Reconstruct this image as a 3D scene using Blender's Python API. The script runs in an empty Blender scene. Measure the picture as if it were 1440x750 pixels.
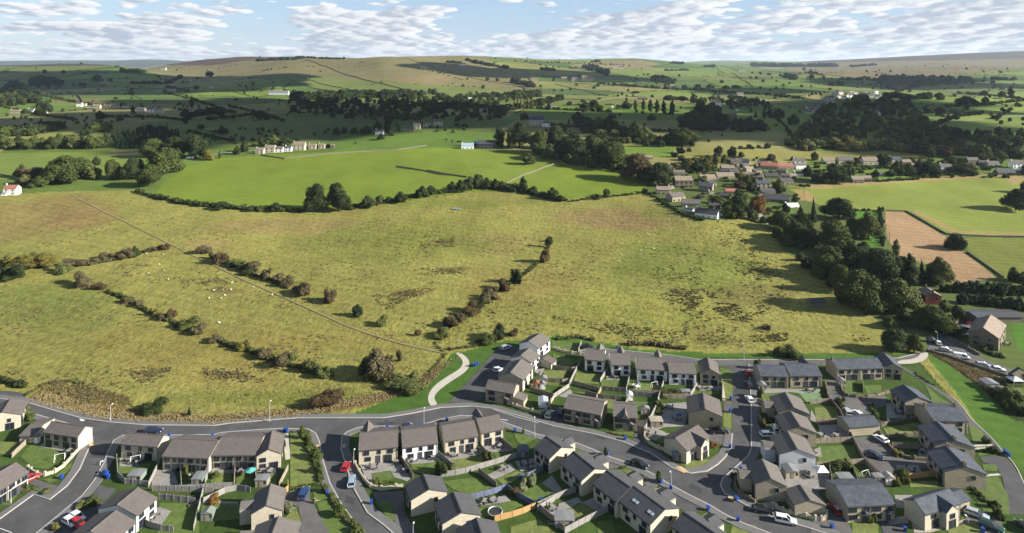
import bpy, bmesh, math, random
import numpy as np
from mathutils import Vector, Matrix
from mathutils.geometry import tessellate_polygon
random.seed(7); RNG = np.random.default_rng(7)
R = math.radians
sc = bpy.context.scene; C = sc.collection
F0, HC, CX, HY = 920.0, 100.0, 720.0, 95.0      # focal length in px of the 1440 px picture, eye height, centre column, horizon row
SH = .84                                        # overall height factor of the place

# ------------------------------------------------------------------ view regions the measurements were taken in
REG = dict(A=(0,540,3.57),B=(240,540,3.57),C=(480,540,3.57),D=(720,540,3.57),E=(960,540,3.57),F=(1140,540,3.57),
           G=(620,440,3.57),H=(860,440,3.57),I=(1140,380,3.57),J=(1040,230,3.5725),K=(840,180,4.687),L=(1080,60,3.75),
           M=(720,60,3.75),N=(360,60,3.75),O=(0,60,3.75),P=(0,230,3.572),Q=(0,400,3.572),R=(300,400,3.5725),
           S=(300,200,3.572),T=(600,200,3.572),U=(700,300,3.5725),W=(0,0,1.0))
def pz(r, x, y):
    a, b, s = REG[r]; return (a + x/s, b + y/s)
def pts(r, *xy): return [pz(r, xy[i], xy[i+1]) for i in range(0, len(xy), 2)]

# ------------------------------------------------------------------ objects and materials
def lin(c): return tuple(((v/255)/12.92 if v <= 10 else ((v/255+.055)/1.055)**2.4) for v in c)
MATS = {}
def mat(name, col, rough=.85, amt=.18, scale=.6, bump=0., bscale=3., metal=0., spec=.3, stripe=None, rnd=0., trans=0.):
    if name in MATS: return MATS[name]
    m = bpy.data.materials.new(name); m.use_nodes = True; nt = m.node_tree; N = nt.nodes; Lk = nt.links
    b = N['Principled BSDF']; b.inputs['Roughness'].default_value = rough; b.inputs['Metallic'].default_value = metal
    b.inputs['Specular IOR Level'].default_value = spec
    tc = N.new('ShaderNodeTexCoord'); co = tc.outputs['Object']
    if amt:
        n = N.new('ShaderNodeTexNoise'); n.inputs['Scale'].default_value = scale; n.inputs['Detail'].default_value = 5
        n.inputs['Roughness'].default_value = .65; Lk.new(co, n.inputs['Vector'])
        mr = N.new('ShaderNodeMapRange'); mr.inputs[1].default_value = .25; mr.inputs[2].default_value = .75
        mr.inputs[3].default_value = 1-amt; mr.inputs[4].default_value = 1+amt; Lk.new(n.outputs[0], mr.inputs[0])
        f = mr.outputs[0]
        if rnd:
            oi = N.new('ShaderNodeObjectInfo'); m2 = N.new('ShaderNodeMapRange')
            m2.inputs[3].default_value = 1-rnd; m2.inputs[4].default_value = 1+rnd; Lk.new(oi.outputs['Random'], m2.inputs[0])
            mm = N.new('ShaderNodeMath'); mm.operation = 'MULTIPLY'; Lk.new(f, mm.inputs[0]); Lk.new(m2.outputs[0], mm.inputs[1]); f = mm.outputs[0]
        if stripe:                       # courses of tiles or stones
            br = N.new('ShaderNodeTexBrick'); br.inputs['Scale'].default_value = 1; br.offset = .5
            br.inputs['Brick Width'].default_value = stripe[0]; br.inputs['Row Height'].default_value = stripe[1]
            br.inputs['Mortar Size'].default_value = stripe[2]; br.inputs['Color1'].default_value = (1,1,1,1)
            br.inputs['Color2'].default_value = (stripe[3],)*3+(1,); br.inputs['Mortar'].default_value = (stripe[4],)*3+(1,)
            if len(stripe) > 5:          # walls: use x+y and z
                sx = N.new('ShaderNodeSeparateXYZ'); Lk.new(co, sx.inputs[0]); ad = N.new('ShaderNodeMath'); Lk.new(sx.outputs[0], ad.inputs[0]); Lk.new(sx.outputs[1], ad.inputs[1])
                cb = N.new('ShaderNodeCombineXYZ'); Lk.new(ad.outputs[0], cb.inputs[0]); Lk.new(sx.outputs[2], cb.inputs[1]); Lk.new(cb.outputs[0], br.inputs['Vector'])
            else: Lk.new(co, br.inputs['Vector'])
            bw = N.new('ShaderNodeRGBToBW'); Lk.new(br.outputs['Color'], bw.inputs[0])
            mm = N.new('ShaderNodeMath'); mm.operation = 'MULTIPLY'; Lk.new(f, mm.inputs[0]); Lk.new(bw.outputs[0], mm.inputs[1]); f = mm.outputs[0]
        vm = N.new('ShaderNodeVectorMath'); vm.operation = 'SCALE'; vm.inputs[0].default_value = col[:3]; Lk.new(f, vm.inputs['Scale'])
        Lk.new(vm.outputs[0], b.inputs['Base Color'])
    else: b.inputs['Base Color'].default_value = (*col[:3], 1)
    if bump:
        n2 = N.new('ShaderNodeTexNoise'); n2.inputs['Scale'].default_value = bscale; n2.inputs['Detail'].default_value = 4; Lk.new(co, n2.inputs['Vector'])
        bp = N.new('ShaderNodeBump'); bp.inputs['Strength'].default_value = 1; bp.inputs['Distance'].default_value = bump
        Lk.new(n2.outputs[0], bp.inputs['Height']); Lk.new(bp.outputs[0], b.inputs['Normal'])
    MATS[name] = m; return m

class MB:
    def __init__(s): s.v = []; s.f = []; s.m = []
    def add(s, vs, fs, mi=0):
        o = len(s.v); s.v += [tuple(v) for v in vs]; s.f += [tuple(i+o for i in f) for f in fs]; s.m += [mi]*len(fs); return s
    def box(s, x0, x1, y0, y1, z0, z1, mi=0):
        return s.add([(x0,y0,z0),(x1,y0,z0),(x1,y1,z0),(x0,y1,z0),(x0,y0,z1),(x1,y0,z1),(x1,y1,z1),(x0,y1,z1)],
              [(0,3,2,1),(4,5,6,7),(0,1,5,4),(1,2,6,5),(2,3,7,6),(3,0,4,7)], mi)
    def tube(s, a, b, r0, r1, n=8, mi=0):
        a = Vector(a); b = Vector(b); d = (b-a).normalized(); q = d.to_track_quat('Z','Y')
        vs = []
        for p, r in ((a,r0),(b,r1)):
            for k in range(n): t = 2*math.pi*k/n; vs.append(p + q @ Vector((r*math.cos(t), r*math.sin(t), 0)))
        fs = [(k,(k+1)%n,n+(k+1)%n,n+k) for k in range(n)]+[tuple(range(n-1,-1,-1)), tuple(range(n,2*n))]
        return s.add(vs, fs, mi)
    def prism(s, poly, y0, y1, mi=0, axis='y'):           # polygon in (a, z) swept along an axis
        n = len(poly)
        if axis == 'y': vs = [(a,y0,z) for a,z in poly]+[(a,y1,z) for a,z in poly]; 
        else: vs = [(y0,-a,z) for a,z in poly]+[(y1,-a,z) for a,z in poly]
        fs = [(k,(k+1)%n,n+(k+1)%n,n+k)[::-1] for k in range(n)]+[tuple(range(n)), tuple(range(2*n-1,n-1,-1))]
        return s.add(vs, fs, mi)
    def mesh(s, name, mats, smooth=False):
        me = bpy.data.meshes.new(name); me.from_pydata(s.v, [], s.f)
        if not isinstance(mats, (list, tuple)): mats = [mats]
        for m in mats: me.materials.append(m)
        if any(s.m): me.polygons.foreach_set('material_index', s.m)
        if smooth: me.polygons.foreach_set('use_smooth', [True]*len(s.f))
        me.update(); return me
    def build(s, name, mats, parent=None, smooth=False): return link(name, s.mesh(name, mats, smooth), parent)
def link(name, me, parent=None):
    o = bpy.data.objects.new(name, me); C.objects.link(o)
    if parent is not None: o.parent = parent
    return o
def tag(o, label=None, cat=None, group=None, kind=None):
    if label: o['label'] = label
    if cat: o['category'] = cat
    if group: o['group'] = group
    if kind: o['kind'] = kind
    return o
def empty(name, loc, rz=0):
    o = bpy.data.objects.new(name, None); C.objects.link(o); o.location = loc; o.rotation_euler = (0,0,rz); o.empty_display_size = .5; return o
CHUNK = {}
def reg(o, px, group, adj, noun, cat, place):
    CHUNK.setdefault(group, []).append((px, o, adj, noun, cat, place)); return o
ORD = 'first second third fourth fifth sixth seventh eighth ninth tenth eleventh twelfth thirteenth fourteenth fifteenth sixteenth seventeenth eighteenth nineteenth'.split()
TENS = {2:'twenty',3:'thirty',4:'forty',5:'fifty',6:'sixty',7:'seventy',8:'eighty',9:'ninety'}
def ordn(k):
    if k <= 19: return ORD[k-1]
    t, u = divmod(k, 10)
    return TENS[t][:-1]+'ieth' if u == 0 else TENS[t]+'-'+ORD[u-1]
def finish_labels():
    for g, L in CHUNK.items():
        L.sort(key=lambda a: a[0]); n = len(L)
        for k, (px, o, adj, noun, cat, place) in enumerate(L):
            if n == 1 or n > 70: lab = f'{adj} {noun} {place}'
            else:
                q = 'leftmost' if k == 0 else 'rightmost' if k == n-1 else ordn(k+1)+' from left'
                lab = f'{adj} {noun}, {q} of those {place}'
                if len(lab.split()) > 16: lab = f'{adj} {noun}, {q} {place}'
            tag(o, ' '.join(lab.split()), cat, g if n > 1 else None)

# ------------------------------------------------------------------ the lie of the land
NY = np.array([60,250,320,450,600,800,1200,1800,3000,5000,8000,14000,15000.])
XC = np.array([-900,-300,0,100,160,205,250,300,350,400,450,500,540,600,640,700,760,800,850,900,1000,1070,1100,1200,1300,1440,1740,2400.])
y1800 = [128,128,128,128,128,128,130,133,135,135,135,135,135,135,135,135,134,134,132,130,130,130,130,133,135,135,135,135]
y3000 = [98,98,96,93,92,99,100,97,92,87,84.5,82,79,80,83,90,94,97,99,100,104,106,106,108,108,106,106,106]
y5000 = [98,98,98,99,99,98,90,83,79.5,80.5,82,85,86,83,82,84,86,86,85.5,85,93,96,96,95,93,92,92,92]
y8000 = [99,99,99,99,100,100,98,97,96,96,96,96,96,96,96,95,94,93,92,92,92,88.5,88,84,78.5,72,68,68]
y14000= [86,86,86,85,85.5,83.5,85,90,94,96,97,97,97,97,97,96,96,96,96,92,85.5,86,88,90,90,88,88,88]
near = [0,0,2,12,24,34,40]
du = 1.66/1000
US = np.concatenate([np.linspace(-2.6,-.83,40)[:-1], np.arange(-.83,.83,du), np.linspace(.83,2.6,40)])
YS = [60.]
while YS[-1] < 15000: YS.append(YS[-1]*1.0058)
YS = np.array(YS)
PX = CX + US*F0
Zn = []
for i, Y in enumerate(NY):
    if i < 7: Zn.append(np.full(len(US), float(near[i])))
    else:
        row = {1800:y1800,3000:y3000,5000:y5000,8000:y8000,14000:y14000}.get(int(Y), [v+10 for v in y14000])
        Zn.append(HC - (np.interp(PX, XC, row)-HY)*Y/F0)
Zn = np.array(Zn).T                                # nu x nodes
def pchip(xn, yn, x):
    h = np.diff(xn); d = np.diff(yn, axis=1)/h
    m = np.zeros_like(yn)
    s = (np.sign(d[:, :-1]) == np.sign(d[:, 1:]))
    w1 = 2*h[1:]+h[:-1]; w2 = h[1:]+2*h[:-1]
    with np.errstate(divide='ignore', invalid='ignore'):
        hm = (w1+w2)/(w1/d[:, :-1]+w2/d[:, 1:])
    m[:, 1:-1] = np.where(s, np.nan_to_num(hm), 0)
    k = np.clip(np.searchsorted(xn, x)-1, 0, len(h)-1); t = (x-xn[k])/h[k]
    h00 = 2*t**3-3*t**2+1; h10 = t**3-2*t**2+t; h01 = -2*t**3+3*t**2; h11 = t**3-t**2
    return h00*yn[:, k]+h10*h[k]*m[:, k]+h01*yn[:, k+1]+h11*h[k]*m[:, k+1]
ZG = pchip(NY, Zn, YS)
kern = np.exp(-np.linspace(-2,2,41)**2); kern /= kern.sum()
core = slice(39, len(US)-40)
ZP = np.pad(ZG[core], ((20,20),(0,0)), mode='edge')
sm = sum(kern[j]*ZP[j:j+ZG[core].shape[0]] for j in range(41)); ZG[core] = sm
def vnoise(X, Y, s, seed=0):                        # value noise in world metres
    x = X/s; y = Y/s; xi = np.floor(x).astype(np.int64); yi = np.floor(y).astype(np.int64); fx = x-xi; fy = y-yi
    fx = fx*fx*(3-2*fx); fy = fy*fy*(3-2*fy)
    def hsh(a, b):
        n = (a*374761393+b*668265263+seed*1442695041) & 0xffffffff; n = ((n ^ (n >> 13))*1274126177) & 0xffffffff
        return ((n ^ (n >> 16)) & 0xffff)/65535.
    return (hsh(xi,yi)*(1-fx)+hsh(xi+1,yi)*fx)*(1-fy)+(hsh(xi,yi+1)*(1-fx)+hsh(xi+1,yi+1)*fx)*fy
XX = US[:, None]*YS[None, :]; YY = np.repeat(YS[None, :], len(US), 0)
amp = np.clip((YY-300)/900, 0, 1)
ZG += amp*((vnoise(XX,YY,420,1)-.5)*9 + (vnoise(XX,YY,160,2)-.5)*5) * np.clip(1.5-YY/9000, .4, 1)
ZG += np.clip((YY-1300)/900,0,1)*np.clip((7500-YY)/2500,0,1)*((vnoise(XX,YY,700,71)-.5)*26+(vnoise(XX,YY,310,72)-.5)*15)
ZG += np.clip((YY-255)/80,0,1)*(1-np.clip((YY-700)/300,0,1))*((vnoise(XX,YY,60,3)-.5)*2.2+(vnoise(XX,YY,18,4)-.5)*.7)
# a knoll at the foot of the village
ZG += 5*np.exp(-(((XX-115)/32)**2+((YY-395)/26)**2))
def column(px):
    u = (px-CX)/F0; i = int(np.clip(np.searchsorted(US, u)-1, 0, len(US)-2)); t = (u-US[i])/(US[i+1]-US[i])
    return u, ZG[i]*(1-t)+ZG[i+1]*t
def hit(px, py, h=0.):
    """the point of the land (h metres above it) behind a measured pixel"""
    u, z = column(px); s = (py-HY)/F0
    ray = HC - s*YS; g = z+h; w = np.where(ray <= g)[0]
    if len(w) == 0: j = len(YS)-1; Y = YS[j]
    elif w[0] == 0: Y = (HC-h)/max(s,1e-6); 
    else:
        j = w[0]; a = ray[j-1]-g[j-1]; b = ray[j]-g[j]; t = a/(a-b); Y = YS[j-1]+t*(YS[j]-YS[j-1])
    zz = float(np.interp(Y, YS, z))
    return Vector((u*Y, Y, zz))
def zat(X, Y):
    if Y < 60: return 0.
    _, z = column(CX+F0*X/Y); return float(np.interp(Y, YS, z))
def mpp(p): return p.y/F0                           # metres per picture pixel at a point
def topx(X, Y, Z=0): return CX+F0*X/Y, HY+F0*(HC-Z)/Y

# colours of the land
SCR_X = CX+F0*XX/YY; SCR_Y = HY+F0*(HC-ZG)/YY
wx = (vnoise(XX,YY,30,11)-.5)*.9; wy = (vnoise(XX,YY,30,12)-.5)*.5
def inpoly(poly, px, py):
    r = np.zeros(px.shape, bool); n = len(poly); x0, y0 = poly[-1]
    for x1, y1 in poly:
        if y1 != y0:
            c = ((y1 > py) != (y0 > py)) & (px < (x0-x1)*(py-y1)/(y0-y1)+x1); r ^= c
        x0, y0 = x1, y1
    return r
KA = .50
COL = np.zeros(XX.shape+(3,), np.float32); RGH = np.zeros(XX.shape, np.float32)
# far farmland: irregular fields
cell = np.where(YY > 2600, 420., 230.)
jx = XX + 40*(vnoise(XX,YY,300,21)-.5); jy = YY + 60*(vnoise(XX,YY,300,22)-.5)
best = np.full(XX.shape, 1e9); bid = np.zeros(XX.shape, np.int64)
gx = np.floor(jx/cell).astype(np.int64); gy = np.floor(jy/(cell*1.25)).astype(np.int64)
for ax in (-1,0,1):
    for ay in (-1,0,1):
        cx = gx+ax; cy = gy+ay; n = (cx*73856093 ^ cy*19349663) & 0xffffff
        rx = ((n*2654435761) & 0xffff)/65535.; ry = ((n*40503+12345) & 0xffff)/65535.
        d = ((cx+.15+.7*rx)*cell-jx)**2+(((cy+.15+.7*ry)*cell*1.25-jy)*.85)**2
        b = d < best; best = np.where(b, d, best); bid = np.where(b, n, bid)
pal = np.array([lin(c) for c in [(122,148,66),(106,132,62),(140,160,74),(98,122,62),(150,152,84),(128,138,72),(116,142,60),(162,158,98),(110,126,66),(134,156,66)]])
COL[:] = pal[(bid >> 5) % len(pal)]
eb = np.zeros(XX.shape, bool); eb[:-1,:-1] = (bid[:-1,:-1] != bid[1:,:-1]) | (bid[:-1,:-1] != bid[:-1,1:])
eb[1:] |= eb[:-1]
COL[eb & (YY > 900) & (vnoise(XX,YY,150,77) > .3)] *= .3
EDGE = eb
def paint(col, poly, soft=1.5, rough=None, alpha=1.):
    global COL
    m = inpoly(poly, SCR_X+wx*soft*4, SCR_Y+wy*soft*3)
    c = np.array(lin(col))
    COL[m] = COL[m]*(1-alpha)+c*alpha
    if rough is not None: RGH[m] = rough
def blotch(col, cx, cy, rx, ry, alpha=.8, seed=5):
    d = ((SCR_X-cx)/rx)**2+((SCR_Y-cy)/ry)**2
    n = vnoise(XX,YY,22,seed)*.6+vnoise(XX,YY,7,seed+1)*.4
    a = np.clip((1-d)*1.6+(n-.5)*2.2, 0, 1)*alpha*(d < 2.2)
    c = np.array(lin(col)); COL[:] = COL*(1-a[..., None])+c*a[..., None]
# moors and hills far off
paint((150,142,96), [(200,97),(230,60),(560,60),(660,60),(700,95),(760,108),(750,126),(640,130),(520,116),(430,108),(330,108),(240,112)],2,.5)
paint((138,150,80), [(420,104),(500,112),(640,122),(760,128),(760,140),(560,136),(440,124),(380,110)],2,.3)
paint((112,90,74), [(225,92),(270,84),(340,60),(500,60),(400,84),(340,86),(300,92)],1,.5)
paint((160,142,104), [(550,108),(600,106),(640,112),(620,118),(560,116)],2,.5)
paint((104,92,80), [(1060,85),(1200,60),(1440,40),(1900,30),(1900,88),(1440,86),(1250,88),(1150,89)],1,.5)
paint((146,134,98), [(1090,92),(1200,87),(1330,85),(1440,82),(1900,85),(1900,100),(1440,96),(1340,106),(1210,110),(1120,102)],1,.6)
paint((156,146,104), [(800,92),(860,84),(900,84),(930,90),(900,97),(820,98)],1,.5)
paint((172,160,104), [(1130,134),(1150,130),(1155,142),(1140,144)],1,.5)
paint((94,96,84), [(-400,60),(0,60),(60,85),(240,80),(262,88),(200,95),(160,92.5),(0,94)],0,.2)
blotch((150,132,92), 120,143,50,6,.8); blotch((150,128,92), 190,150,60,5,.8)
# named fields
NEARF = [(-500,290),(0,275),(60,270),(190,268),(215,275),(330,292),(430,297),(500,290),(600,278),(660,270),(700,268),(790,281),(880,272),(905,271),(960,300),(1010,312),(1050,306),(1080,320),(1100,350),(1170,400),(1230,450),(1300,500),(1440,640),(2400,900),(2400,3000),(-2400,3000),(-1600,500)]
paint((136,156,56), [(215,275),(255,238),(300,224),(350,219),(470,212),(620,207),(700,210),(760,215),(880,225),(912,255),(905,272),(880,273),(790,282),(700,266),(600,277),(500,290),(430,297),(330,292)],.6,.12)
paint((142,160,64), [(640,212),(700,209),(760,216),(800,225),(790,243),(735,262),(700,262),(660,240)],.6,.12)
paint((134,154,72), [(-300,218),(80,213),(170,215),(195,225),(165,246),(0,252),(-300,256)],.6,.15)
paint((118,140,66), [(-300,256),(0,252),(100,256),(215,252),(235,250),(215,276),(190,270),(60,272),(-300,280)],.6,.3)
paint((110,132,58), [(0,215),(40,196),(300,206),(440,200),(560,196),(640,206),(470,213),(300,222),(230,226),(170,214)],1,.2)
paint((168,158,104), [(155,213),(200,210),(200,220),(160,220)],1,.4)
paint((112,140,58), [(480,188),(640,184),(700,186),(700,206),(560,206),(470,212)],1,.2)
paint((130,156,62), [(858,204),(950,206),(942,222),(885,219)],.6,.15)
paint((158,154,84), [(942,224),(970,209),(1010,211),(1320,214),(1300,224),(1070,226)],.6,.35)
paint((152,164,76), [(1110,266),(1220,258),(1300,252),(1410,244),(1440,250),(1700,262),(1700,345),(1440,333),(1340,330),(1290,312),(1240,296),(1170,294),(1130,280)],.5,.25)
paint((182,160,106), [(1105,262),(1220,256),(1340,248),(1415,243),(1445,250),(1425,262),(1410,249),(1300,255),(1150,266)],.8,.4)
paint((184,158,106), [(1115,268),(1135,268),(1150,284),(1125,282)],1,.4)
paint((192,160,120), [(1244,297),(1275,299),(1331,334),(1401,391),(1342,400),(1306,372),(1264,361),(1247,336)],.4,.45)
paint((180,160,104), [(1282,298),(1340,328),(1440,332),(1700,345),(1700,340),(1440,328),(1345,324),(1290,296)],.4,.4)
paint((138,146,70), [(1340,334),(1440,335),(1700,350),(1700,440),(1470,430),(1410,394)],.6,.5)
paint((112,134,60), [(1275,299),(1283,299),(1345,336),(1412,392),(1401,391),(1331,334)],.4,.4)
paint((100,146,52), [(1202,297),(1233,297),(1236,348),(1215,346)],.3,.15)
paint((112,148,60), [(1075,290),(1110,288),(1118,300),(1080,304)],.6,.2)
paint((150,166,78), [(1300,171),(1350,161),(1440,149),(1700,140),(1700,148),(1440,155),(1350,171),(1305,178)],.8,.2)
paint((148,164,80), [(1320,144),(1370,136),(1440,129),(1700,120),(1700,130),(1440,138),(1380,144),(1340,148)],.8,.2)
paint((166,162,86), NEARF,.8,1.)
paint((100,138,56), [(1300,498),(1330,494),(1440,575),(1700,760),(1700,900),(1440,760),(1400,640),(1350,560)],.5,.3)
paint((100,146,52), pts('I',1000,262,1071,250,1120,250,1120,420,1040,400,1015,330),.3,.15)
for a in [((170,152,84),620,540,1,1,0,3),((150,158,70),600,330,150,30,.4,61),((176,158,84),330,510,160,40,.5,62),((150,156,66),880,440,160,30,.35,63),((166,146,92),40,310,110,28,.75,31),((160,132,86),110,300,70,30,.6,33),((172,150,98),380,318,110,12,.6,35),((170,150,96),470,312,60,8,.6,36),
          ((176,152,100),850,305,70,16,.85,37),((172,146,98),900,316,70,10,.8,38),((164,148,92),700,345,60,18,.55,39),((172,148,96),300,345,40,12,.6,40),
          ((128,146,68),80,430,110,40,.6,41),((122,142,60),960,380,130,45,.55,42),((124,146,58),650,285,120,9,.5,43),((160,148,76),250,480,170,40,.5,44),
          ((120,112,66),1060,415,70,18,.5,45),((118,106,64),1140,340,30,40,.45,46),((126,138,58),380,560,200,10,.6,47),((164,150,80),480,480,120,20,.5,48),
          ((122,112,64),1010,480,60,8,.5,49),((124,140,60),560,350,160,30,.35,50),((120,106,58),620,340,22,3,.8,51),((120,104,60),640,378,28,3,.7,52),((126,104,64),575,412,40,6,.7,53),
          ((128,108,66),320,410,30,6,.6,54),((164,146,84),730,400,90,30,.45,55),((134,116,70),1060,300,50,12,.5,56),((120,132,60),30,360,80,14,.5,57)]: blotch(*a)
paint((142,120,72), [(36,562),(60,545),(120,560),(180,572),(300,585),(420,578),(560,548),(600,522),(640,498),(656,494),(600,548),(540,566),(420,589),(300,600),(154,595),(70,577)],1,1.)
paint((112,100,60), [(60,545),(120,540),(180,556),(190,572),(120,562)],2,1.)
paint((92,126,52), [(480,588),(545,562),(592,545),(612,528),(634,498),(662,492),(700,480),(740,478),(760,490),(700,520),(640,572),(600,580),(560,586)],.4,.3)
paint((92,128,52), [(780,470),(900,492),(1030,498),(1300,498),(1300,503),(1030,507),(880,500),(760,482)],.6,.5)
# the estate's own soil and turf (everything else there is laid on top)
paint((84,108,50), [(-600,566),(40,566),(110,590),(200,601),(330,600),(420,590),(540,589),(640,575),(700,486),(820,488),(900,500),(1290,506),(1345,570),(1440,665),(2400,1000),(2400,3000),(-2400,3000)],0,.4)
paint((168,148,92), pts('I',590,415,640,425,980,545,870,602,760,520,690,470),.5,.8)
paint((74,88,44), pts('I',860,560,1010,545,1200,640,1200,800,1010,750,900,640),.6,.6)
COL *= KA
COL *= (1+.10*(vnoise(XX,YY,90,61)-.5)+.12*(vnoise(XX,YY,35,62)-.5))[..., None]

BID = bid
nu, nyv = XX.shape
me = bpy.data.meshes.new('ground'); nv = nu*nyv
me.vertices.add(nv); me.vertices.foreach_set('co', np.stack([XX,YY,ZG],-1).astype(np.float32).ravel())
ii = (np.arange(nu-1)[:, None]*nyv+np.arange(nyv-1)[None, :]).ravel()
q = np.stack([ii, ii+nyv, ii+nyv+1, ii+1],-1).astype(np.int32)
me.loops.add(q.size); me.loops.foreach_set('vertex_index', q.ravel()); me.polygons.add(len(q)); me.polygons.foreach_set('loop_start', np.arange(0,q.size,4,dtype=np.int32))
me.polygons.foreach_set('use_smooth', np.ones(len(q), bool)); me.update(calc_edges=True)
at = me.attributes.new('turf','FLOAT_COLOR','POINT'); at.data.foreach_set('color', np.concatenate([COL, RGH[..., None]],-1).astype(np.float32).ravel())
gm = bpy.data.materials.new('land'); gm.use_nodes = True; nt = gm.node_tree; N = nt.nodes; Lk = nt.links; bs = N['Principled BSDF']
bs.inputs['Roughness'].default_value = .95; bs.inputs['Specular IOR Level'].default_value = .1
def nd(t, **k):
    n = N.new(t)
    for a, b in k.items():
        if a.startswith('i'): n.inputs[int(a[1:])].default_value = b
        else: setattr(n, a, b)
    return n
at = nd('ShaderNodeAttribute', attribute_name='turf'); tc = nd('ShaderNodeTexCoord')
mp = nd('ShaderNodeMapping'); mp.inputs['Scale'].default_value = (1,.6,1); mp.inputs['Rotation'].default_value = (0,0,R(12)); Lk.new(tc.outputs['Object'], mp.inputs[0])
def noi(s, d, r=.6, src=None):
    n = nd('ShaderNodeTexNoise'); n.inputs['Scale'].default_value = s; n.inputs['Detail'].default_value = d; n.inputs['Roughness'].default_value = r
    Lk.new(src or tc.outputs['Object'], n.inputs['Vector']); return n.outputs[0]
def mrange(src, a, b, c, d):
    n = nd('ShaderNodeMapRange', i1=a, i2=b, i3=c, i4=d); Lk.new(src, n.inputs[0]); return n.outputs[0]
def mth(op, a, b):
    n = nd('ShaderNodeMath', operation=op)
    for k, v in enumerate((a,b)):
        if isinstance(v, (int,float)): n.inputs[k].default_value = v
        else: Lk.new(v, n.inputs[k])
    return n.outputs[0]
n1 = mrange(noi(.62,7,.72,mp.outputs[0]),.34,.66,-1,1); n2 = mrange(noi(.09,4,.6,mp.outputs[0]),.3,.7,-1,1); n3 = mrange(noi(.02,5,.65),.3,.7,-1,1)
rg = at.outputs['Alpha']
v = mth('ADD', 1.0, mth('MULTIPLY', n1, mth('ADD', .05, mth('MULTIPLY', rg, .25))))
v = mth('ADD', v, mth('MULTIPLY', n2, mth('ADD', .05, mth('MULTIPLY', rg, .10)))); v = mth('ADD', v, mth('MULTIPLY', n3, .07))
mp2 = nd('ShaderNodeMapping'); mp2.inputs['Rotation'].default_value = (0,0,R(-68)); Lk.new(tc.outputs['Object'], mp2.inputs[0])
wv = nd('ShaderNodeTexWave', wave_type='BANDS'); wv.inputs['Scale'].default_value = .052; wv.inputs['Distortion'].default_value = 2.2; wv.inputs['Detail'].default_value = 3; wv.inputs['Detail Scale'].default_value = .25; Lk.new(mp2.outputs[0], wv.inputs['Vector'])
v = mth('ADD', v, mth('MULTIPLY', mrange(wv.outputs['Fac'],0,1,-1,1), .055))
v = mth('ADD', v, mth('MULTIPLY', mrange(noi(.006,4,.6),.35,.65,-1,1), .10))
vs = nd('ShaderNodeVectorMath', operation='SCALE'); Lk.new(at.outputs['Color'], vs.inputs[0]); Lk.new(v, vs.inputs['Scale'])
mx = nd('ShaderNodeMix', data_type='RGBA', blend_type='MULTIPLY'); mx.inputs[7].default_value = (1.15,.93,.95,1)
Lk.new(mth('MULTIPLY', mth('MULTIPLY', mrange(noi(.16,4,.6),.5,.72,0,1), rg), .3), mx.inputs[0]); Lk.new(vs.outputs[0], mx.inputs[6]); Lk.new(mx.outputs[2], bs.inputs['Base Color'])
bp = nd('ShaderNodeBump'); bp.inputs['Distance'].default_value = .55; Lk.new(mth('MULTIPLY', noi(.5,5,.62,mp.outputs[0]), mth('ADD',.1,rg)), bp.inputs['Height']); bp.inputs['Strength'].default_value = .8
Lk.new(bp.outputs[0], bs.inputs['Normal'])
me.materials.append(gm); g = link('ground', me); tag(g, kind='structure')
# ------------------------------------------------------------------ laid surfaces
A_ = lambda *c: tuple(v for v in c)
M_TAR = mat('asphalt', (.068,.066,.067), .9, .34, .16, .01, 6); M_TAR2 = mat('asphalt worn', (.098,.092,.088), .9, .32, .2, .01, 6)
M_PAVE = mat('pavement', (.125,.122,.12), .9, .15, .5); M_KERB = mat('kerbstone', (.36,.34,.31), .8, .15, 1)
M_LAWN = mat('lawn turf', (.080,.118,.024), .95, .34, .55, .1, 1.6); M_LAWN2 = mat('lawn turf pale', (.122,.145,.036), .95, .36, .6, .1, 1.6)
M_ARTI = mat('artificial turf', (.13,.20,.09), .9, .1, 1)
M_FLAG = mat('patio flags', (.26,.245,.225), .85, .22, .5, stripe=(.9,.6,.05,.9,.6)); M_GRAV = mat('gravel', (.30,.27,.21), .9, .25, 1.2)
M_PATH = mat('pale path', (.40,.37,.31), .9, .12, .5); M_PAINT = mat('road paint', (.62,.62,.60), .7, .15, 2)
M_SOIL = mat('soil bed', (.10,.085,.05), .95, .4, .8, .15, 1.5); M_TRACK = mat('trodden track', (.22,.18,.09), .95, .25, .6)
SHEETN = [0]
def sheet(name, m, poly, z, kind='structure', thick=0, smooth=0):
    """a surface lying z metres above the flat estate ground; poly in picture pixels traced on the ground"""
    if smooth:
        for _ in range(smooth):
            n = len(poly); q = []
            for i in range(n):
                a = poly[i]; b = poly[(i+1) % n]; q += [(a[0]*.75+b[0]*.25, a[1]*.75+b[1]*.25), (a[0]*.25+b[0]*.75, a[1]*.25+b[1]*.75)]
            poly = q
    SHEETN[0] += 1; z += (SHEETN[0] % 45)*.0011
    P = []
    for x, y in poly:
        s = (y-HY)/F0; Y = HC/s; P.append(Vector(((x-CX)/F0*Y, Y, z)))
    tris = tessellate_polygon([P]); mb = MB()
    fs = []
    for t in tris:
        a, b, c = (P[i] for i in t); 
        if (b-a).cross(c-a).z < 0: t = t[::-1]
        fs.append(tuple(t))
    mb.add(P, fs)
    if thick:
        n = len(P); lo = [p-Vector((0,0,thick)) for p in P]; mb.add(P+lo, [(i,(i+1)%n,n+(i+1)%n,n+i) for i in range(n)])
    o = mb.build(name, m); tag(o, kind=kind); return o
def smoothline(P, k=2):
    for _ in range(k):
        q = [P[0]]
        for a, b in zip(P, P[1:]): q += [a*.75+b*.25, a*.25+b*.75]
        q.append(P[-1]); P = q
    return P
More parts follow.
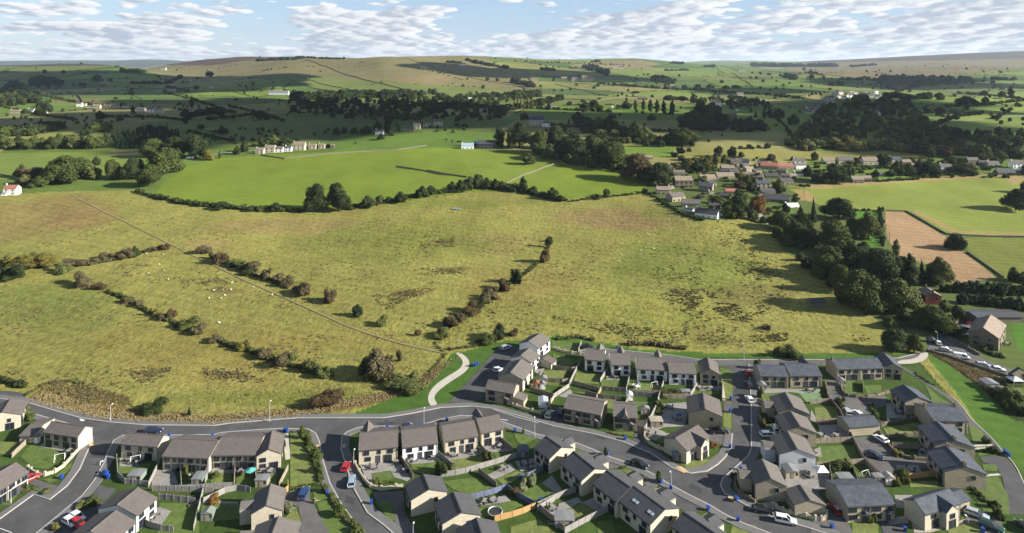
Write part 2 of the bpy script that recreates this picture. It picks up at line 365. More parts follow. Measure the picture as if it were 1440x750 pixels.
def ground_pts(poly, h=0): return [hit(x, y)+Vector((0,0,h)) for x, y in poly]
def resample(P, step):
    q = [P[0]]
    for a, b in zip(P, P[1:]):
        n = max(1, int((b-a).length/step)); q += [a.lerp(b, k/n) for k in range(1, n+1)]
    return q
def ribbon(name, m, poly, w, h=.15, sm=2, thick=0, kind='structure', drape=True):
    P = smoothline([p.copy() for p in ground_pts(poly)], sm)
    if drape:
        P = resample(P, 3.)
        for p in P: p.z = zat(p.x, p.y)
    mb = MB(); L = []
    for i, p in enumerate(P):
        d = (P[min(i+1,len(P)-1)]-P[max(i-1,0)]); d.z = 0; d.normalize(); n = Vector((-d.y, d.x, 0))
        L.append((p-n*w/2, p+n*w/2))
    vs = []
    for a, b in L: vs += [a+Vector((0,0,h)), b+Vector((0,0,h))]
    n = len(L); fs = [(2*i,2*i+2,2*i+3,2*i+1) for i in range(n-1)]
    mb.add(vs, fs)
    if thick:
        lo = []
        for a, b in L: lo += [a+Vector((0,0,h-thick)), b+Vector((0,0,h-thick))]
        mb.add(vs+lo, [(2*i,2*i+2,2*n+2*i+2,2*n+2*i) for i in range(n-1)]+[(2*i+1,2*n+2*i+1,2*n+2*i+3,2*i+3) for i in range(n-1)])
    o = mb.build(name, m); return tag(o, kind=kind)

# ------------------------------------------------------------------ houses
M_GLASS = mat('window glass', (.012,.015,.02), .12, 0, spec=.6); M_FRM = mat('grey frame', (.07,.075,.085), .5, 0); M_WFR = mat('white frame', (.7,.7,.68), .5, 0)
M_CREAM = mat('cream stone', (.46,.41,.315), .9, .12, 1.5, stripe=(.6,.24,.03,.86,.8,1)); M_BUFF = mat('buff stone', (.36,.31,.225), .9, .2, 1.5, stripe=(.6,.26,.04,.75,.7,1))
M_WHITE = mat('white render', (.74,.73,.70), .9, .06, .8); M_GREYR = mat('grey render', (.52,.52,.54), .9, .06, .8); M_STONE = mat('old sandstone', (.19,.16,.115), .9, .28, 1.2, stripe=(.7,.3,.05,.7,.6,1))
TS = (.33,.30,.03,.86,.72)
M_RBRN = mat('brown roof tile', (.135,.117,.108), .75, .16, .9, spec=.08, stripe=TS); M_RGRY = mat('grey roof tile', (.145,.130,.118), .75, .16, .9, spec=.08, stripe=TS)
M_RDRK = mat('charcoal roof tile', (.085,.084,.088), .7, .2, .9, spec=.08, stripe=TS); M_SLAT = mat('blue slate', (.09,.10,.118), .6, .3, .7, spec=.08, stripe=(.4,.25,.03,.7,.7))
M_RSTN = mat('stone flag roof', (.27,.215,.17), .9, .25, .6, stripe=(.8,.5,.05,.75,.6)); M_RRED = mat('red tile roof', (.30,.12,.085), .85, .2, .6); M_RTAN = mat('tan roof', (.2,.165,.12), .85, .2, .6)
M_DOOR = mat('dark door', (.05,.05,.06), .5, 0); M_TEAL = mat('teal door', (.06,.16,.2), .5, 0); M_FASC = mat('fascia board', (.06,.06,.065), .5, 0); M_RED = mat('red brick', (.22,.07,.045), .9, .2, 1)
WM = {}
def winmesh(kind, fr):
    k = (kind, fr.name)
    if k in WM: return WM[k]
    w, h = dict(w=(1.35,.95), s=(.75,.85), p=(1.9,1.75), d=(.95,1.8), b=(1.9,1.0))[kind]
    g = MB().box(-w/2, w/2, -.03, .03, 0, h).mesh('window', M_DOOR if kind == 'd' else M_GLASS)
    f = MB(); t = .07
    f.box(-w/2-t, w/2+t, -.06, .05, -t-.03, 0); f.box(-w/2-t, w/2+t, -.06, .05, h, h+t); f.box(-w/2-t, -w/2, -.06, .05, 0, h); f.box(w/2, w/2+t, -.06, .05, 0, h)
    if kind in 'wpb': f.box(-.035, .035, -.055, .045, 0, h)
    if kind == 'b': f.box(-w/4-.03,-w/4+.03,-.055,.045,0,h); f.box(w/4-.03,w/4+.03,-.055,.045,0,h)
    WM[k] = (g, f.mesh('frame', fr)); return WM[k]
def window(parent, kind, x, y, z, rz=0, fr=None):
    g, f = winmesh(kind, fr or M_FRM); o = link('door' if kind == 'd' else 'window', g, parent); o.location = (x, y, z); o.rotation_euler = (0,0,rz)
    link('frame', f, o); return o
HOUSES = []
def roofmesh(w, d, he, rise, axis, ov=.0, th=.16, y0=None):
    """gable roof over the rectangle w x d (front edge at y=0); ridge along x or y"""
    mb = MB()
    if axis == 'x':
        pr = [(-d, he), (-d/2, he+rise), (0, he), (0, he-th), (-d/2, he+rise-th*1.2), (-d, he-th)]
        mb.prism(pr, -w/2, w/2, axis='x')
        mb.box(-w/2+.02, w/2-.02, d/2-.12, d/2+.12, he+rise-.06, he+rise+.07)
    else:
        pr = [(-w/2, he), (0, he+rise), (w/2, he), (w/2, he-th), (0, he+rise-th*1.2), (-w/2, he-th)]
        mb.prism(pr, 0, d); mb.box(-.12, .12, .02, d-.02, he+rise-.06, he+rise+.07)
    return mb
def wallmesh(w, d, he, rise, axis, i=.28, j=.14, y0=0):
    mb = MB(); t = .2*rise/(d/2 if axis == 'x' else w/2)
    if axis == 'x':
        hh = he-.05+ i*rise/(d/2)-.16
        mb.prism([(-(d-i), 0), (-(d-i), hh), (-d/2, he+rise-.26), (-i, hh), (-i, 0)], -w/2+j, w/2-j, axis='x')
    else:
        hh = he-.05+i*rise/(w/2)-.16
        mb.prism([(-w/2+i,0),(-w/2+i,hh),(0,he+rise-.26),(w/2-i,hh),(w/2-i,0)], j, d-j)
    return mb
def house(desc, r, e1, e2, ref, axis='x', wall=None, roof=None, he=3.75, rise=1.6, units=1, front='semi', opt=(), label=None, cat='house', name='house', side=None, fr=None, rr=False, minw=None, chim=0):
    """e1, e2: near eave corners; ref: a ridge end (left end for axis x unless rr; back end for axis y)"""
    wall = wall or M_CREAM; roof = roof or M_RBRN
    P1 = hit(*pz(r,*e1), he); P2 = hit(*pz(r,*e2), he); Pr = hit(*pz(r,*ref), he+rise)
    z = zat((P1.x+P2.x)/2, (P1.y+P2.y)/2)
    def back(px, h, zz):                                 # same pixels on the level plane of this house
        x, y = px; s = (y-HY)/F0; Y = (HC-zz-h)/s; return Vector(((x-CX)/F0*Y, Y, 0))
    P1 = back(pz(r,*e1), he, z); P2 = back(pz(r,*e2), he, z); Pr = back(pz(r,*ref), he+rise, z)
    u = P2-P1; w = u.length; base = P1 if not rr else P2
    if axis == 'y': base = (P1+P2)/2
    v = Pr-base; a1 = math.atan2(u.y, u.x); a2 = math.atan2(v.y, v.x)-math.pi/2
    L2 = v.length; da = (a2-a1+math.pi) % (2*math.pi)-math.pi; a = a1+da*L2**2/(w**2+L2**2)*(1 if axis == 'y' else .5)
    n = Vector((-math.sin(a), math.cos(a), 0)); d = abs(v.dot(n))*(2 if axis == 'x' else 1)
    if axis == 'x': d = min(max(d, 5.), 10.5) if cat == 'house' else max(d, 3)
    w = u.dot(Vector((math.cos(a), math.sin(a), 0)))
    mid = (P1+P2)/2
    o = empty(name, (mid.x, mid.y, z), a); tag(o, label or desc, cat)
    wallmesh(w, d, he, rise, axis).build('wall', wall, o)
    rf = roofmesh(w, d, he, rise, axis).build('roof', roof, o)
    if axis == 'x': gs = [(-w/2+.05, w/2-.05, -.1, .0), (-w/2+.05, w/2-.05, d, d+.1)]
    else: gs = [(-w/2-.1, -w/2, .05, d-.05), (w/2, w/2+.1, .05, d-.05)]
    for g_ in gs: MB().box(*g_, he-.27, he-.17).build('gutter', M_FASC, o)
    F = .22; z2 = he*.6; zg = .75
    if axis == 'x' and he > 3:
        for k in range(units):
            x0 = -w/2+w*k/units; ww = w/units
            if front == 'semi':
                window(o,'w',x0+ww*.2,F,z2,fr=fr); window(o,'s',x0+ww*.52,F,z2+.08,fr=fr); window(o,'w',x0+ww*.8,F,z2,fr=fr)
                if k % 2: window(o,'p',x0+ww*.25,F,.1,fr=fr); window(o,'w',x0+ww*.76,F,zg,fr=fr)
                else: window(o,'w',x0+ww*.24,F,zg,fr=fr); window(o,'p',x0+ww*.74,F,.1,fr=fr)
                window(o,'d',x0+ww*.5,F,.05,fr=fr)
            elif front == 'two':
                window(o,'w',x0+ww*.25,F,z2,fr=fr); window(o,'w',x0+ww*.75,F,z2,fr=fr); window(o,'p',x0+ww*.3,F,.1,fr=fr); window(o,'w',x0+ww*.74,F,zg,fr=fr)
            elif front == 'street':
                window(o,'b',x0+ww*.22,F,z2,fr=fr); window(o,'w',x0+ww*.8,F,z2,fr=fr); window(o,'b',x0+ww*.24,F,zg-.1,fr=fr); window(o,'d',x0+ww*.7,F,.05,fr=fr)
                MB().prism([(x0+ww*.55,2.15),(x0+ww*.7,2.6),(x0+ww*.85,2.15)], -.75, .25).build('porch', roof, o)
            MB().tube((x0+ww*.985,.16,.05),(x0+ww*.985,.16,he-.25),.06,.06,6).build('downpipe', M_FASC, o)
    elif axis == 'y' and he > 2.8:
        if 'blank' not in opt: window(o,'s',w*.18,.08,z2,fr=fr)
        if 'gw' in opt: window(o,'w',-w*.22,.08,z2,fr=fr); window(o,'w',-w*.22,.08,zg,fr=fr); window(o,'p',w*.2,.08,.1,fr=fr)
        for sx in (-1,1):
            X = sx*(w/2-.22); rz = math.pi/2
            for q, kk in ((.2,'w'),(.5,'s'),(.8,'w')): window(o,kk,X,d*q,z2,rz,fr=fr)
            window(o,'p',X,d*.25,.1,rz,fr=fr); window(o,'w',X,d*.72,zg,rz,fr=fr)
    if axis == 'x' and he > 3 and side != 'none':
        for sx in (-1,1):
            if 'sw' in opt: window(o,'s',sx*(w/2-.1),d*.5,z2,math.pi/2,fr=fr)
    if 'rear' in opt:           # small gable on the far side of the roof, its ridge across the main one
        gw = 2.6; xx = -w*.5+gw*.75 if 'rearl' in opt else w*.5-gw*.75
        yb = d*.5; m2 = MB().prism([(-gw/2,he),(0,he+rise*.9),(gw/2,he)], yb+.3, d+1.6); oo = m2.build('rear_gable', roof, o); oo.location.x = xx
        MB().box(xx-gw/2+.15, xx+gw/2-.15, d-.3, d+1.4, 0, he-.02).build('rear_bay', wall, o)
    if 'cross' in opt:          # gable standing forward of the facade
        gw = w*.36; cxp = {'crossl':-w*.2}.get('crossl' if 'crossl' in opt else '', w*.1)
        b = MB().prism([(-gw/2+.15,0),(-gw/2+.15,he-.1),(0,he+rise*.72),(gw/2-.15,he-.1),(gw/2-.15,0)], -1.15, .6); b = b.build('front_gable', wall, o); b.location.x = cxp
        rr_ = MB().prism([(-gw/2,he),(0,he+rise*.9),(gw/2,he),(gw/2,he-.12),(0,he+rise*.9-.16),(-gw/2,he-.12)], -1.3, d*.45).build('gable_roof', roof, o); rr_.location.x = cxp
        window(o,'w',cxp,-1.2,z2,fr=fr); window(o,'p',cxp,-1.2,.1,fr=fr)
    if 'dorm' in opt:
        b = MB().prism([(-1.1,he-.4),(0,he+rise*.75),(1.1,he-.4)], -.35, d*.4).build('dormer', roof, o); window(o,'b',0,-.4,he-1.2,fr=fr)
    if 'lean' in opt:
        MB().prism([(0,0),(0,2.5),(3.,1.9),(3.,0)], d*.1, d*.75).build('side_extension', wall, o).location.x = w/2-.1
        MB().add([(w/2-.1,d*.08,2.6),(w/2+3.2,d*.08,1.95),(w/2+3.2,d*.77,1.95),(w/2-.1,d*.77,2.6),(w/2-.1,d*.08,2.5),(w/2+3.2,d*.08,1.85),(w/2+3.2,d*.77,1.85),(w/2-.1,d*.77,2.5)],
                 [(0,1,2,3),(7,6,5,4),(0,4,5,1),(1,5,6,2),(2,6,7,3),(3,7,4,0)]).build('extension_roof', roof, o)
    for sd, key in ((-1,'wingl'),(1,'wingr')):
        if key in opt:          # lower block at the back of one side
            ww = 2.6; x0 = sd*(w/2-.2); x1 = sd*(w/2+ww); a_, b_ = sorted((x0,x1)); dd0, dd1 = d*.35, d*.85
            MB().box(a_+.1, b_-.1, dd0+.1, dd1-.1, 0, he*.86).build('side_extension', wall, o)
            MB().prism([(-dd1,he*.84),(-(dd0+dd1)/2,he*.84+rise*.6),(-dd0,he*.84)], a_, b_, axis='x').build('extension_roof', roof, o)
    if 'solar' in opt:
        for q in (.25,.55,.8):
            xx = -w/2-.0; 
    if 'sky' in opt:            # roof lights in the left slope
        sl = math.atan2(rise, w/2)
        for q in (.14,.24,.62,.72):
            s_ = MB().box(-.35,.35,-.35,.35,0,.08).build('roof_light', M_SKYL, o); s_.location = (-w*.27, d*q, he+rise*.46+.02); s_.rotation_euler = (0,-sl,0)
    for k in range(chim):
        px_ = (-w/2+.5 if k == 0 else w/2-.5) if axis == 'x' else 0; py_ = d/2 if axis == 'x' else (.6 if k == 0 else d-.6)
        ch = MB().box(px_-.35,px_+.35,py_-.3,py_+.3,he+rise-.6,he+rise+.85).build('chimney', M_STONE, rf)
        MB().tube((px_,py_,he+rise+.85),(px_,py_,he+rise+1.15),.13,.1,8).build('chimney_pot', M_RTAN, rf)
    c = topx(mid.x, mid.y, z); HOUSES.append((o, c, w, d, a)); return o
M_SKYL = mat('roof light glass', (.35,.42,.45), .1, 0, spec=.8)

# small far houses: one wall, one roof, windows as parts when they show
def cottage(px, py, wpx, group, adj, place, wall, roof, noun='house', cat='house', turn=0., hw=.55, dw=.6, wins=2, name='cottage', rise=.26, storeys=None):
    p = hit(px, py); w = wpx*mpp(p); h = w*hw; d = w*dw; r = w*rise if dw > .4 else w*.12; axis = 'x'
    o = empty(name, p+Vector((0,0,-.15)), turn)
    MB().prism([(-d+.2*d/6,0),(-d+.2*d/6,h),(-d/2,h+r*.92),(-.2*d/6,h),(-.2*d/6,0)], -w/2+.1, w/2-.1, axis='x').build('wall', wall, o)
    rf = MB().prism([(-d,h),(-d/2,h+r),(0,h),(0,h-.15),(-d/2,h+r-.2),(-d,h-.15)], -w/2, w/2, axis='x').build('roof', roof, o)
    if wpx > 9:
        n = max(2, int(w/3.2)); fl = 2 if h > 3.4 else 1
        for k in range(n):
            for s in range(fl):
                MB().box(-w/2+w*(k+.5)/n-.45, -w/2+w*(k+.5)/n+.45, -.05+.2*d/6-.03, .1, h*(.18+.46*s), h*(.18+.46*s)+1.05*min(1,h/4)).build('window', M_GLASS, o)
        MB().box(-w/2+.3,-w/2+1.0,d/2-.3,d/2+.3,h+r-.4,h+r+.9).build('chimney', wall, rf)
    reg(o, px, group, adj, noun, cat, place); return o

# ------------------------------------------------------------------ trees
def leafmat(name, c, amt=.35): return mat('foliage '+name, c, .9, amt, .35, 0, rnd=.14, spec=.12)
FOL = dict(o=leafmat('green',(.056,.072,.019)), l=leafmat('olive',(.085,.096,.030)), d=leafmat('dark',(.032,.045,.015)), b=leafmat('russet',(.072,.050,.024)),
           c=leafmat('conifer',(.022,.038,.016)), y=leafmat('yellow',(.13,.115,.028)), k=leafmat('brown twig',(.090,.075,.038)), n=leafmat('orange',(.16,.085,.022)), r=leafmat('hedge',(.038,.062,.016)), p=leafmat('pale',(.15,.17,.085)))
M_BARK = mat('bark', (.075,.06,.045), .95, .25, 2)
def leafcloud(lobes, nleaf, size, rng, core=.78, flat=.35):
    """leaf-sized faces spread over and through overlapping lobes (unit tree: width 1, height 1)"""
    V = []; Fc = []
    for (cx,cy,cz,rx,ry,rz) in lobes:
        n = int(nleaf*(rx*rz)**.8/.05)
        d = rng.normal(size=(n,3)); d /= np.linalg.norm(d,axis=1)[:,None]; rad = 1-.42*rng.random(n)**1.7
        lump = 1+.16*np.sin(d[:,0]*7+cx*9)*np.sin(d[:,1]*6+cy*9+1)*np.sin(d[:,2]*7+2)
        P = np.array([cx,cy,cz])+d*rad[:,None]*lump[:,None]*np.array([rx,ry,rz])
        nn = d+rng.normal(size=(n,3))*flat; nn /= np.linalg.norm(nn,axis=1)[:,None]
        t = np.cross(nn, rng.normal(size=(n,3))); t /= np.linalg.norm(t,axis=1)[:,None]; b = np.cross(nn,t)
        s = size*(.6+.8*rng.random(n))[:,None]
        q = np.stack([P-t*s-b*s*.3, P+t*s*.2-b*s, P+t*s+b*s*.3, P-t*s*.2+b*s],1).reshape(-1,3)
        o = len(V); V += q.tolist(); Fc += [(o+4*i,o+4*i+1,o+4*i+2,o+4*i+3) for i in range(n)]
        if core:
            o = len(V); m = 8
            for a in range(1,5):
                for bq in range(m):
                    th = math.pi*a/5; ph = 2*math.pi*bq/m+a*.4; k = core*(1+.12*rng.normal())*.9
                    V.append((cx+rx*k*math.sin(th)*math.cos(ph), cy+ry*k*math.sin(th)*math.sin(ph), cz+rz*k*math.cos(th)))
            for a in range(3):
                for bq in range(m): Fc.append((o+a*m+bq, o+(a+1)*m+bq, o+(a+1)*m+(bq+1)%m, o+a*m+(bq+1)%m))
            Fc.append(tuple(o+k for k in range(m))); Fc.append(tuple(o+3*m+k for k in range(m-1,-1,-1)))
    return V, Fc
def lobes_for(kind, rng):
    L = []
    if kind == 'broad':
        L.append((0,0,.47,.36,.36,.40)); 
        for k in range(12):
            a = k*2.4+rng.random(); e = rng.random(); r = .33*math.sqrt(1-(e*.85)**2)*(.75+.35*rng.random()); s = .13+.08*rng.random()
            L.append((r*math.cos(a), r*math.sin(a), .20+.56*e, s*1.15, s*1.15, s*1.1))
        L.append((.04,.0,.84,.17,.17,.14))
    elif kind == 'tall':
        for k in range(9):
            z = .13+.77*k/8; w = .34*math.sin(math.pi*(.18+.74*k/8))**.7; a = k*2.3
            L.append((.12*math.cos(a)*w/.3, .12*math.sin(a)*w/.3, z, w*.8, w*.8, .15))
    elif kind == 'cone':
        for k in range(9):
            z = .12+.82*k/8; w = .44*(1-k/8.6); L.append((.02*math.cos(k*2), .02*math.sin(k*2), z, w, w, .095))
    elif kind == 'bush':
        for k in range(10):
            a = k*2.4+rng.random(); r = .34*rng.random()**.5; s = .11+.12*rng.random(); L.append((r*math.cos(a), r*math.sin(a), .18+.5*rng.random()**1.4, s*1.25, s*1.1, s*1.5))
        L.append((.05,0,.30,.30,.26,.3))
    return L
def limbs(mb, rng, kind):
    if kind == 'cone': mb.tube((0,0,0),(0,0,.85),.025,.006,6); return
    mb.tube((0,0,-.02),(0,0,.3),.038,.026,8); mb.tube((0,0,.3),(.02,.01,.6),.026,.012,6)
    for k in range(4):
        a = k*1.7+rng.random(); mb.tube((0,0,.22+.05*k),(.22*math.cos(a),.22*math.sin(a),.46+.05*k),.016,.006,5)
PROTO = {}
def proto(form, hi, v):
    k = (form, hi, v)
    if k in PROTO: return PROTO[k]
    rng = np.random.default_rng(hash(k) % 9999 if False else (v*17+hi*5+len(form)*3))
    n, s = {2:(330,.021), 1:(120,.036), 0:(40,.062)}[hi]
    V, Fc = leafcloud(lobes_for(form, rng), n, s, rng, flat=.45)
    mb = MB(); limbs(mb, rng, form); PROTO[k] = (V, Fc, mb); return PROTO[k]
PM = {}
def treemeshes(form, hi, v, col):
    k = (form, hi, v, col)
    if k not in PM:
        V, Fc, tb = proto(form, hi, v)
        m = bpy.data.meshes.new('crown'); m.from_pydata(V, [], Fc); m.materials.append(FOL[col])
        one = bpy.data.meshes.new('tree'); nv = len(V); one.from_pydata(list(V)+tb.v, [], list(Fc)+[tuple(i+nv for i in f) for f in tb.f]); one.materials.append(FOL[col]); one.materials.append(M_BARK)
        one.polygons.foreach_set('material_index', [0]*len(Fc)+[1]*len(tb.f)); t = tb.mesh('trunk', M_BARK)
        PM[k] = (m, t, one)
    return PM[k]
ADJ = dict(o='green leafy', l='olive green', d='dark green', b='russet brown', c='dark conifer', y='yellowing', k='brown thorny', n='orange autumn', r='green', p='pale silvery')
tcount = 0
def tree(px, py, wpx, hpx, col, group, place, form=None, noun='tree', adj=None):
    global tcount; tcount += 1
    p = hit(px, py); m = mpp(p); w = wpx*m; h = hpx*m*.97
    if form is None: form = 'cone' if col == 'c' else ('tall' if hpx > 1.35*wpx else 'broad')
    hi = 2 if max(wpx,hpx) > 26 else 1 if max(wpx,hpx) > 11 else 0; v = tcount % 4
    crown, trunk, one = treemeshes(form, hi, v, col); rz = (tcount*2.39) % 6.28
    if form == 'bush':
        o = link('bush', crown); o.location = p-Vector((0,0,.1*h)); o.scale = (w*1.22, w*.95, h*1.2); o.rotation_euler = (0,0,rz)
        reg(o, px, group, adj or ADJ[col], noun, noun, place); return o
    sc_ = (w*1.12, w*1.0, h*1.03)
    if hpx > 15:
        o = empty('tree', p-Vector((0,0,.2)), rz)
        a = link('crown', crown, o); b = link('trunk', trunk, o); a.scale = sc_; b.scale = sc_
    else: o = link('tree', one); o.location = p-Vector((0,0,.2)); o.rotation_euler = (0,0,rz); o.scale = sc_
    reg(o, px, group, adj or ADJ[col], noun, 'tree', place); return o
def bush(px, py, wpx, hpx, col, group, place, noun='bush'): return tree(px, py, wpx, hpx, col, group, place, 'bush', noun)
def mass(name, label, items, cat='woodland', kind='stuff'):
    """many crowns nobody could count in one object; items: (point, w, h, colour, form)"""
    keys = sorted({it[3] for it in items}); V = []; Q = []; Mi = []; off = 0
    for k, (p, w, h, col, form) in enumerate(items):
        v, f, _ = proto(form, 0, k % 4); v = np.array(v); a = k*2.39; c, s = math.cos(a), math.sin(a)
        x = (v[:,0]*c-v[:,1]*s)*w*1.15+p.x; y = (v[:,0]*s+v[:,1]*c)*w+p.y; z = v[:,2]*h+p.z-.1*h
        V.append(np.stack([x,y,z],-1)); Q += [tuple(i+off for i in ff) for ff in f]; Mi += [keys.index(col)]*len(f); off += len(v)
    V = np.concatenate(V); m = bpy.data.meshes.new(name); m.from_pydata(V.tolist(), [], Q)
    for k in keys: m.materials.append(FOL[k])
    m.polygons.foreach_set('material_index', Mi); o = link(name, m); return tag(o, label, cat, kind=kind)
def inside(poly, x, y):
    r = False; x0, y0 = poly[-1]
    for x1, y1 in poly:
        if (y1 > y) != (y0 > y) and x < (x0-x1)*(y-y1)/(y0-y1)+x1: r = not r
        x0, y0 = x1, y1
    return r
def scatter(poly, n, hpx, cols, rnd=random, form='broad', wr=.9):
    xs = [p[0] for p in poly]; ys = [p[1] for p in poly]; out = []; k = 0
    while len(out) < n and k < n*30:
        k += 1; x = rnd.uniform(min(xs),max(xs)); y = rnd.uniform(min(ys),max(ys))
        if inside(poly, x, y):
            p = hit(x, y); h = hpx*mpp(p)*rnd.uniform(.7,1.2); out.append((p, h*wr*rnd.uniform(.8,1.2), h, rnd.choice(cols), form))
    return out
def line_items(poly, step_px, hpx, cols, form='bush', jit=1., wr=1.2):
    out = []
    for (x0,y0),(x1,y1) in zip(poly, poly[1:]):
        n = max(1, int(math.hypot(x1-x0,(y1-y0)*1.6)/step_px))
        for k in range(n):
            t = (k+random.random())/n; x = x0+(x1-x0)*t+random.uniform(-jit,jit); y = y0+(y1-y0)*t+random.uniform(-jit,jit)*.4
            p = hit(x,y); h = hpx*mpp(p)*random.uniform(.6,1.25); out.append((p, h*wr*random.uniform(.8,1.3), h, random.choice(cols), form))
    return out

# ------------------------------------------------------------------ fences and walls
M_WOOD = mat('fence timber', (.23,.19,.145), .9, .25, 1.2); M_WOODG = mat('weathered timber', (.22,.21,.195), .9, .2, 1.2); M_WOODO = mat('new orange timber', (.36,.22,.09), .85, .15, 1.2); M_WOODB = mat('blue grey timber', (.11,.13,.19), .85, .15, 1.2)
M_DSTN = mat('dry stone', (.13,.115,.09), .95, .35, 1.5); M_PSTN = mat('pale walling stone', (.40,.35,.26), .9, .2, 1.5)
FM = dict(w=M_WOOD, g=M_WOODG, o=M_WOODO, b=M_WOODB, s=M_PSTN)
def fence(poly, kind, group, place, adj=None, h=None):
    P = ground_pts(poly)
    P = smoothline(P, 1) if len(P) > 2 else P
    wallk = kind in ('s','st','p'); h = h or (1.35 if not wallk else .8); m = FM.get(kind, M_PSTN)
    if kind == 'st': m = M_STONE
    o = empty('garden_wall' if wallk else 'fence', P[0]); rel = [p-P[0] for p in P]
    mb = MB(); ps = MB()
    for a, b in zip(rel, rel[1:]):
        d = b-a; L = d.length
        if L < .05: continue
        d.normalize(); n = Vector((-d.y,d.x,0))*(.045 if not wallk else .16); up = Vector((0,0,h)); ov = d*(.0)
        for q in [(a-ov-n,b+ov-n,b+ov+n,a-ov+n)]:
            mb.add([*q,*[v+up for v in q]], [(0,3,2,1),(4,5,6,7),(0,1,5,4),(1,2,6,5),(2,3,7,6),(3,0,4,7)])
        st = 1.8 if not wallk else 2.6; k = max(1, int(L/st))
        for i in range(k):
            c = a+(b-a)*(i/k); r = .08 if not wallk else .24; hh = h+(.12 if not wallk else .35)
            ps.box(c.x-r,c.x+r,c.y-r,c.y+r,-.05,hh)
    mb.build('panel' if not wallk else 'walling', m, o); ps.build('post' if not wallk else 'pier', m, o)
    px = sum(x for x,_ in poly)/len(poly)
    reg(o, px, group, adj or dict(w='brown timber',g='weathered grey timber',o='orange timber',b='blue-grey timber',s='pale stone',st='dark stone',p='pale stone')[kind], 'fence' if not wallk else 'garden wall', 'fence' if not wallk else 'wall', place)
    return o
def drywall(poly, hpx, label, group, px=None, wide=.6, m=None):
    P = ground_pts(poly); P = resample(P, 12.) if P[0].y < 900 else resample(P, 40.)
    for p in P: p.z = zat(p.x,p.y)
    h = hpx*mpp(P[len(P)//2]); h = max(h, .9); mb = MB(); base = P[0]
    vs = []
    for i, p in enumerate(P):
        d = (P[min(i+1,len(P)-1)]-P[max(i-1,0)]); d.z = 0; d.normalize(); n = Vector((-d.y,d.x,0)); q = p-base; hh = h*random.uniform(.85,1.12)
        vs += [q-n*wide*.5-Vector((0,0,.4)), q+n*wide*.5-Vector((0,0,.4)), q+n*wide*.32+Vector((0,0,hh)), q-n*wide*.32+Vector((0,0,hh))]
    fs = []
    for i in range(len(P)-1):
        for k in range(4): fs.append((4*i+k,4*i+(k+1)%4,4*i+4+(k+1)%4,4*i+4+k))
    mb.add(vs, fs); o = mb.build('dry_stone_wall', m or M_DSTN); o.location = base; reg(o, poly[0][0], group, 'dark', 'dry stone wall', 'wall', label); return o

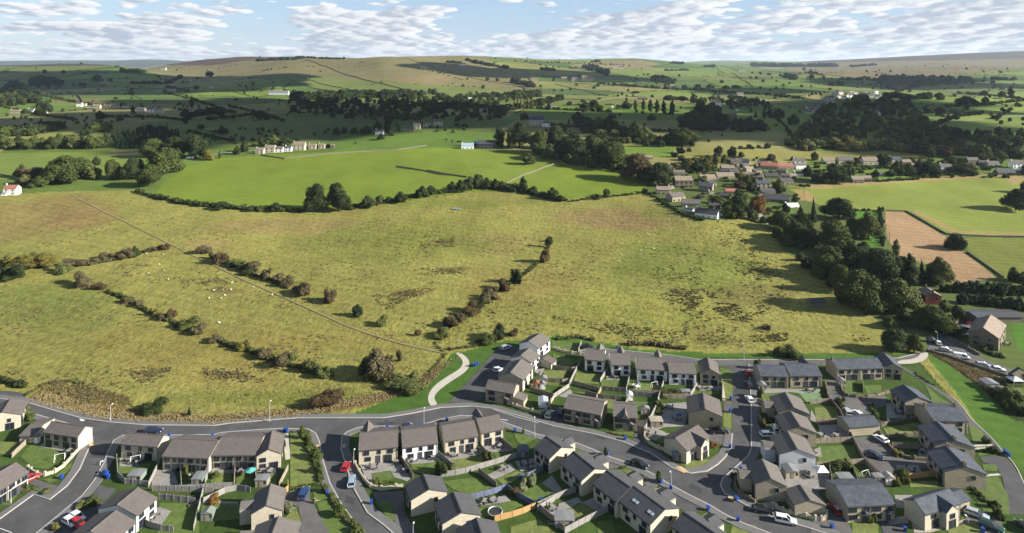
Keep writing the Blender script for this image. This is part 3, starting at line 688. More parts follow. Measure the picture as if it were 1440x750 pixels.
# ------------------------------------------------------------------ cars, bins, lamps, small things
CARC = {}
def carmat(c, name): 
    return mat('car paint '+name, c, .28, 0, metal=.25, spec=.6)
M_CGL = mat('car glass', (.01,.012,.015), .06, 0, spec=.8); M_TYR = mat('tyre', (.02,.02,.02), .9, 0); M_RIM = mat('wheel rim', (.4,.4,.42), .35, 0, metal=.6)
M_HL = mat('headlight glass', (.7,.72,.75), .1, 0); M_TL = mat('tail light', (.4,.02,.02), .2, 0); M_PLAS = mat('black trim', (.03,.03,.032), .6, 0)
CARP = {}
def carparts(style):
    if style in CARP: return CARP[style]
    L, Wd, H = dict(hatch=(4.0,1.74,1.42), suv=(4.6,1.88,1.62), saloon=(4.6,1.82,1.38), van=(5.0,1.95,1.95), pickup=(5.2,1.85,1.65), estate=(4.7,1.8,1.42))[style]
    H *= .92
    # side profile: belt-line stations along x (front = +x)
    S = dict(hatch=[(-.5,.42,.62),(-.47,.3,.86),(-.3,.25,.90),(.15,.25,.88),(.34,.27,.80),(.46,.32,.66),(.5,.4,.55)],)
    st = [(-.5,.36,.55),(-.485,.24,.60),(-.36,.2,.62),(.10,.2,.61),(.27,.2,.58),(.42,.22,.50),(.485,.26,.44),(.5,.34,.38)]
    mb = MB(); ring = 10; vs = []
    for (x,z0,z1) in st:
        hw = Wd/2*(1 if abs(x) < .4 else .96 if abs(x) < .49 else .86); a = z0*H if style != 'x' else 0; b = z1*H
        vs += [(x*L,-hw*.9,a),(x*L,-hw,a+(b-a)*.3),(x*L,-hw*.99,a+(b-a)*.75),(x*L,-hw*.9,b),(x*L,-hw*.45,b+.03*H),(x*L,hw*.45,b+.03*H),(x*L,hw*.9,b),(x*L,hw*.99,a+(b-a)*.75),(x*L,hw,a+(b-a)*.3),(x*L,hw*.9,a)]
    n = len(st); fs = [(ring*i+k,ring*i+(k+1)%ring,ring*(i+1)+(k+1)%ring,ring*(i+1)+k) for i in range(n-1) for k in range(ring)]
    fs += [tuple(range(ring)), tuple(ring*(n-1)+k for k in range(ring-1,-1,-1))]
    mb.add(vs, fs)
    cab = dict(hatch=(-.47,-.40,.06,.24), suv=(-.48,-.43,.05,.22), saloon=(-.40,-.24,.05,.24), van=(-.495,-.48,.22,.36), pickup=(-.12,-.08,.10,.22), estate=(-.48,-.40,.05,.24))[style]
    zb, zt = .60*H, H; b0, t0, t1, b1 = [c*L for c in cab]; hb, ht = Wd/2*.93, Wd/2*.78
    # roof and pillars in body colour
    mb.add([(t0,-ht,zt),(t1,-ht,zt),(t1,ht,zt),(t0,ht,zt),(t0+.1,-ht*.8,zt+.04),(t1-.12,-ht*.8,zt+.04),(t1-.12,ht*.8,zt+.04),(t0+.1,ht*.8,zt+.04)],
           [(4,5,6,7),(0,1,5,4),(1,2,6,5),(2,3,7,6),(3,0,4,7),(3,2,1,0)])
    for sy in (-1,1):
        for (xb,xt) in ((b0,t0),(b1,t1),((b0+b1)/2,(t0+t1)/2)): mb.tube((xb,sy*hb,zb-.03),(xt,sy*ht,zt),.045,.04,4)
        if style == 'van': mb.box(b0+.02, (b0+b1)/2+.3, sy*hb-.03, sy*hb+.03, zb-.1, zt)
    if style == 'pickup':
        for sy in (-1,1): mb.box(-.49*L,-.12*L,sy*Wd*.44-.06,sy*Wd*.44+.06,.5*H,.72*H)
        mb.box(-.495*L,-.47*L,-Wd*.45,Wd*.45,.5*H,.72*H)
    gl = MB().add([(b0,-hb,zb),(b1,-hb,zb),(b1,hb,zb),(b0,hb,zb),(t0+.03,-ht*.98,zt-.02),(t1-.03,-ht*.98,zt-.02),(t1-.03,ht*.98,zt-.02),(t0+.03,ht*.98,zt-.02)],
                  [(0,1,5,4),(1,2,6,5),(2,3,7,6),(3,0,4,7)])
    tr = MB().box(-.49*L,.49*L,-Wd*.44,Wd*.44,.16*H,.30*H)
    r = .33 if style not in ('suv','van','pickup') else .37
    wh = MB().tube((0,-.1,0),(0,.1,0),r,r,14); rim = MB().tube((0,-.11,0),(0,.11,0),r*.62,r*.62,10)
    hl = MB().box(-.06,.05,-.2,.2,-.07,.07)
    CARP[style] = (mb, gl.mesh('windows', M_CGL), tr.mesh('sill_trim', M_PLAS), wh.mesh('tyre', M_TYR), rim.mesh('rim', M_RIM), hl, L, Wd, H, r, {}); return CARP[style]
CARCOL = dict(white=(.78,.78,.78), silver=(.42,.44,.46), grey=(.16,.17,.18), black=(.012,.012,.014), blue=(.02,.06,.17), red=(.45,.02,.02), paleblue=(.32,.40,.48), darkblue=(.015,.025,.07), green=(.02,.06,.045), sage=(.25,.30,.27))
def car(r, x, y, ang, colr, style, label, group='parked cars', name=None, cat=None, scale=1.):
    """ang: heading in degrees, measured on the ground, 0 = pointing right in the picture"""
    bm, gl, tr, wh, rim, hl, L, Wd, H, rr, cache = carparts(style)
    if colr not in cache: cache[colr] = (bm.mesh('body', carmat(CARCOL[colr], colr)), hl.mesh('headlight', M_HL), hl.mesh('tail_light', M_TL))
    p = hit(*pz(r,x,y)); o = empty(name or ('van' if style == 'van' else 'parked_car'), p+Vector((0,0,.03)), R(ang)); o.scale = (scale,)*3
    link('body', cache[colr][0], o); link('windows', gl, o); link('sill_trim', tr, o)
    for sx in (-.31,.31):
        for sy in (-1,1):
            w = link('wheel', wh, o); w.location = (sx*L, sy*(Wd/2-.12), rr); q = link('rim', rim, w)
    for sy in (-1,1):
        a = link('headlight', cache[colr][1], o); a.location = (.478*L, sy*Wd*.36, .42*H); b = link('tail_light', cache[colr][2], o); b.location = (-.487*L, sy*Wd*.38, .5*H)
    tag(o, label, cat or ('van' if style == 'van' else 'pickup truck' if style == 'pickup' else 'car'), group); return o
M_BLUE = mat('blue plastic', (.015,.055,.26), .5, 0); M_BIND = mat('dark bin', (.02,.03,.025), .5, 0)
BM = {}
def bin_(r, x, y, place, col='blue', group='blue wheelie bins put out along the kerbs'):
    if col not in BM:
        m = M_BLUE if col == 'blue' else M_BIND
        b = MB().add([(-.24,-.27,.06),(.24,-.27,.06),(.24,.27,.06),(-.24,.27,.06),(-.3,-.36,1.0),(.3,-.36,1.0),(.3,.36,1.0),(-.3,.36,1.0)], [(0,3,2,1),(4,5,6,7),(0,1,5,4),(1,2,6,5),(2,3,7,6),(3,0,4,7)])
        l = MB().box(-.33,.33,-.40,.38,1.0,1.07).box(-.28,.28,.38,.46,.96,1.04)
        w = MB().tube((-.3,0,0),(-.22,0,0),.11,.11,10).tube((.22,0,0),(.3,0,0),.11,.11,10)
        BM[col] = (b.mesh('bin_body', m), l.mesh('lid', m), w.mesh('wheel', M_TYR))
    p = hit(*pz(r,x,y)); o = empty('wheelie_bin', p, random.uniform(-.6,.6)); o.scale = (1.0,1.0,.95)
    link('bin_body', BM[col][0], o); link('lid', BM[col][1], o); q = link('wheel', BM[col][2], o); q.location = (0,.3,.11)
    tag(o, f'{col} wheelie bin {place}', 'bin', group); return o
M_LAMP = mat('galvanised steel', (.5,.5,.5), .5, .05, 2, metal=.3)
def lamp(r, x, y, hz, place):
    p = hit(*pz(r,x,y)); h = hz/REG[r][2]*mpp(p); o = empty('street_lamp', p, 0)
    MB().tube((0,0,0),(0,0,1.2),.10,.09,8).tube((0,0,1.2),(0,0,h),.06,.045,8).tube((0,0,h),(.0,.75,h+.08),.035,.03,6).build('pole', M_LAMP, o)
    MB().box(-.14,.14,.6,1.15,h+.03,h+.14).build('lamp_head', M_WFR, o); tag(o, 'slim grey street lamp '+place, 'street lamp', 'street lamps along the estate roads'); return o
M_SHG = mat('shed green', (.16,.19,.16), .85, .15, 1); M_SHF = mat('grey felt', (.17,.175,.175), .9, .15, 1); M_SHB = mat('shed dark blue', (.09,.10,.13), .8, .1, 1); M_SHO = mat('shed red brown', (.20,.08,.05), .85, .15, 1)
def shed(r, x, y, w, d, label, wall=None, roof=None, h=1.75, ang=0, kind='shed', flat=False, cat='shed'):
    p = hit(*pz(r,x,y)); o = empty(kind, p, R(ang)); wall = wall or M_WOODG; roof = roof or M_SHF; rs = .1 if flat else .45
    MB().box(-w/2,w/2,0,d,0,h).build('wall', wall, o)
    MB().prism([(-w/2-.12,h+.003),(0,h+rs),(w/2+.12,h+.003),(w/2+.12,h-.06),(-w/2-.12,h-.06)], -.15, d+.15).build('roof', roof, o)
    MB().box(-.4,.4,-.06,-.003,.05,h*.88).build('door', M_WFR if wall == M_WHITE else M_WOOD, o)
    MB().box(w*.28,w*.42,-.05,-.003,h*.5,h*.8).build('window', M_GLASS, o); return tag(o, label, cat)
# ================================================================== roads, pavements, lawns
NR = [(-300,566),(0,561),(36,566),(70,576),(112,588),(154,594),(202,598),(300,599),(324,595.5),(419,588),(540,588),(578,582),(620,573.6),(662,571.6),(693,575),(732,586),(780,600),(832,610),(874,621),(916,638),(944,657.6),(958,664),(972,666),(994.5,663),(1010,653),(1020,643),(1028,630),(1030,610),(1030,560),(1030.5,552),(1030,536),(1027,524),(1020,517),(1008,514)]
SR = [(1053,513),(1054,530),(1056,560),(1056.6,600),(1056.6,630),(1052,642),(1036,656),(1016,674),(1013,683),(1019,694),(1044,708),(1064,719),(1100,733),(1134,742),(1180,757),(1300,800),(1300,860),(1180,790),(1080,749.5),(1044,736),(1016,722),(1000,712),(972,698),(944,683),(916,666),(894,655),(860,644),(832,632),(804,621),(780,617),(754.5,611),(724,600),(704,593),(676,586),(648,585),(620,590),(586,600),(514,600),(500,603),(488,608),(481,614),(479.5,632),(488,660),(498,688),(517,722),(540,739),(580,775),(600,830),(560,830),(509,749),(481,711),(464,680),(453,644),(449,621),(444,610),(434,604),(397,603),(360,605),(310,609),(300,612),(171,613),(160,620),(151,638),(146,652),(132,677),(115,698),(53,749),(-10,800),(-260,860),(-180,790),(0,730),(47,696),(70,703),(95,683),(112,660),(123,635),(130.5,621),(129,612),(119,603),(46,582),(0,572),(-300,586)]
sheet('road', M_TAR, NR+SR, .012)
EX = [(813,493),(850,491),(891,494.6),(944,500),(986,506),(1053,506),(1160,506),(1240,503.5),(1262,504),(1288,498),(1294,494),(1300,500),(1302,506),(1290,509),(1266,513),(1200,514),(1053,513.5),(1008,514),(980,512),(940,508),(880,507),(830,503),(812,499)]
sheet('road', M_TAR2, EX, .016)
def offset_px(poly, w): 
    P = [Vector((p.x,p.y,0)) for p in (hit(x,y) for x,y in poly)]; q = []
    for i,p in enumerate(P):
        d = (P[min(i+1,len(P)-1)]-P[max(i-1,0)]).normalized(); n = Vector((-d.y,d.x,0)); r = p+n*w; q.append((CX+F0*r.x/r.y, HY+F0*HC/r.y))
    return q
def pave(line, w, kerb=True, m=None):
    """pavement to one side of a kerb line, with its kerb"""
    o = offset_px(line, w); sheet('pavement', m or M_PAVE, line+o[::-1], .13, thick=.14)
    if kerb: ribbon('kerb', M_KERB, line, .28, .15, 0, thick=.16, drape=False)
pave(NR[:26][::-1] if False else NR[0:28], 2.0)
K2 = [(1053,513),(1054,530),(1056,560),(1056.6,600),(1056.6,630),(1052,642),(1036,656),(1016,674),(1013,683),(1019,694),(1044,708),(1064,719),(1100,733),(1134,742),(1180,757)]
pave(K2, 2.2)
K3 = [(1180,790),(1080,749.5),(1044,736),(1016,722),(1000,712),(972,698),(944,683),(916,666),(894,655),(860,644),(832,632),(804,621),(780,617),(754.5,611),(724,600),(704,593),(676,586),(648,585),(620,590),(586,600),(514,600),(500,603),(488,608),(481,614),(479.5,632),(488,660),(498,688),(517,722),(540,739),(580,775)]
pave(K3, 2.1)
K4 = [(509,749),(481,711),(464,680),(453,644),(449,621),(444,610),(434,604),(397,603),(360,605),(310,609),(300,612),(171,613),(160,620),(151,638),(146,652),(132,677),(115,698),(53,749),(-10,800)]
pave(K4, 1.9)
K5 = [(-180,790),(0,730),(47,696),(70,703),(95,683),(112,660),(123,635),(130.5,621),(129,612),(119,603),(46,582),(0,572)]
pave(K5, 2.0)
M_PATCH = mat('fresh asphalt', (.042,.042,.045), .9, .15, .5); M_IRON = mat('rusty iron', (.12,.075,.05), .8, .2, 3)
for q in [('A',470,340,560,345,555,375,462,368),('C',180,195,260,190,262,204,182,209),('D',420,255,470,268,462,280,412,268),('E',262,20,330,22,330,60,262,58),('D',900,500,960,530,948,552,888,520),('B',880,560,930,575,920,610,872,592)]: sheet('road_patch', M_PATCH, pts(*q[:1],*q[1:]), .02)
for r,x,y in [('A',380,555),('A',243,630),('B',820,480),('C',480,175),('D',640,340),('E',300,190),('E',120,470),('E',300,620),('F',300,310),('H',650,470),('A',640,238),('B',450,210)]: sheet('manhole_cover', M_IRON, pts(r,x-7,y-4,x+7,y-4,x+7,y+4,x-7,y+4), .03)
# dropped-kerb tactile slabs and painted marks
M_TACT = mat('tactile paving', (.46,.33,.18), .9, .1, 1)
for r,*q in [('A',445,297,465,293,470,312,448,320),('B',862,305,876,303,878,322,862,325),('D',820,420,850,416,890,446,858,450),('E',232,565,275,590,262,600,225,575),('B',730,308,746,310,748,322,730,320)]:
    sheet('tactile_paving', M_TACT, pts(r,*q), .15)
ribbon('road_marking', M_PAINT, pts('A',165,150,210,167,260,184), .18, .02, 0, drape=False)
ribbon('road_marking', M_PAINT, pts('C',760,127,830,150,900,172,990,196), .14, .02, 0, drape=False)
for a,b,c,d in [(400,176,425,183),(402,182,420,187),]: ribbon('road_marking', M_PAINT, pts('A',a,b,c,d), .35, .02, 0, drape=False)
ribbon('road_marking', M_PAINT, pts('C',600,166,660,167), .3, .02, 0, drape=False)
ribbon('road_marking', M_PAINT, pts('C',800,178,835,184), .25, .02, 0, drape=False)
ribbon('road_marking', M_PAINT, pts('A',0,725,60,748), .14, .02, 0, drape=False)
# drives, courts and car parks
DR = [pts('G',40,450,270,195,300,165,402,172,420,200,350,240,290,330,225,360,222,400,205,440,110,456),
      pts('F',80,-20,90,90,180,168,300,150,345,118,382,108,378,62,200,68,160,52,130,5,118,-20),
      pts('F',215,272,300,262,350,250,412,340,480,382,655,395,655,428,520,425,455,445,420,462,372,500,340,470,262,380),
      pts('F',850,368,950,362,975,372,1010,400,1060,480,1120,660,1000,655,962,470,930,415,862,392),
      pts('F',760,700,800,640,870,640,960,690,960,760,1120,760,1120,900,760,900),
      pts('E',110,225,240,222,240,310,150,300,128,270), pts('E',370,225,475,225,475,272,372,270), pts('E',205,145,205,90,248,90,248,145),
      pts('E',715,650,790,640,850,735,850,800,750,800,740,720), pts('F',345,690,450,670,480,745,480,800,380,800),
      pts('B',565,560,640,520,700,520,700,575,790,735,810,780,620,800,655,690,640,620,570,590),
      pts('A',145,470,290,515,250,560,190,520,140,500), pts('A',370,600,470,500,585,530,520,600,400,760,220,760),
      pts('C',150,545,310,540,320,650,380,760,290,760,270,700,260,620,180,590),
      pts('C',330,212,460,206,480,230,330,232), pts('G',520,530,560,465,612,480,615,560), pts('G',700,180,760,165,800,190,720,210),
      pts('G',960,640,1010,540,1050,520,1030,690,1000,690), pts('D',605,285,690,170,660,290,680,340), pts('D',445,375,500,360,620,395,535,420,480,430),
      pts('D',640,480,700,445,735,480,730,520,700,530), pts('D',800,545,900,540,1000,620,900,650,840,625),pts('I',590,372,640,350,688,330,760,370,860,440,1010,500,1010,540,900,515,760,470,640,418,590,398),
      pts('I',600,352,690,328,750,255,835,255,790,330,700,345,640,375,600,380), pts('A',0,35,0,75,120,88,135,50,60,38), pts('F',0,700,100,620,130,760,0,800)]
for k, p in enumerate(DR): sheet('driveway' if k else 'parking_court', M_TAR2 if k % 3 else M_TAR, p, .03)
PVF = [pts('E',330,605,470,590,480,620,440,640,330,625), pts('F',490,640,560,725,700,700,800,672,795,685,700,720,600,748,520,748)]
for p in PVF: sheet('paved_forecourt', M_GRAV, p, .04)
LAWNS = dict(
 A=[(100,365,165,295,300,330,280,400,240,430,165,420),(-60,290,100,290,60,360,-60,345),(595,415,760,395,720,500,595,490),(800,600,1000,600,1000,760,790,760),(1020,615,1075,615,1075,660,1015,660),(270,470,360,395,370,410,300,480,250,500,215,480),(170,515,245,545,240,555,165,530),(100,185,170,178,160,185,110,195),(10,590,90,560,50,610,0,610)],
 B=[(600,250,660,250,690,330,760,480,700,500,600,525),(705,530,800,530,830,580,730,585),(730,595,830,580,940,745,960,800,800,800),(600,640,630,618,655,690,600,745,560,700),(430,450,530,460,530,515,430,510),(330,450,420,455,420,515,330,515),(205,450,305,450,305,510,200,505),(160,605,350,600,350,680,220,690,150,650)],
 C=[(150,450,245,440,265,480,165,490),(350,405,470,395,540,440,430,460,360,440),(540,385,700,360,760,400,640,440,575,440),(765,350,870,345,880,370,790,395),(510,490,680,470,790,540,650,565,560,530),(780,480,880,440,930,450,820,515),(690,620,880,590,950,640,770,685,700,660),(895,560,1010,505,1071,560,990,610),(850,720,990,680,1071,740,1071,780,850,780),(165,590,250,590,270,690,240,680),(865,245,930,235,995,270,910,310,880,290),(560,183,640,178,600,195,560,195)],
 D=[(40,545,150,500,235,560,110,610),(270,630,360,600,435,650,330,690),(320,315,440,350,440,375,320,340),(530,430,580,400,655,450,620,470),(710,520,800,540,760,570,720,550),(485,245,600,250,600,280,530,280),(700,280,800,255,800,290,740,300),(840,400,870,390,990,380,1071,320,1071,385,960,420,880,425),(430,690,500,690,520,750,430,790)],
 E=[(205,148,245,148,245,225,205,215),(210,-60,250,-60,250,80,215,80),(400,50,480,45,480,90,420,95),(660,120,770,110,790,170,670,185),(680,315,860,310,890,385,680,395),(380,120,460,120,465,180,385,180),(390,270,470,270,470,310,385,350),(760,460,820,450,820,480,770,485),(870,450,960,420,990,490,900,500),(250,700,370,710,370,750,300,800,240,750),(850,690,960,680,980,760,850,760)],
 F=[(160,-30,220,-30,225,50,175,50),(265,10,355,5,355,40,285,50),(365,225,560,190,610,200,610,250,390,265),(400,290,560,290,560,330,430,320),(830,480,940,465,990,560,1000,660,870,640,810,560),(690,730,830,690,850,760,690,760),(790,200,860,240,895,300,815,300),(570,0,650,70,700,100,612,105,600,60),(490,490,640,490,640,520,500,520),(838,330,900,320,930,350,845,362),(862,405,930,405,940,440,870,436),(210,690,340,690,340,760,210,760),(930,20,1071,20,1071,60,1000,80)],
 G=[(560,205,690,245,650,270,570,260),(500,290,640,290,620,330,540,330),(510,345,600,350,590,370,530,365),(460,390,570,395,560,415,470,405),(680,300,800,310,790,360,665,350),(805,335,905,340,900,385,805,375),(555,140,700,155,685,200,555,180),(820,430,880,430,860,485,830,480),(650,395,720,400,780,420,700,410),(850,600,970,600,960,630,880,630)],
 H=[(85,355,240,360,240,405,85,400),(265,395,400,390,400,420,270,420),(545,275,600,290,605,330,545,330),(560,345,607,345,607,440,575,440),(410,395,545,395,545,410,410,410),(100,445,220,450,210,500,150,490),(745,405,890,400,880,440,770,450),(105,235,130,235,130,280,110,280)],
 I=[(650,150,780,130,740,165,650,170),(560,195,650,180,640,200,570,210)])
pale = 0
for r, L in LAWNS.items():
    for k, p in enumerate(L): sheet('lawn', M_LAWN2 if (k*7+ord(r)) % 3 == 0 else M_LAWN, pts(r,*p), .045)
for r,p in [('A',(790,455,860,460,845,510,780,500)),('E',(580,45,670,45,690,85,620,90)),('E',(690,225,780,215,800,280,700,280)),('H',(945,405,1040,400,1060,440,980,450))]:
    sheet('artificial_lawn', M_ARTI, pts(r,*p), .05)
PAT = dict(A=[(210,300,385,330,360,350,200,315),(600,370,720,385,700,415,600,415),(770,430,870,435,900,520,760,520),(735,640,800,620,860,640,800,720,700,715)],
 B=[(430,425,530,435,530,460,430,445),(205,430,420,430,420,452,205,448),(130,580,340,595,340,605,130,598)],
 C=[(90,400,285,385,350,470,330,490,265,470,245,435,150,450,160,500,120,470),(310,385,490,370,500,390,360,410),(510,360,720,325,700,355,540,388),(705,315,830,290,860,325,850,340,750,345),(720,465,850,400,880,430,770,480),(660,600,820,560,850,590,700,615),(870,390,1000,370,1010,430,900,440)],
 D=[(150,500,200,460,270,560,235,560),(340,600,440,560,520,640,450,650),(135,640,330,570,350,590,200,680),(680,240,790,250,720,285,680,270),(590,190,730,175,760,220,700,240)],
 E=[(510,430,730,410,740,530,660,540,520,540),(645,130,690,210,640,180),(660,330,690,320,700,370,670,365),(680,210,700,290,860,280,860,200)],
 F=[(380,100,500,95,480,170,380,175),(540,320,640,300,650,370,540,370),(430,410,540,410,560,450,440,455),(420,560,510,560,500,630,430,620),(380,680,500,660,490,700,400,710)],
 G=[(470,290,520,280,500,320),(455,360,520,345,500,385,450,388),(590,420,650,385,660,400,640,430),(830,320,890,320,900,340,830,338)],
 H=[(250,460,380,450,380,520,250,520),(190,520,380,520,370,570,190,580),(440,370,560,370,560,390,440,392),(190,570,270,600,230,640,180,630),(750,380,1050,385,1040,402,940,404,890,398,770,404)])
for r, L in PAT.items():
    for p in L: sheet('patio', M_FLAG, pts(r,*p), .06, thick=.06)
FP = pts('R',1214,345,1240,342,1280,372,1290,405,1270,440,1190,490,1130,535,1105,570,1130,606,1092,614,1076,580,1085,540,1120,500,1180,460,1240,425,1256,395,1245,370)
sheet('footpath', M_PATH, FP, .03, smooth=2)
ribbon('footpath', M_TAR2, pts('I',460,488,500,512,560,552,610,585,650,612,700,640,740,672,770,730,800,790), 1.5, .03, 2, drape=False)
ribbon('footpath', M_TAR2, pts('F',700,70,740,104,790,180,840,220,900,280,960,345), 2.0, .034, 2, drape=False)
ribbon('kerb', M_KERB, pts('F',715,70,755,104,805,178,852,218,912,276,970,345,1030,410,1071,500,1140,640), .25, .10, 1, thick=.12, drape=False)
sheet('footpath', M_PATH, pts('I',430,470,445,452,510,448,545,432,548,410,590,410,590,438,560,460,500,472), .028, smooth=1)
ribbon('footpath', M_PATH, pts('B',578,250,582,310,590,380), 1.3, .05, 0, drape=False); ribbon('footpath', M_PATH, pts('B',720,583,810,560), 1.5, .06, 0, drape=False)
ribbon('footpath', M_PATH, pts('H',560,345,562,390,566,440), .9, .06, 0, drape=False); ribbon('footpath', M_PATH, pts('H',550,335,605,338), .9, .06, 0, drape=False)
for q in [(815,312,912,308),(815,326,915,322),(870,462,950,455)]: ribbon('footpath', M_PATH, pts('F',*q), .8, .06, 0, drape=False)
track = [(95,272),(130,290),(180,313),(245,347),(290,368),(330,388),(375,408),(420,428),(460,446),(500,464),(560,483),(600,492),(625,497)]
ribbon('field_track', M_TRACK, track, .85, .2, 2)
ribbon('lane', mat('lane stone', (.26,.25,.22), .9, .15, .5), [(220,225),(260,223),(300,218),(340,213),(370,213)], 4, .25, 2)
ribbon('lane', mat('lane stone', (.26,.25,.22)), pts('K',1060,570,1100,600,1140,640), 4, .3, 1)
ribbon('kerb', M_KERB, EX[:11], .3, .12, 0, thick=.12, drape=False)

# ================================================================== the estate's houses
W_, S_ = M_WHITE, M_BUFF
hs = house
hs('cream gable-fronted house at the left edge beside the main road','A',(-75,172),(97,168),(-20,85),'y',opt=('gw',),wall=M_CREAM)
hs('small brown-roofed garage left of the walled corner garden','A',(97,258),(160,265),(180,204),rr=True,he=2.1,rise=.8,cat='garage',name='garage')
hs('cream house with white right gable above the walled corner lawn','A',(215,243),(388,270),(237,188),units=2,front='two')
hs('cream house seen at a slant in the bottom left corner','A',(-70,575),(147,440),(93,386),rr=True,units=2)
hs('cream detached house right of the side road with a railed lawn','A',(603,302),(790,318),(622,243))
hs('cream semi-detached pair left of the cross-gabled terrace','A',(813,362),(1045,377),(838,272),units=2)
hs('long cream terrace joined to a cross gable','B',(207,357),(426,360),(218,262),units=2)
hs('cream cross-gabled end house with ridge running towards the road','B',(427,360),(556,358),(488,236),'y',opt=('gw','blank'))
hs('white-fronted house with its light gable above a paved patio','A',(690,662),(790,570),(705,508),rr=True,front='two',wall=W_)
hs('low brown-roofed house in front of two parked white cars','A',(560,800),(685,690),(590,628),rr=True,wall=W_)
hs('dark-and-light roofed house left of the blue parked car','B',(400,648),(560,645),(475,504),'y',opt=('wingl',),roof=M_RGRY)
hs('grey-roofed house cut by the bottom edge below the blue car','B',(395,790),(625,790),(510,665),'y',opt=('wingl',),roof=M_RGRY)
hs('cream detached house at the bend of the side road with walled patio','C',(85,333),(285,318),(62,250),opt=('rear','rearl'))
hs('white-rendered house in the curved row of four','C',(305,318),(487,300),(270,236),wall=W_,units=1)
hs('cream house with white patio doors, third of the curved row','C',(520,288),(690,262),(480,213),units=1)
hs('cream house at the right end of the curved row beside a bin','C',(703,248),(820,225),(664,178),front='two',opt=('rear','rearl'))
hs('charcoal-roofed house nearest the blue bin and lawn corner','C',(345,585),(537,543),(405,453),'y',roof=M_RDRK)
hs('charcoal-roofed house with cream gable left of the trampoline','C',(500,700),(708,665),(540,545),'y',roof=M_RDRK)
hs('charcoal-roofed house cut by the bottom edge under the trampoline lawn','C',(605,825),(815,790),(665,672),'y',roof=M_RDRK)
hs('charcoal-roofed house beside the dark garden shed','D',(185,378),(312,322),(165,262),'y',roof=M_RDRK,opt=('wingr',))
hs('charcoal-roofed house with a grey garage wing toward the road','D',(343,487),(490,432),(300,340),'y',roof=M_RDRK,opt=('wingr',))
hs('charcoal terrace house without roof lights above paved back yards','D',(522,592),(668,520),(468,435),'y',roof=M_RDRK,opt=('wingr',))
hs('dark terrace house with four roof lights in its slope','D',(687,705),(850,628),(600,517),'y',roof=M_RDRK,opt=('sky','wingr'))
hs('charcoal-roofed house at the bottom edge beside the white-lined drive','D',(960,830),(1110,770),(838,652),'y',roof=M_RDRK,opt=('wingr',))
hs('cream corner house with small front gable at the road junction','D',(875,335),(1000,268),(785,287),front='two',opt=('cross',),he=3.6)
hs('buff stone house with wide gable above the black pickup','D',(882,148),(1058,163),(968,45),'y',wall=S_)
hs('narrow stone house with a dormer gable over its porch','D',(507,165),(632,172),(520,97),front='street',opt=('dorm',),wall=S_,roof=M_RGRY)
hs('grey-roofed stone semi-detached pair facing the main road','D',(258,122),(447,158),(280,56),units=2,front='street',wall=S_,roof=M_RGRY)
hs('stone house with cream lean-to and walled garden by the car park','G',(220,383),(365,408),(240,335),front='street',wall=S_,roof=M_RGRY,opt=('lean',))
hs('grey-roofed house nearest the silver-roofed summerhouse','G',(415,338),(467,267),(405,230),rr=True,front='two',roof=M_RGRY)
hs('middle house of three stepping up the car park edge','G',(455,252),(500,212),(445,177),rr=True,front='two',wall=W_,roof=M_RGRY)
hs('uppermost white-walled house beside the rough pasture','G',(490,180),(552,135),(507,97),rr=True,front='two',wall=W_,roof=M_RGRY)
hs('small cream garage with gabled roof between three stepped houses','G',(558,257),(582,236),(540,207),rr=True,he=2.0,rise=.8,cat='garage',name='garage')
hs('leftmost white detached house facing the back lawns','G',(720,235),(820,243),(738,182),front='two',wall=W_,roof=M_RGRY,opt=('rear',))
hs('white house second in the upper row, small drive behind','G',(857,262),(955,262),(860,205),front='two',wall=W_,roof=M_RGRY,opt=('rear',))
hs('widest white house of the upper row above the play set','H',(127,283),(282,290),(138,222),wall=W_,roof=M_RGRY,opt=('rear',))
hs('white house at the right end of the upper row','H',(290,303),(428,308),(292,247),wall=W_,roof=M_RGRY)
hs('buff stone gabled house beside the upper road corner','H',(443,305),(545,308),(492,223),'y',wall=S_,opt=('gw',))
hs('stone house with slate roof right of the red car','H',(748,318),(890,320),(750,263),wall=S_,roof=M_SLAT)
hs('slate-roofed stone house above the putting-green lawn','H',(900,318),(1058,315),(903,258),wall=S_,roof=M_SLAT,opt=('rear',))
hs('topmost of three gabled houses stepping down beside the white car','E',(480,150),(637,145),(545,42),'y',wall=S_,roof=M_RGRY,opt=('wingl',))
hs('middle of three stepped gabled houses with artificial lawn','E',(512,250),(670,238),(580,137),'y',wall=S_,roof=M_RGRY)
hs('grey-rendered gable house below two stone gables','E',(487,365),(667,355),(565,238),'y',wall=M_GREYR,roof=M_RGRY,opt=('wingl',))
hs('stone gabled house at the junction corner with glazed garden room','E',(365,515),(522,505),(430,376),'y',wall=S_,roof=M_RGRY,opt=('wingl',))
hs('low stone double garage behind the silver car on the bend','E',(565,618),(718,600),(625,505),'y',he=2.7,rise=1.1,wall=S_,roof=M_RGRY,cat='garage',name='garage')
hs('slate-roofed stone terrace beside the grass field','I',(137,500),(370,490),(142,447),units=2,wall=S_,roof=M_SLAT,chim=1)
hs('stone cross gable ending the slate terrace','I',(367,495),(460,490),(390,415),'y',wall=S_,roof=M_SLAT,opt=('gw',),chim=0)
hs('slate-roofed stone house with round-cornered court on its left','F',(480,100),(607,86),(495,2),'y',wall=S_,roof=M_SLAT)
hs('slate house at the top of the stepped terrace by the path','F',(625,190),(790,183),(625,115),wall=S_,roof=M_SLAT,chim=2,front='two')
hs('middle house of the stepped slate terrace','F',(640,328),(812,302),(705,190),'y',wall=S_,roof=M_SLAT,chim=1)
hs('lowest house of the stepped slate terrace with wide stone gable','F',(685,460),(873,438),(745,313),'y',wall=S_,roof=M_SLAT,chim=2)
hs('slate-roofed stone pair with grey side wall and bay windows','F',(188,618),(427,602),(152,512),units=2,front='street',wall=S_,roof=M_SLAT)
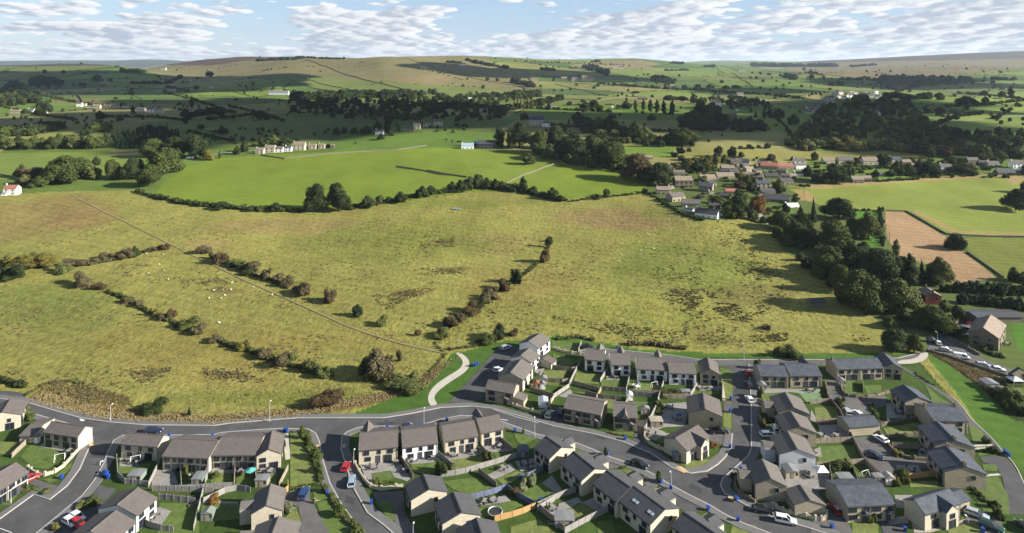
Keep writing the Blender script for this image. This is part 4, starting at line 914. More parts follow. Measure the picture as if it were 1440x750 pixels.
hs('slate-roofed cream house with projecting gable and side garage','F',(577,657),(757,600),(512,582),front='two',opt=('cross',),wall=M_CREAM,roof=M_SLAT)
hs('small slate outbuilding attached beside the silver estate car','F',(757,600),(803,578),(727,543),he=2.4,rise=.9,wall=S_,roof=M_SLAT,cat='garage',name='garage')
hs('long low stone garage block between the two courts','F',(195,220),(352,205),(180,172),he=2.6,rise=1.,wall=S_,roof=M_SLAT,cat='garage',name='garage_block')
hs('large stone barn with brown roof beside the village road','I',(785,312),(950,340),(926,228),'y',wall=M_STONE,roof=M_RSTN,he=4.6,rise=2.6,cat='barn',name='barn',opt=('gw',))
hs('blue slate outbuilding behind the stone barn','I',(850,247),(935,237),(842,210),he=2.8,rise=1.,wall=M_STONE,roof=M_SLAT,cat='outbuilding',name='outbuilding')
hs('stone house with red side wall hidden among big trees','I',(580,132),(655,128),(600,82),'y',wall=M_RED,roof=M_RSTN,chim=2,opt=('wingl',))
hs('stone house with grey conservatory at the right edge','I',(1010,520),(1100,515),(1045,485),'y',he=3,wall=M_STONE,roof=M_SLAT)
hs('dark stone hut alone in the pasture below the trees','I',(5,165),(75,160),(20,142),he=2.4,rise=1.1,wall=M_STONE,roof=M_RDRK,cat='hut',name='hut')
hs('long dark stone outbuilding left of the green at the right edge','I',(935,238),(1075,235),(940,208),he=2.3,rise=.8,wall=M_STONE,roof=M_RDRK,cat='outbuilding',name='outbuilding')

# ================================================================== fences, garden walls, hedges
FN = [
 ('fences behind the cream semis at left','between their gardens and the lawns below',[('A','w',[60,372,165,270]),('A','g',[585,380,592,500,740,515]),('A','g',[745,520,805,395]),('A','g',[910,525,905,440]),('A','g',[765,538,1071,545]),('B','g',[0,540,310,522]),('B','g',[172,520,178,435]),('B','w',[318,520,322,432]),('B','g',[427,520,427,432]),('B','w',[545,520,590,430]),('B','g',[165,535,115,740]),('B','o',[545,560,590,545,588,505]),('B','g',[165,600,310,530,400,545]),('A','g',[700,700,790,735,870,745]),('A','g',[800,580,980,600])]),
 ('fences behind the curved row','dividing the curved row back gardens',[('C','s',[60,390,100,470,165,540,310,520]),('C','w',[300,385,360,475]),('C','g',[490,365,575,440]),('C','w',[700,325,760,400]),('C','g',[500,468,600,455,700,425,800,395,880,370]),('C','w',[690,447,780,522]),('C','b',[650,582,740,560,830,530]),('C','b',[830,530,900,580,980,622]),('C','o',[770,692,890,660,975,625]),('C','g',[985,640,1071,588]),('D','g',[130,622,240,570,345,535]),('D','g',[265,752,400,680,520,625]),('D','w',[130,625,265,745]),('C','b',[890,480,950,470,1010,435]),('C','w',[800,290,860,340])]),
 ('fences between the upper gardens','dividing the white houses gardens',[('G','g',[645,365,705,240]),('G','g',[800,350,835,295]),('G','g',[565,430,645,375]),('G','w',[660,360,790,395]),('G','g',[930,400,950,315]),('G','w',[805,388,930,400]),('G','w',[780,440,805,390]),('G','g',[690,200,705,155]),('G','w',[500,340,600,355,640,350]),('G','w',[560,280,650,295,680,290]),('G','w',[450,395,560,425]),('H','g',[232,450,265,345]),('H','w',[90,408,240,412]),('H','g',[170,590,240,450]),('H','w',[260,430,400,430]),('H','g',[395,425,430,370]),('H','w',[555,445,558,350]),('G','g',[945,412,1060,425]),('G','w',[725,410,790,430,905,440]),('G','w',[945,425,915,500])]),
 ('walls and fences right of the side road','around the gardens of the stepped gabled houses',[('E','w',[640,100,745,95]),('E','w',[745,95,800,160,850,280,915,400]),('E','w',[670,200,810,195]),('E','w',[660,300,860,290]),('E','w',[672,420,915,400]),('E','w',[735,420,755,530]),('E','w',[850,425,880,500]),('E','w',[915,400,990,480]),('E','w',[375,95,440,115]),('E','st',[265,490,265,545,365,600]),('E','s',[455,620,520,650,600,668,690,690,722,680,722,650])]),
 ('walls round the courts','around the tarmac courts and slate houses',[('F','st',[75,0,95,95,180,165]),('F','st',[150,0,160,50,200,70,310,68,395,45]),('F','st',[350,255,410,340,480,380,655,390]),('F','st',[385,270,620,255]),('F','o',[425,485,660,460]),('F','w',[410,320,560,330]),('F','st',[355,215,400,195,610,170]),('F','w',[265,45,262,0]),('F','w',[275,395,370,490]),('I','st',[690,350,740,365,850,430]),('I','st',[585,408,700,440,860,495,1010,545]),('I','st',[665,320,750,255])]),
 ('garden walls of the stone houses on the main road','along the main road pavement',[('G','s',[362,470,440,495,520,512,565,430]),('D','s',[668,235,665,290,760,340,790,330]),('A','s',[140,430,200,470,300,440,380,350,440,285]),('G','s',[575,185,640,205,720,210]),('C','w',[1010,95,1055,140])])]
for grp, place, L in FN:
    for r, k, q in L: fence(pts(r,*q), k, grp, place)
M_FLD = 'field boundary walls'
for q, hp, pl in [((1246,297,1275,298,1331,330,1340,331,1440,334,1500,336),1.6,'beside the straw-coloured strip'),((1360,355,1411,391),2,'below the hayfield'),((600+0/3.572,240.6,656,250),2,'in the bright meadow'),((557,235,578,238,620,246,656,249),1.8,'crossing the bright meadow'),((367,219,400,224),1.6,'beside the cottages'),
        ((400,223,470,216,520,213,560,211,600,205),.9,'across the bright meadow top'),((712,258,735,247,765,236,788,228),1.2,'climbing the meadow'),
        ((429,84,470,99,510,112,560,124,625,132),.7,'down the sunny hill'),((392,109,440,124,480,132,520,136),.7,'under the sunny hill'),((416,107,450,118,480,124,515,131),.7,'on the sunny hill flank'),
        ((575,83,610,95,650,106,720,120,760,128),.5,'on the far hill shoulder'),((740,100,745,112,752,122),1.,'by the long plantation'),((780,118,820,127,855,135),.7,'in the lit far fields'),((735,128,770,138,840,142,900,132),.5,'near the poplars'),((1010,98,1040,110,1060,123),.6,'below the moor'),((1020,95,1100,102,1200,110),.4,'across the moor foot'),
        ((90,124,105,134,117,146),1.2,'beside the white hamlet'),((280,110,300,118,330,130,352,135),.6,'in the shaded left fields'),((130,112,160,128,200,140),.5,'in the shaded valley'),((1080,128,1120,136,1160,144),.6,'above the wooded village'),((1300,178,1350,171,1440,163),.8,'in the right hand pastures'),((0,246,30,252,60,258),1.,'near the red-roofed white house')]:
    poly = [(q[i],q[i+1]) for i in range(0,len(q),2)]; drywall(poly, hp*1.1, pl, M_FLD)
def hedge(poly, hpx, step, cols, label, place=None, name='hedge', wr=1.3):
    it = line_items(poly, step, hpx, cols, 'bush', 1.2, wr); o = mass(name, label, it, 'hedge', None); return o
hedge([(192,270),(215,277),(260,287),(330,294),(380,296),(428,298)], 7, 3.2, ['d','o'], 'dark hedge curving along the lower left edge of the bright meadow')
hedge([(490,292),(530,288),(580,278),(620,272),(650,270)], 6, 3.2, ['d','o'], 'dark hedge between the two tall oaks and the meadow corner')
hedge([(700,262),(725,266),(745,272),(770,279),(795,283)], 9, 3, ['d'], 'thick hedge dropping to the right below the meadow')
hedge([(800,284),(850,278),(905,272)], 3, 3, ['d','l'], 'low thin hedge between meadow and pale tussock slope')
hedge(pts('I',735,165,900,175,1071,200,1300,230), 17, 5, ['c','r'], 'lower tall conifer hedge behind the stone barn', wr=.7)
hedge(pts('I',660,110,800,112,1071,125,1300,140), 19, 5, ['c','d'], 'upper tall conifer hedge below the straw-coloured strip', wr=.7)
hedge(pts('J',705,240,712,330,722,420), 7, 2.5, ['c'], 'clipped dark hedge beside the straw-coloured strip', wr=.8)
hedge(pts('J',575,238,700,240), 4, 2.5, ['c'], 'clipped dark hedge closing the top of the green garden', wr=.8)
hedge(pts('J',600,90,700,92,900,80), 4, 3, ['d','o'], 'hedge between the hayfield and the village gardens')
hedge(pts('B',680,245,695,300,715,350,738,420,755,490), 6, 2.2, ['o','l'], 'young hedge curving along the side road verge')
hedge(pts('B',800,560,860,640,900,700,960,760), 6, 2.4, ['o','l'], 'young hedge beside the bottom stretch of the side road')
hedge(pts('B',600,243,640,240,680,243), 3, 2, ['o'], 'low clipped hedge along the top of the verge lawn')
hedge(pts('B',600,530,660,520,760,505), 4, 2, ['o','l'], 'rough low hedge above the blue parked car')
hedge(pts('C',155,500,200,497,270,495), 4, 2, ['l','o'], 'flowery green hedge on the walled patio edge')
hedge(pts('K',340,440,400,470,470,520,560,570,650,600,700,610), 5, 2.4, ['d','r'], 'dark hedge along the pasture edge of the village')
hedge(pts('P',290,560,340,500,400,500,480,505,560,490,640,470,720,450,860,420), 5, 2, ['k','d','l','o'], 'brown scrubby hedge between left pastures')
hedge(pts('S',0,580,60,600,100,620,160,650,230,680,300,700,380,740), 5, 2, ['k','d','o'], 'scrub line beside the pale field track')
hedge(pts('R',0,280,60,300,120,320,200,340,280,375,350,400,430,420,520,450,590,460), 7, 2.2, ['k','l','d','o'], 'broken thorn hedge running to the hollow')
hedge(pts('Q',540,40,600,60,680,100,740,140,820,165,880,200), 5, 2.2, ['k','l','d'], 'thorn scrub between the two left pastures')
hedge(pts('T',300,760,345,740,385,740,440,700,470,680,520,645,560,610,600,590,612,520,620,490), 4, 2.4, ['l','d','o','k'], 'scrubby hedge climbing the middle of the pasture slope')
hedge(pts('R',1120,260,1150,255,1190,205,1250,180,1300,145,1350,110,1385,75,1425,30), 6, 2.4, ['k','d','o'], 'lower scrubby hedge rising from the track end')
hedge(pts('R',1110,290,1140,330,1170,350,1040,500,1000,520), 3, 3, ['k','l'], 'rough scrub bank beside the curved footpath')
hedge(pts('R',1180,330,1260,320,1330,310,1425,290), 4, 2.6, ['k','l'], 'low scrub above the curved footpath')
hedge(pts('U',290,635,400,625,480,640), 5, 3, ['l','k','o'], 'olive scrub behind the topmost house')
hedge(pts('U',640,665,700,660,800,665,900,680,940,685), 7, 3.4, ['l','k'], 'pale leafy scrub behind the white upper row')
hedge(pts('G',175,150,240,140,330,118), 5, 2.6, ['d','k','o'], 'dark bushes at the end of the scrub bank')
hedge(pts('I',860,400,900,420,960,440), 6, 3, ['o','l'], 'garden hedge in front of the stone barn')
hedge(pts('I',880,600,960,650,1000,700,1071,720), 9, 3.4, ['o','d','l'], 'overgrown bushes around the sheds on the right')
hedge(pts('I',520,520,560,545,620,580), 2.5, 2, ['o','l'], 'row of small shrubs beside the grass field path')
hedge(pts('F',100,95,130,120,150,150), 5, 2.5, ['l','y'], 'garden shrubs left of the two parked cars')
hedge(pts('F',300,110,330,160,350,200), 5, 2.5, ['l','o'], 'shrubs on the right of the upper court')
hedge(pts('F',800,510,870,590,950,620), 5, 3, ['o','l','d'], 'front garden shrubs near the silver estate car')
hedge(pts('F',840,345,920,335), 4, 2.4, ['d','o'], 'clipped shrubs by the terrace path')
hedge(pts('D',720,105,745,160), 5, 2.4, ['l'], 'climbing shrubs along the gravel garden')
hedge(pts('D',485,250,540,262,600,270), 3.5, 2.4, ['l','y'], 'low planting in front of the narrow stone house')
hedge(pts('D',540,430,600,405), 3, 2.4, ['d','o'], 'low shrubs left of the black car')
hedge(pts('A',815,560,900,565,985,575), 4, 2.6, ['l','k'], 'rough planting on the bank above the big lawn')
hedge(pts('A',20,480,70,492,130,500), 5, 3, ['d','o'], 'dark shrubs at the verge by the left road end')
hedge(pts('Q',0,480,60,500,130,520), 8, 3, ['d','o','k'], 'roadside bramble bank at the left edge')
hedge(pts('Q',130,560,230,500,330,490,430,500), 4, 3, ['k','l'], 'rough scrub above the road bend')
hedge(pts('E',375,180,470,190), 3, 2.4, ['o','k'], 'front garden bushes beside the white car drive')

# ================================================================== trees
def T(r, L, group, place, fn=tree):
    a, b, s = REG[r]
    for q in L:
        x, y, w, h, c = q[:5]; fn(a+x/s, b+y/s, w/s, h/s, c, group, place, *(q[5:]))
T('J',[(205,335,115,105,'o'),(190,372,70,60,'o'),(120,300,40,40,'d'),(290,405,140,120,'d'),(320,345,80,100,'o'),(330,330,30,60,'y'),(348,375,45,130,'c'),(372,300,45,130,'c'),(500,282,150,115,'d'),(475,438,170,165,'o'),(572,370,90,100,'o'),(648,382,115,145,'l'),(445,565,160,160,'o'),(600,565,170,150,'d'),(690,605,230,190,'d'),(790,590,120,130,'d'),(860,620,95,165,'d'),(915,605,50,125,'c'),(950,612,60,110,'c'),(1007,608,125,145,'l'),(787,462,50,80,'l'),(608,735,220,200,'o'),(500,640,110,140,'o'),(805,745,190,170,'l'),(700,750,150,90,'o'),(560,470,90,70,'d'),(240,410,80,70,'o'),(1375,590,60,75,'d'),(1425,600,60,60,'o')],'trees of the belt around the hidden stone house','in the belt right of the rough pasture')
T('J',[(1085,432,100,82,'d')],'hay bush','beside the straw-coloured strip',bush)
T('J',[(1388,236,118,115,'d'),(1440,150,60,70,'d')],'hayfield oaks','standing in the hayfield at the right')
T('I',[(420,412,130,125,'d'),(517,412,76,102,'o')],'pair by the lane end','beside the grey lane end')
T('I',[(640,305,175,120,'o'),(560,285,120,95,'o'),(675,205,60,60,'l'),(740,252,65,80,'o'),(395,290,70,60,'o'),(470,250,80,60,'d'),(700,300,60,60,'d'),(960,130,60,60,'d'),(600,230,80,60,'l')],'trees round the red-walled house','below the red-walled house')
T('K',[(1060,552,125,115,'n'),(865,595,90,120,'o'),(930,598,140,195,'d'),(1020,605,75,75,'o'),(1200,422,95,85,'o'),(1300,495,50,50,'d'),(800,190,60,75,'d'),(890,192,60,75,'d'),(780,245,60,85,'o'),(950,195,50,40,'o'),(268,342,205,175,'b','broad','tree','brown-tinged'),(400,372,185,150,'d'),(350,345,120,110,'b'),(110,262,180,180,'o'),(20,240,120,140,'d'),(660,292,90,80,'d'),(600,255,90,60,'y'),(715,262,70,70,'o'),(950,352,65,65,'y'),(640,240,60,50,'o'),(560,215,60,40,'l'),(1140,215,62,40,'b'),(990,375,60,70,'o'),(1015,420,60,70,'d'),(790,500,110,60,'o'),(850,540,60,60,'d'),(1290,215,40,30,'d'),(1060,340,60,50,'d'),(1390,320,60,80,'d'),(1240,560,60,70,'d'),(1340,600,90,90,'c'),(840,230,50,60,'l'),(960,480,60,60,'o')],'trees about the near village','among the village houses')
T('K',[(65,452,52,50,'o'),(315,425,45,30,'d'),(510,192,50,46,'d'),(552,167,46,46,'d'),(605,155,40,26,'o'),(940,395,90,40,'b'),(700,350,60,35,'o')],'bushes near the village','at the village edge of the meadows',bush)
T('K',[(560,112,150,105,'d'),(500,100,120,80,'d'),(1120,135,50,40,'d'),(1000,135,40,30,'d'),(1065,135,30,25,'o')],'trees behind the village fields','behind the small lit village meadow')
T('M',[(40,555,120,140,'d'),(140,585,120,125,'o'),(230,560,110,130,'d'),(320,615,180,150,'d'),(420,610,140,130,'o'),(500,640,130,125,'d'),(570,650,110,90,'o'),(90,640,70,60,'o')],'big trees by the farm','in the tall clump behind the bright meadow')
T('M',[(345,432,75,70,'d'),(400,470,70,80,'d'),(455,472,80,85,'o'),(510,475,80,90,'d'),(650,525,100,110,'o'),(590,520,80,90,'d'),(705,520,90,80,'l'),(745,530,60,50,'o'),(905,540,140,95,'o'),(840,540,80,60,'d'),(480,520,90,50,'d'),(735,410,50,36,'d'),(260,470,60,50,'o'),(65,410,60,40,'d'),(530,400,50,30,'l')],'trees in the middle valley','in the shaded valley middle')
T('M',[(693,358,34,60,'d'),(730,365,36,65,'d'),(765,370,38,68,'d'),(800,375,38,70,'d'),(845,382,42,78,'d'),(650,352,26,50,'d')],'dark pines in a row','in the row of tall pines')
T('M',[(12,350,14,56,'l'),(30,352,14,60,'l'),(48,353,14,62,'l'),(66,353,14,60,'l'),(84,352,14,58,'l'),(106,352,16,60,'l'),(195,355,34,54,'c')],'poplars','in the poplar row')
T('M',[(390,355,70,45,'d'),(430,355,60,55,'d'),(465,365,50,38,'o'),(600,350,60,45,'d'),(560,350,30,25,'o'),(900,310,50,30,'d'),(830,305,60,30,'d'),(960,320,50,50,'d'),(1000,325,60,40,'o'),(1060,310,34,34,'o'),(1100,320,50,30,'d'),(980,242,40,24,'d'),(910,245,36,24,'d'),(1045,240,40,22,'d'),(1180,242,50,20,'d'),(1130,243,50,18,'d'),(460,302,24,14,'o'),(375,315,26,18,'d'),(580,278,16,14,'o'),(650,268,50,14,'d'),(1310,245,20,14,'d'),(1285,395,20,40,'c'),(1330,400,30,50,'d'),(1250,470,60,70,'d'),(1300,460,50,60,'d')],'far trees of the right-hand fields','scattered over the distant lit fields')
T('M',[(920,455,90,90,'d'),(970,460,100,110,'d'),(1030,462,110,130,'d'),(1090,458,90,110,'d'),(1060,400,80,90,'o'),(1000,380,80,70,'d'),(1130,440,60,70,'o'),(1180,445,50,50,'d'),(1150,340,50,50,'o'),(1200,340,40,30,'o')],'knoll trees','on the dark wooded knoll')
T('O',[(340,735,210,145,'o'),(425,700,120,100,'o'),(260,735,90,75,'d'),(480,720,90,80,'l'),(115,712,60,72,'b'),(80,705,30,30,'o'),(180,718,100,65,'b'),(130,750,70,60,'l'),(505,648,48,50,'d'),(590,722,85,112,'o'),(640,715,60,60,'o'),(690,722,90,120,'d'),(740,690,70,80,'d'),(785,755,130,115,'o'),(865,700,185,150,'o'),(820,600,140,100,'o'),(900,600,120,100,'d'),(1030,608,130,130,'d'),(935,600,100,110,'d'),(1100,622,50,62,'y'),(1160,610,24,40,'l'),(200,760,90,60,'o'),(305,690,60,70,'o')],'trees above the left pasture','in the big clump beyond the left pasture')
T('O',[(x,558+((x*7) % 13)-6,62,58+((x*11) % 25),'oldo'[(x//40) % 4]) for x in range(15,590,42)],'belt','in the leafy belt below the left valley')
T('O',[(525,405,52,48,'d'),(515,440,60,40,'y'),(500,475,70,60,'o'),(560,470,60,55,'o'),(455,490,60,45,'d'),(310,458,75,48,'d'),(245,470,90,45,'o'),(180,480,90,55,'d'),(120,470,60,40,'l'),(60,480,60,40,'o'),(700,378,30,45,'d'),(632,415,36,22,'d'),(742,465,36,24,'o'),(790,460,50,30,'d'),(850,460,50,26,'o'),(1175,482,60,42,'d'),(1060,460,36,30,'d'),(975,395,50,50,'d'),(1010,345,34,60,'d'),(980,430,40,70,'d'),(1055,385,60,40,'d'),(1110,382,60,44,'d'),(1160,382,60,40,'d'),(690,275,36,22,'d'),(695,298,14,12,'d'),(610,298,20,14,'d'),(510,205,50,38,'d'),(580,212,26,26,'d'),(435,235,40,26,'d'),(335,222,14,24,'d'),(235,165,24,24,'d'),(335,165,20,20,'d'),(190,138,10,10,'d'),(1105,182,46,32,'d'),(1035,250,30,26,'d'),(330,365,20,18,'d'),(210,385,50,48,'d'),(130,375,34,28,'d'),(240,345,50,40,'o'),(190,320,60,50,'d'),(160,305,60,50,'d'),(645,335,26,22,'d'),(750,348,24,18,'d'),(1290,575,50,60,'d'),(1250,590,40,50,'d')],'trees of the left valley','dotted over the left valley fields')
T('N',[(20,405,60,50,'d'),(55,410,40,30,'d'),(25,550,40,60,'d'),(90,545,90,60,'o'),(165,545,60,48,'d'),(215,528,36,30,'d'),(425,485,46,42,'d'),(465,483,38,40,'d'),(518,483,36,40,'d'),(582,483,60,46,'d'),(640,462,50,52,'d'),(690,475,50,72,'d'),(660,512,40,36,'d'),(715,490,40,30,'o'),(752,470,24,36,'o'),(700,440,40,40,'d'),(265,562,26,20,'d'),(325,558,20,16,'d'),(385,556,36,24,'d'),(155,262,34,16,'d'),(200,270,30,24,'d'),(1285,555,80,120,'d'),(1340,560,60,110,'o'),(525,535,12,16,'o'),(1005,515,12,14,'l'),(1075,525,30,10,'o'),(1060,440,34,20,'o'),(1100,446,40,20,'d'),(955,470,20,14,'o'),(1035,530,12,20,'d')],'trees near the cottages','around the cottages and valley farms')
T('L',[(20,615,40,30,'d'),(245,620,40,48,'o'),(190,570,40,38,'y'),(235,570,56,34,'o'),(135,435,60,60,'d'),(60,400,60,55,'d'),(10,400,40,60,'d'),(905,305,60,44,'o'),(1045,328,100,48,'d'),(1145,325,34,44,'d'),(1280,290,40,60,'d'),(1235,290,40,36,'d'),(1140,282,40,30,'d'),(990,410,40,36,'d'),(1205,405,34,26,'d'),(1130,375,20,20,'d'),(345,555,100,60,'y'),(265,540,60,40,'d'),(420,555,90,70,'y'),(230,192,30,26,'d'),(80,185,20,14,'d'),(845,375,60,50,'d'),(910,385,60,50,'d'),(940,605,90,60,'b'),(1130,620,110,90,'o'),(1080,600,60,60,'o'),(1230,630,60,60,'l'),(850,610,60,70,'d'),(900,580,60,60,'d'),(980,590,80,60,'y'),(1020,560,50,60,'l'),(965,645,60,50,'o'),(1290,610,60,50,'d')],'trees of the right valley','above the long village at right')
T('L',[(270,740,90,70,'d'),(360,740,130,105,'d'),(430,700,60,60,'o'),(200,700,50,40,'o'),(570,710,40,44,'d'),(620,660,70,70,'d'),(690,700,60,60,'o'),(740,700,60,70,'o'),(800,670,50,60,'b'),(860,700,110,75,'d'),(1030,690,120,60,'o'),(1075,700,60,40,'d'),(650,705,50,40,'o'),(920,660,50,44,'o'),(600,620,50,40,'o'),(680,660,50,40,'d'),(1200,640,60,40,'o'),(1350,700,40,40,'d'),(1010,640,40,30,'d'),(760,640,40,40,'l'),(500,620,50,30,'b')],'trees in the long village','between the roofs above the hayfield')
T('S',[(512,352,115,150,'d','broad'),(628,346,105,148,'d','broad')],'twin oaks','standing together on the meadow hedge',lambda *a: tree(*a,noun='oak tree',adj='tall dark'))
T('S',[(312,348,75,48,'d'),(180,348,50,26,'d'),(45,337,80,42,'d'),(230,348,40,22,'o'),(690,335,60,26,'o'),(775,327,80,62,'d'),(838,308,45,46,'l'),(878,306,34,36,'d'),(938,303,70,58,'d'),(1050,277,72,60,'d'),(1097,267,40,52,'d'),(1135,258,40,20,'o')],'hedge trees left part','on the hedge under the bright meadow')
T('T',[(130,250,55,55,'d'),(170,248,70,62,'d'),(215,240,60,70,'d'),(255,235,70,78,'d'),(300,235,60,60,'d'),(345,235,50,54,'d'),(20,268,45,52,'d'),(390,240,50,30,'o'),(430,250,50,34,'d'),(485,250,62,76,'d','tall'),(535,262,50,44,'d'),(580,275,50,30,'d'),(630,287,66,62,'d'),(675,297,44,32,'d')],'hedge trees right part','where the hedge dips below the meadow')
T('T',[(850,284,55,26,'o'),(905,278,46,44,'d'),(1005,268,24,12,'o')],'bushes on low hedge','on the low hedge by the tan slope',bush)
T('R',[(455,52,80,55,'k'),(582,88,78,62,'b'),(845,205,60,48,'l'),(1025,258,30,30,'k'),(1190,212,90,46,'b'),(1150,262,100,42,'l'),(1300,148,100,56,'b'),(1385,75,90,50,'k'),(1240,180,70,30,'k')],'thorn bushes beside the track','along the two hedge lines meeting at the track',bush)
T('R',[(830,465,170,140,'k'),(760,440,90,70,'o'),(790,480,70,60,'y'),(950,525,190,66,'l'),(880,440,60,90,'k'),(1010,480,70,50,'l'),(560,608,135,82,'b'),(935,385,30,50,'k')],'scrub in the hollow','in the hollow above the green verge',bush)
T('R',[(250,365,95,46,'k'),(340,400,120,60,'k'),(390,385,60,50,'l'),(480,438,90,55,'l'),(545,462,85,52,'l'),(145,328,46,40,'y'),(20,285,60,30,'k')],'bushes in the broken hedge','in the broken thorn hedge',bush)
T('R',[(722,160,56,64,'c')],'lone conifer','beside the pale field track',lambda *a: tree(*a,form='broad'))
T('T',[(450,708,58,74,'d'),(385,742,72,52,'b'),(592,602,52,80,'b'),(613,527,32,52,'d'),(620,500,20,30,'d'),(340,750,60,30,'k')],'hedge line bushes on the slope','up the middle of the pasture slope',bush)
T('P',[(680,467,38,56,'d'),(645,472,60,44,'k'),(590,480,90,34,'k'),(520,485,80,34,'k'),(470,505,70,36,'k'),(375,515,100,48,'k'),(820,432,55,28,'b'),(420,612,112,62,'k'),(320,545,80,50,'l'),(500,632,60,30,'b'),(765,440,50,20,'k')],'scrub along the left hedge','between the two left pastures',bush)
T('P',[(60,575,140,70,'d'),(20,570,80,60,'o')],'dark scrub left','under the yellow trees at left',bush)
T('P',[(120,535,120,80,'y'),(215,520,110,75,'y'),(40,520,90,65,'y'),(170,500,60,60,'k')],'yellow autumn trees','at the left edge of the pastures',lambda *a: tree(*a,form='broad'))
T('P',[(1025,452,62,38,'k'),(1110,500,74,56,'b'),(1072,480,50,34,'k'),(1212,532,54,48,'l'),(1268,540,64,48,'k'),(1240,560,60,30,'d'),(1160,520,50,30,'d')],'thorns on the track','beside the upper field track',bush)
T('S',[(42,605,50,42,'k'),(110,618,60,30,'l'),(150,642,60,34,'l'),(192,655,50,54,'k'),(265,685,66,56,'k'),(325,700,50,40,'k'),(372,722,66,52,'k'),(445,750,80,40,'k')],'thorns lower track','beside the lower field track',bush)
T('Q',[(780,155,50,42,'y'),(862,170,44,46,'b'),(820,175,60,30,'k'),(940,225,95,58,'l'),(905,215,60,36,'d'),(1000,245,75,44,'k'),(1075,290,65,34,'k'),(1222,330,62,48,'y'),(1170,315,60,30,'d'),(700,110,40,30,'k'),(640,90,60,28,'k')],'thorns in the lower left hedge','in the thin hedge of the lower left pasture',bush)
T('Q',[(765,645,115,62,'d')],'roundbush','above the main road at left',bush)
T('Q',[(950,658,26,52,'c')],'slimconifer','above the main road near the lamp post')
T('G',[(292,132,70,72,'d'),(235,152,90,44,'o'),(365,112,46,32,'b')],'bushes at the scrub bank end','above the car park lawn',bush)
T('H',[(845,218,62,60,'l'),(905,220,95,62,'l'),(780,80,50,22,'k')],'leafy scrub above the slate houses','above the road behind the slate houses',bush)
T('B',[(660,275,44,70,'o'),(730,375,72,64,'o'),(748,450,44,60,'o'),(850,665,64,60,'o'),(930,745,60,44,'o'),(775,545,40,50,'l'),(690,310,40,50,'o'),(720,600,20,30,'l')],'young verge trees','along the verge of the side road')
T('D',[(57,250,22,30,'l'),(470,360,30,46,'d'),(738,492,44,60,'l')],'street saplings','on the main road verge')
T('C',[(950,502,72,52,'p'),(912,526,60,44,'p'),(870,556,60,46,'b'),(500,455,70,66,'o'),(735,385,50,50,'o'),(560,440,50,44,'l'),(180,500,50,24,'l')],'garden shrubs behind the curved row','in the gardens behind the curved row',bush)
T('A',[(128,160,60,50,'l'),(150,180,50,34,'o'),(400,620,50,26,'l'),(455,615,50,24,'o'),(275,730,50,26,'y'),(120,530,60,26,'l'),(235,545,50,20,'l'),(460,600,80,30,'o')],'garden shrubs at left','in front gardens of the left houses',bush)
T('B',[(590,640,60,40,'p'),(75,460,30,60,'l'),(215,590,70,30,'n'),(225,470,40,40,'l'),(565,330,22,50,'o')],'garden shrubs by the blue car','around the blue car and long terrace',bush)
T('H',[(732,280,36,50,'l'),(745,425,30,60,'o'),(755,560,50,40,'k'),(300,410,110,40,'l'),(240,480,50,40,'l'),(780,540,60,30,'o'),(515,670,50,20,'n')],'garden shrubs near the junction','in gardens either side of the side road',bush)
T('F',[(455,480,60,56,'o'),(425,510,50,40,'l'),(480,500,40,36,'y'),(320,690,30,60,'l'),(880,300,40,34,'d'),(1010,90,90,70,'l'),(1040,150,80,60,'d'),(960,60,90,50,'o'),(905,345,40,30,'d'),(920,345,50,30,'d'),(915,620,40,40,'r'),(940,670,60,60,'o'),(300,700,30,40,'o'),(435,360,50,30,'y'),(155,130,20,30,'l')],'garden shrubs of the slate houses','in gardens of the slate houses',bush)
T('E',[(790,110,60,50,'l'),(770,430,80,40,'o'),(820,430,60,50,'l'),(275,480,60,40,'d')],'garden shrubs of the gabled houses','behind the three stepped gabled houses',bush)
# far woods: one mass each
random.seed(11)
it = scatter([(410,152),(418,136),(470,134),(520,133),(560,133),(600,131),(640,140),(700,150),(716,160),(690,171),(600,170),(540,171),(460,165),(405,160)], 300, 9, ['d','d','c','o'])
it += line_items([(412,142),(450,140),(520,138),(580,137)], 2.5, 12, ['d','c'], 'broad', 1)+line_items([(600,150),(660,152),(700,158),(760,148),(790,140)], 3, 9, ['d'], 'broad', 2)
mass('valley_woodland', 'long dark wood in cloud shadow across the valley below the sunny hill', it)
itx = line_items(pts('L',180,560,300,550,440,570,600,560,760,580,900,590,1050,590,1200,600,1340,610),2.6,13,['o','l','d','y','o'],'broad',3)
it = itx+scatter([(1100,208),(1118,188),(1140,170),(1150,155),(1180,146),(1230,140),(1270,142),(1290,160),(1310,180),(1360,188),(1440,192),(1500,195),(1500,220),(1380,214),(1300,212)], 400, 12, ['d','o','c','o','l'])
it += scatter([(1240,112),(1290,110),(1360,112),(1380,118),(1300,122),(1260,130),(1230,124)], 120, 8, ['d','c'])
mass('hillside_woodland', 'broad dark wood filling the valley side beyond the long village', it)
it = scatter([(153,197),(180,188),(240,184),(252,192),(235,208),(165,210)], 150, 12, ['c'], form='cone', wr=.45)
mass('pine_plantation', 'dark pine plantation on the slope below the left hamlet', it)
it = scatter([(640,138),(700,134),(750,132),(750,140),(700,146),(640,146)], 60, 7, ['d','o'])
it += scatter(pts('O',0,340,150,330,170,300,90,250,0,260), 120, 9, ['d','o','c'])+scatter(pts('O',160,230,330,232,330,205,200,195,160,205), 80, 7, ['d','c'])+scatter(pts('O',30,240,120,240,120,215,40,215), 30, 6, ['d'])
it += line_items(pts('O',0,500,60,490,150,492,260,460), 3.4, 14, ['o','d'], 'broad', 2)+line_items(pts('O',100,270,180,310,240,350,265,370),3,9,['d'],'broad',2)
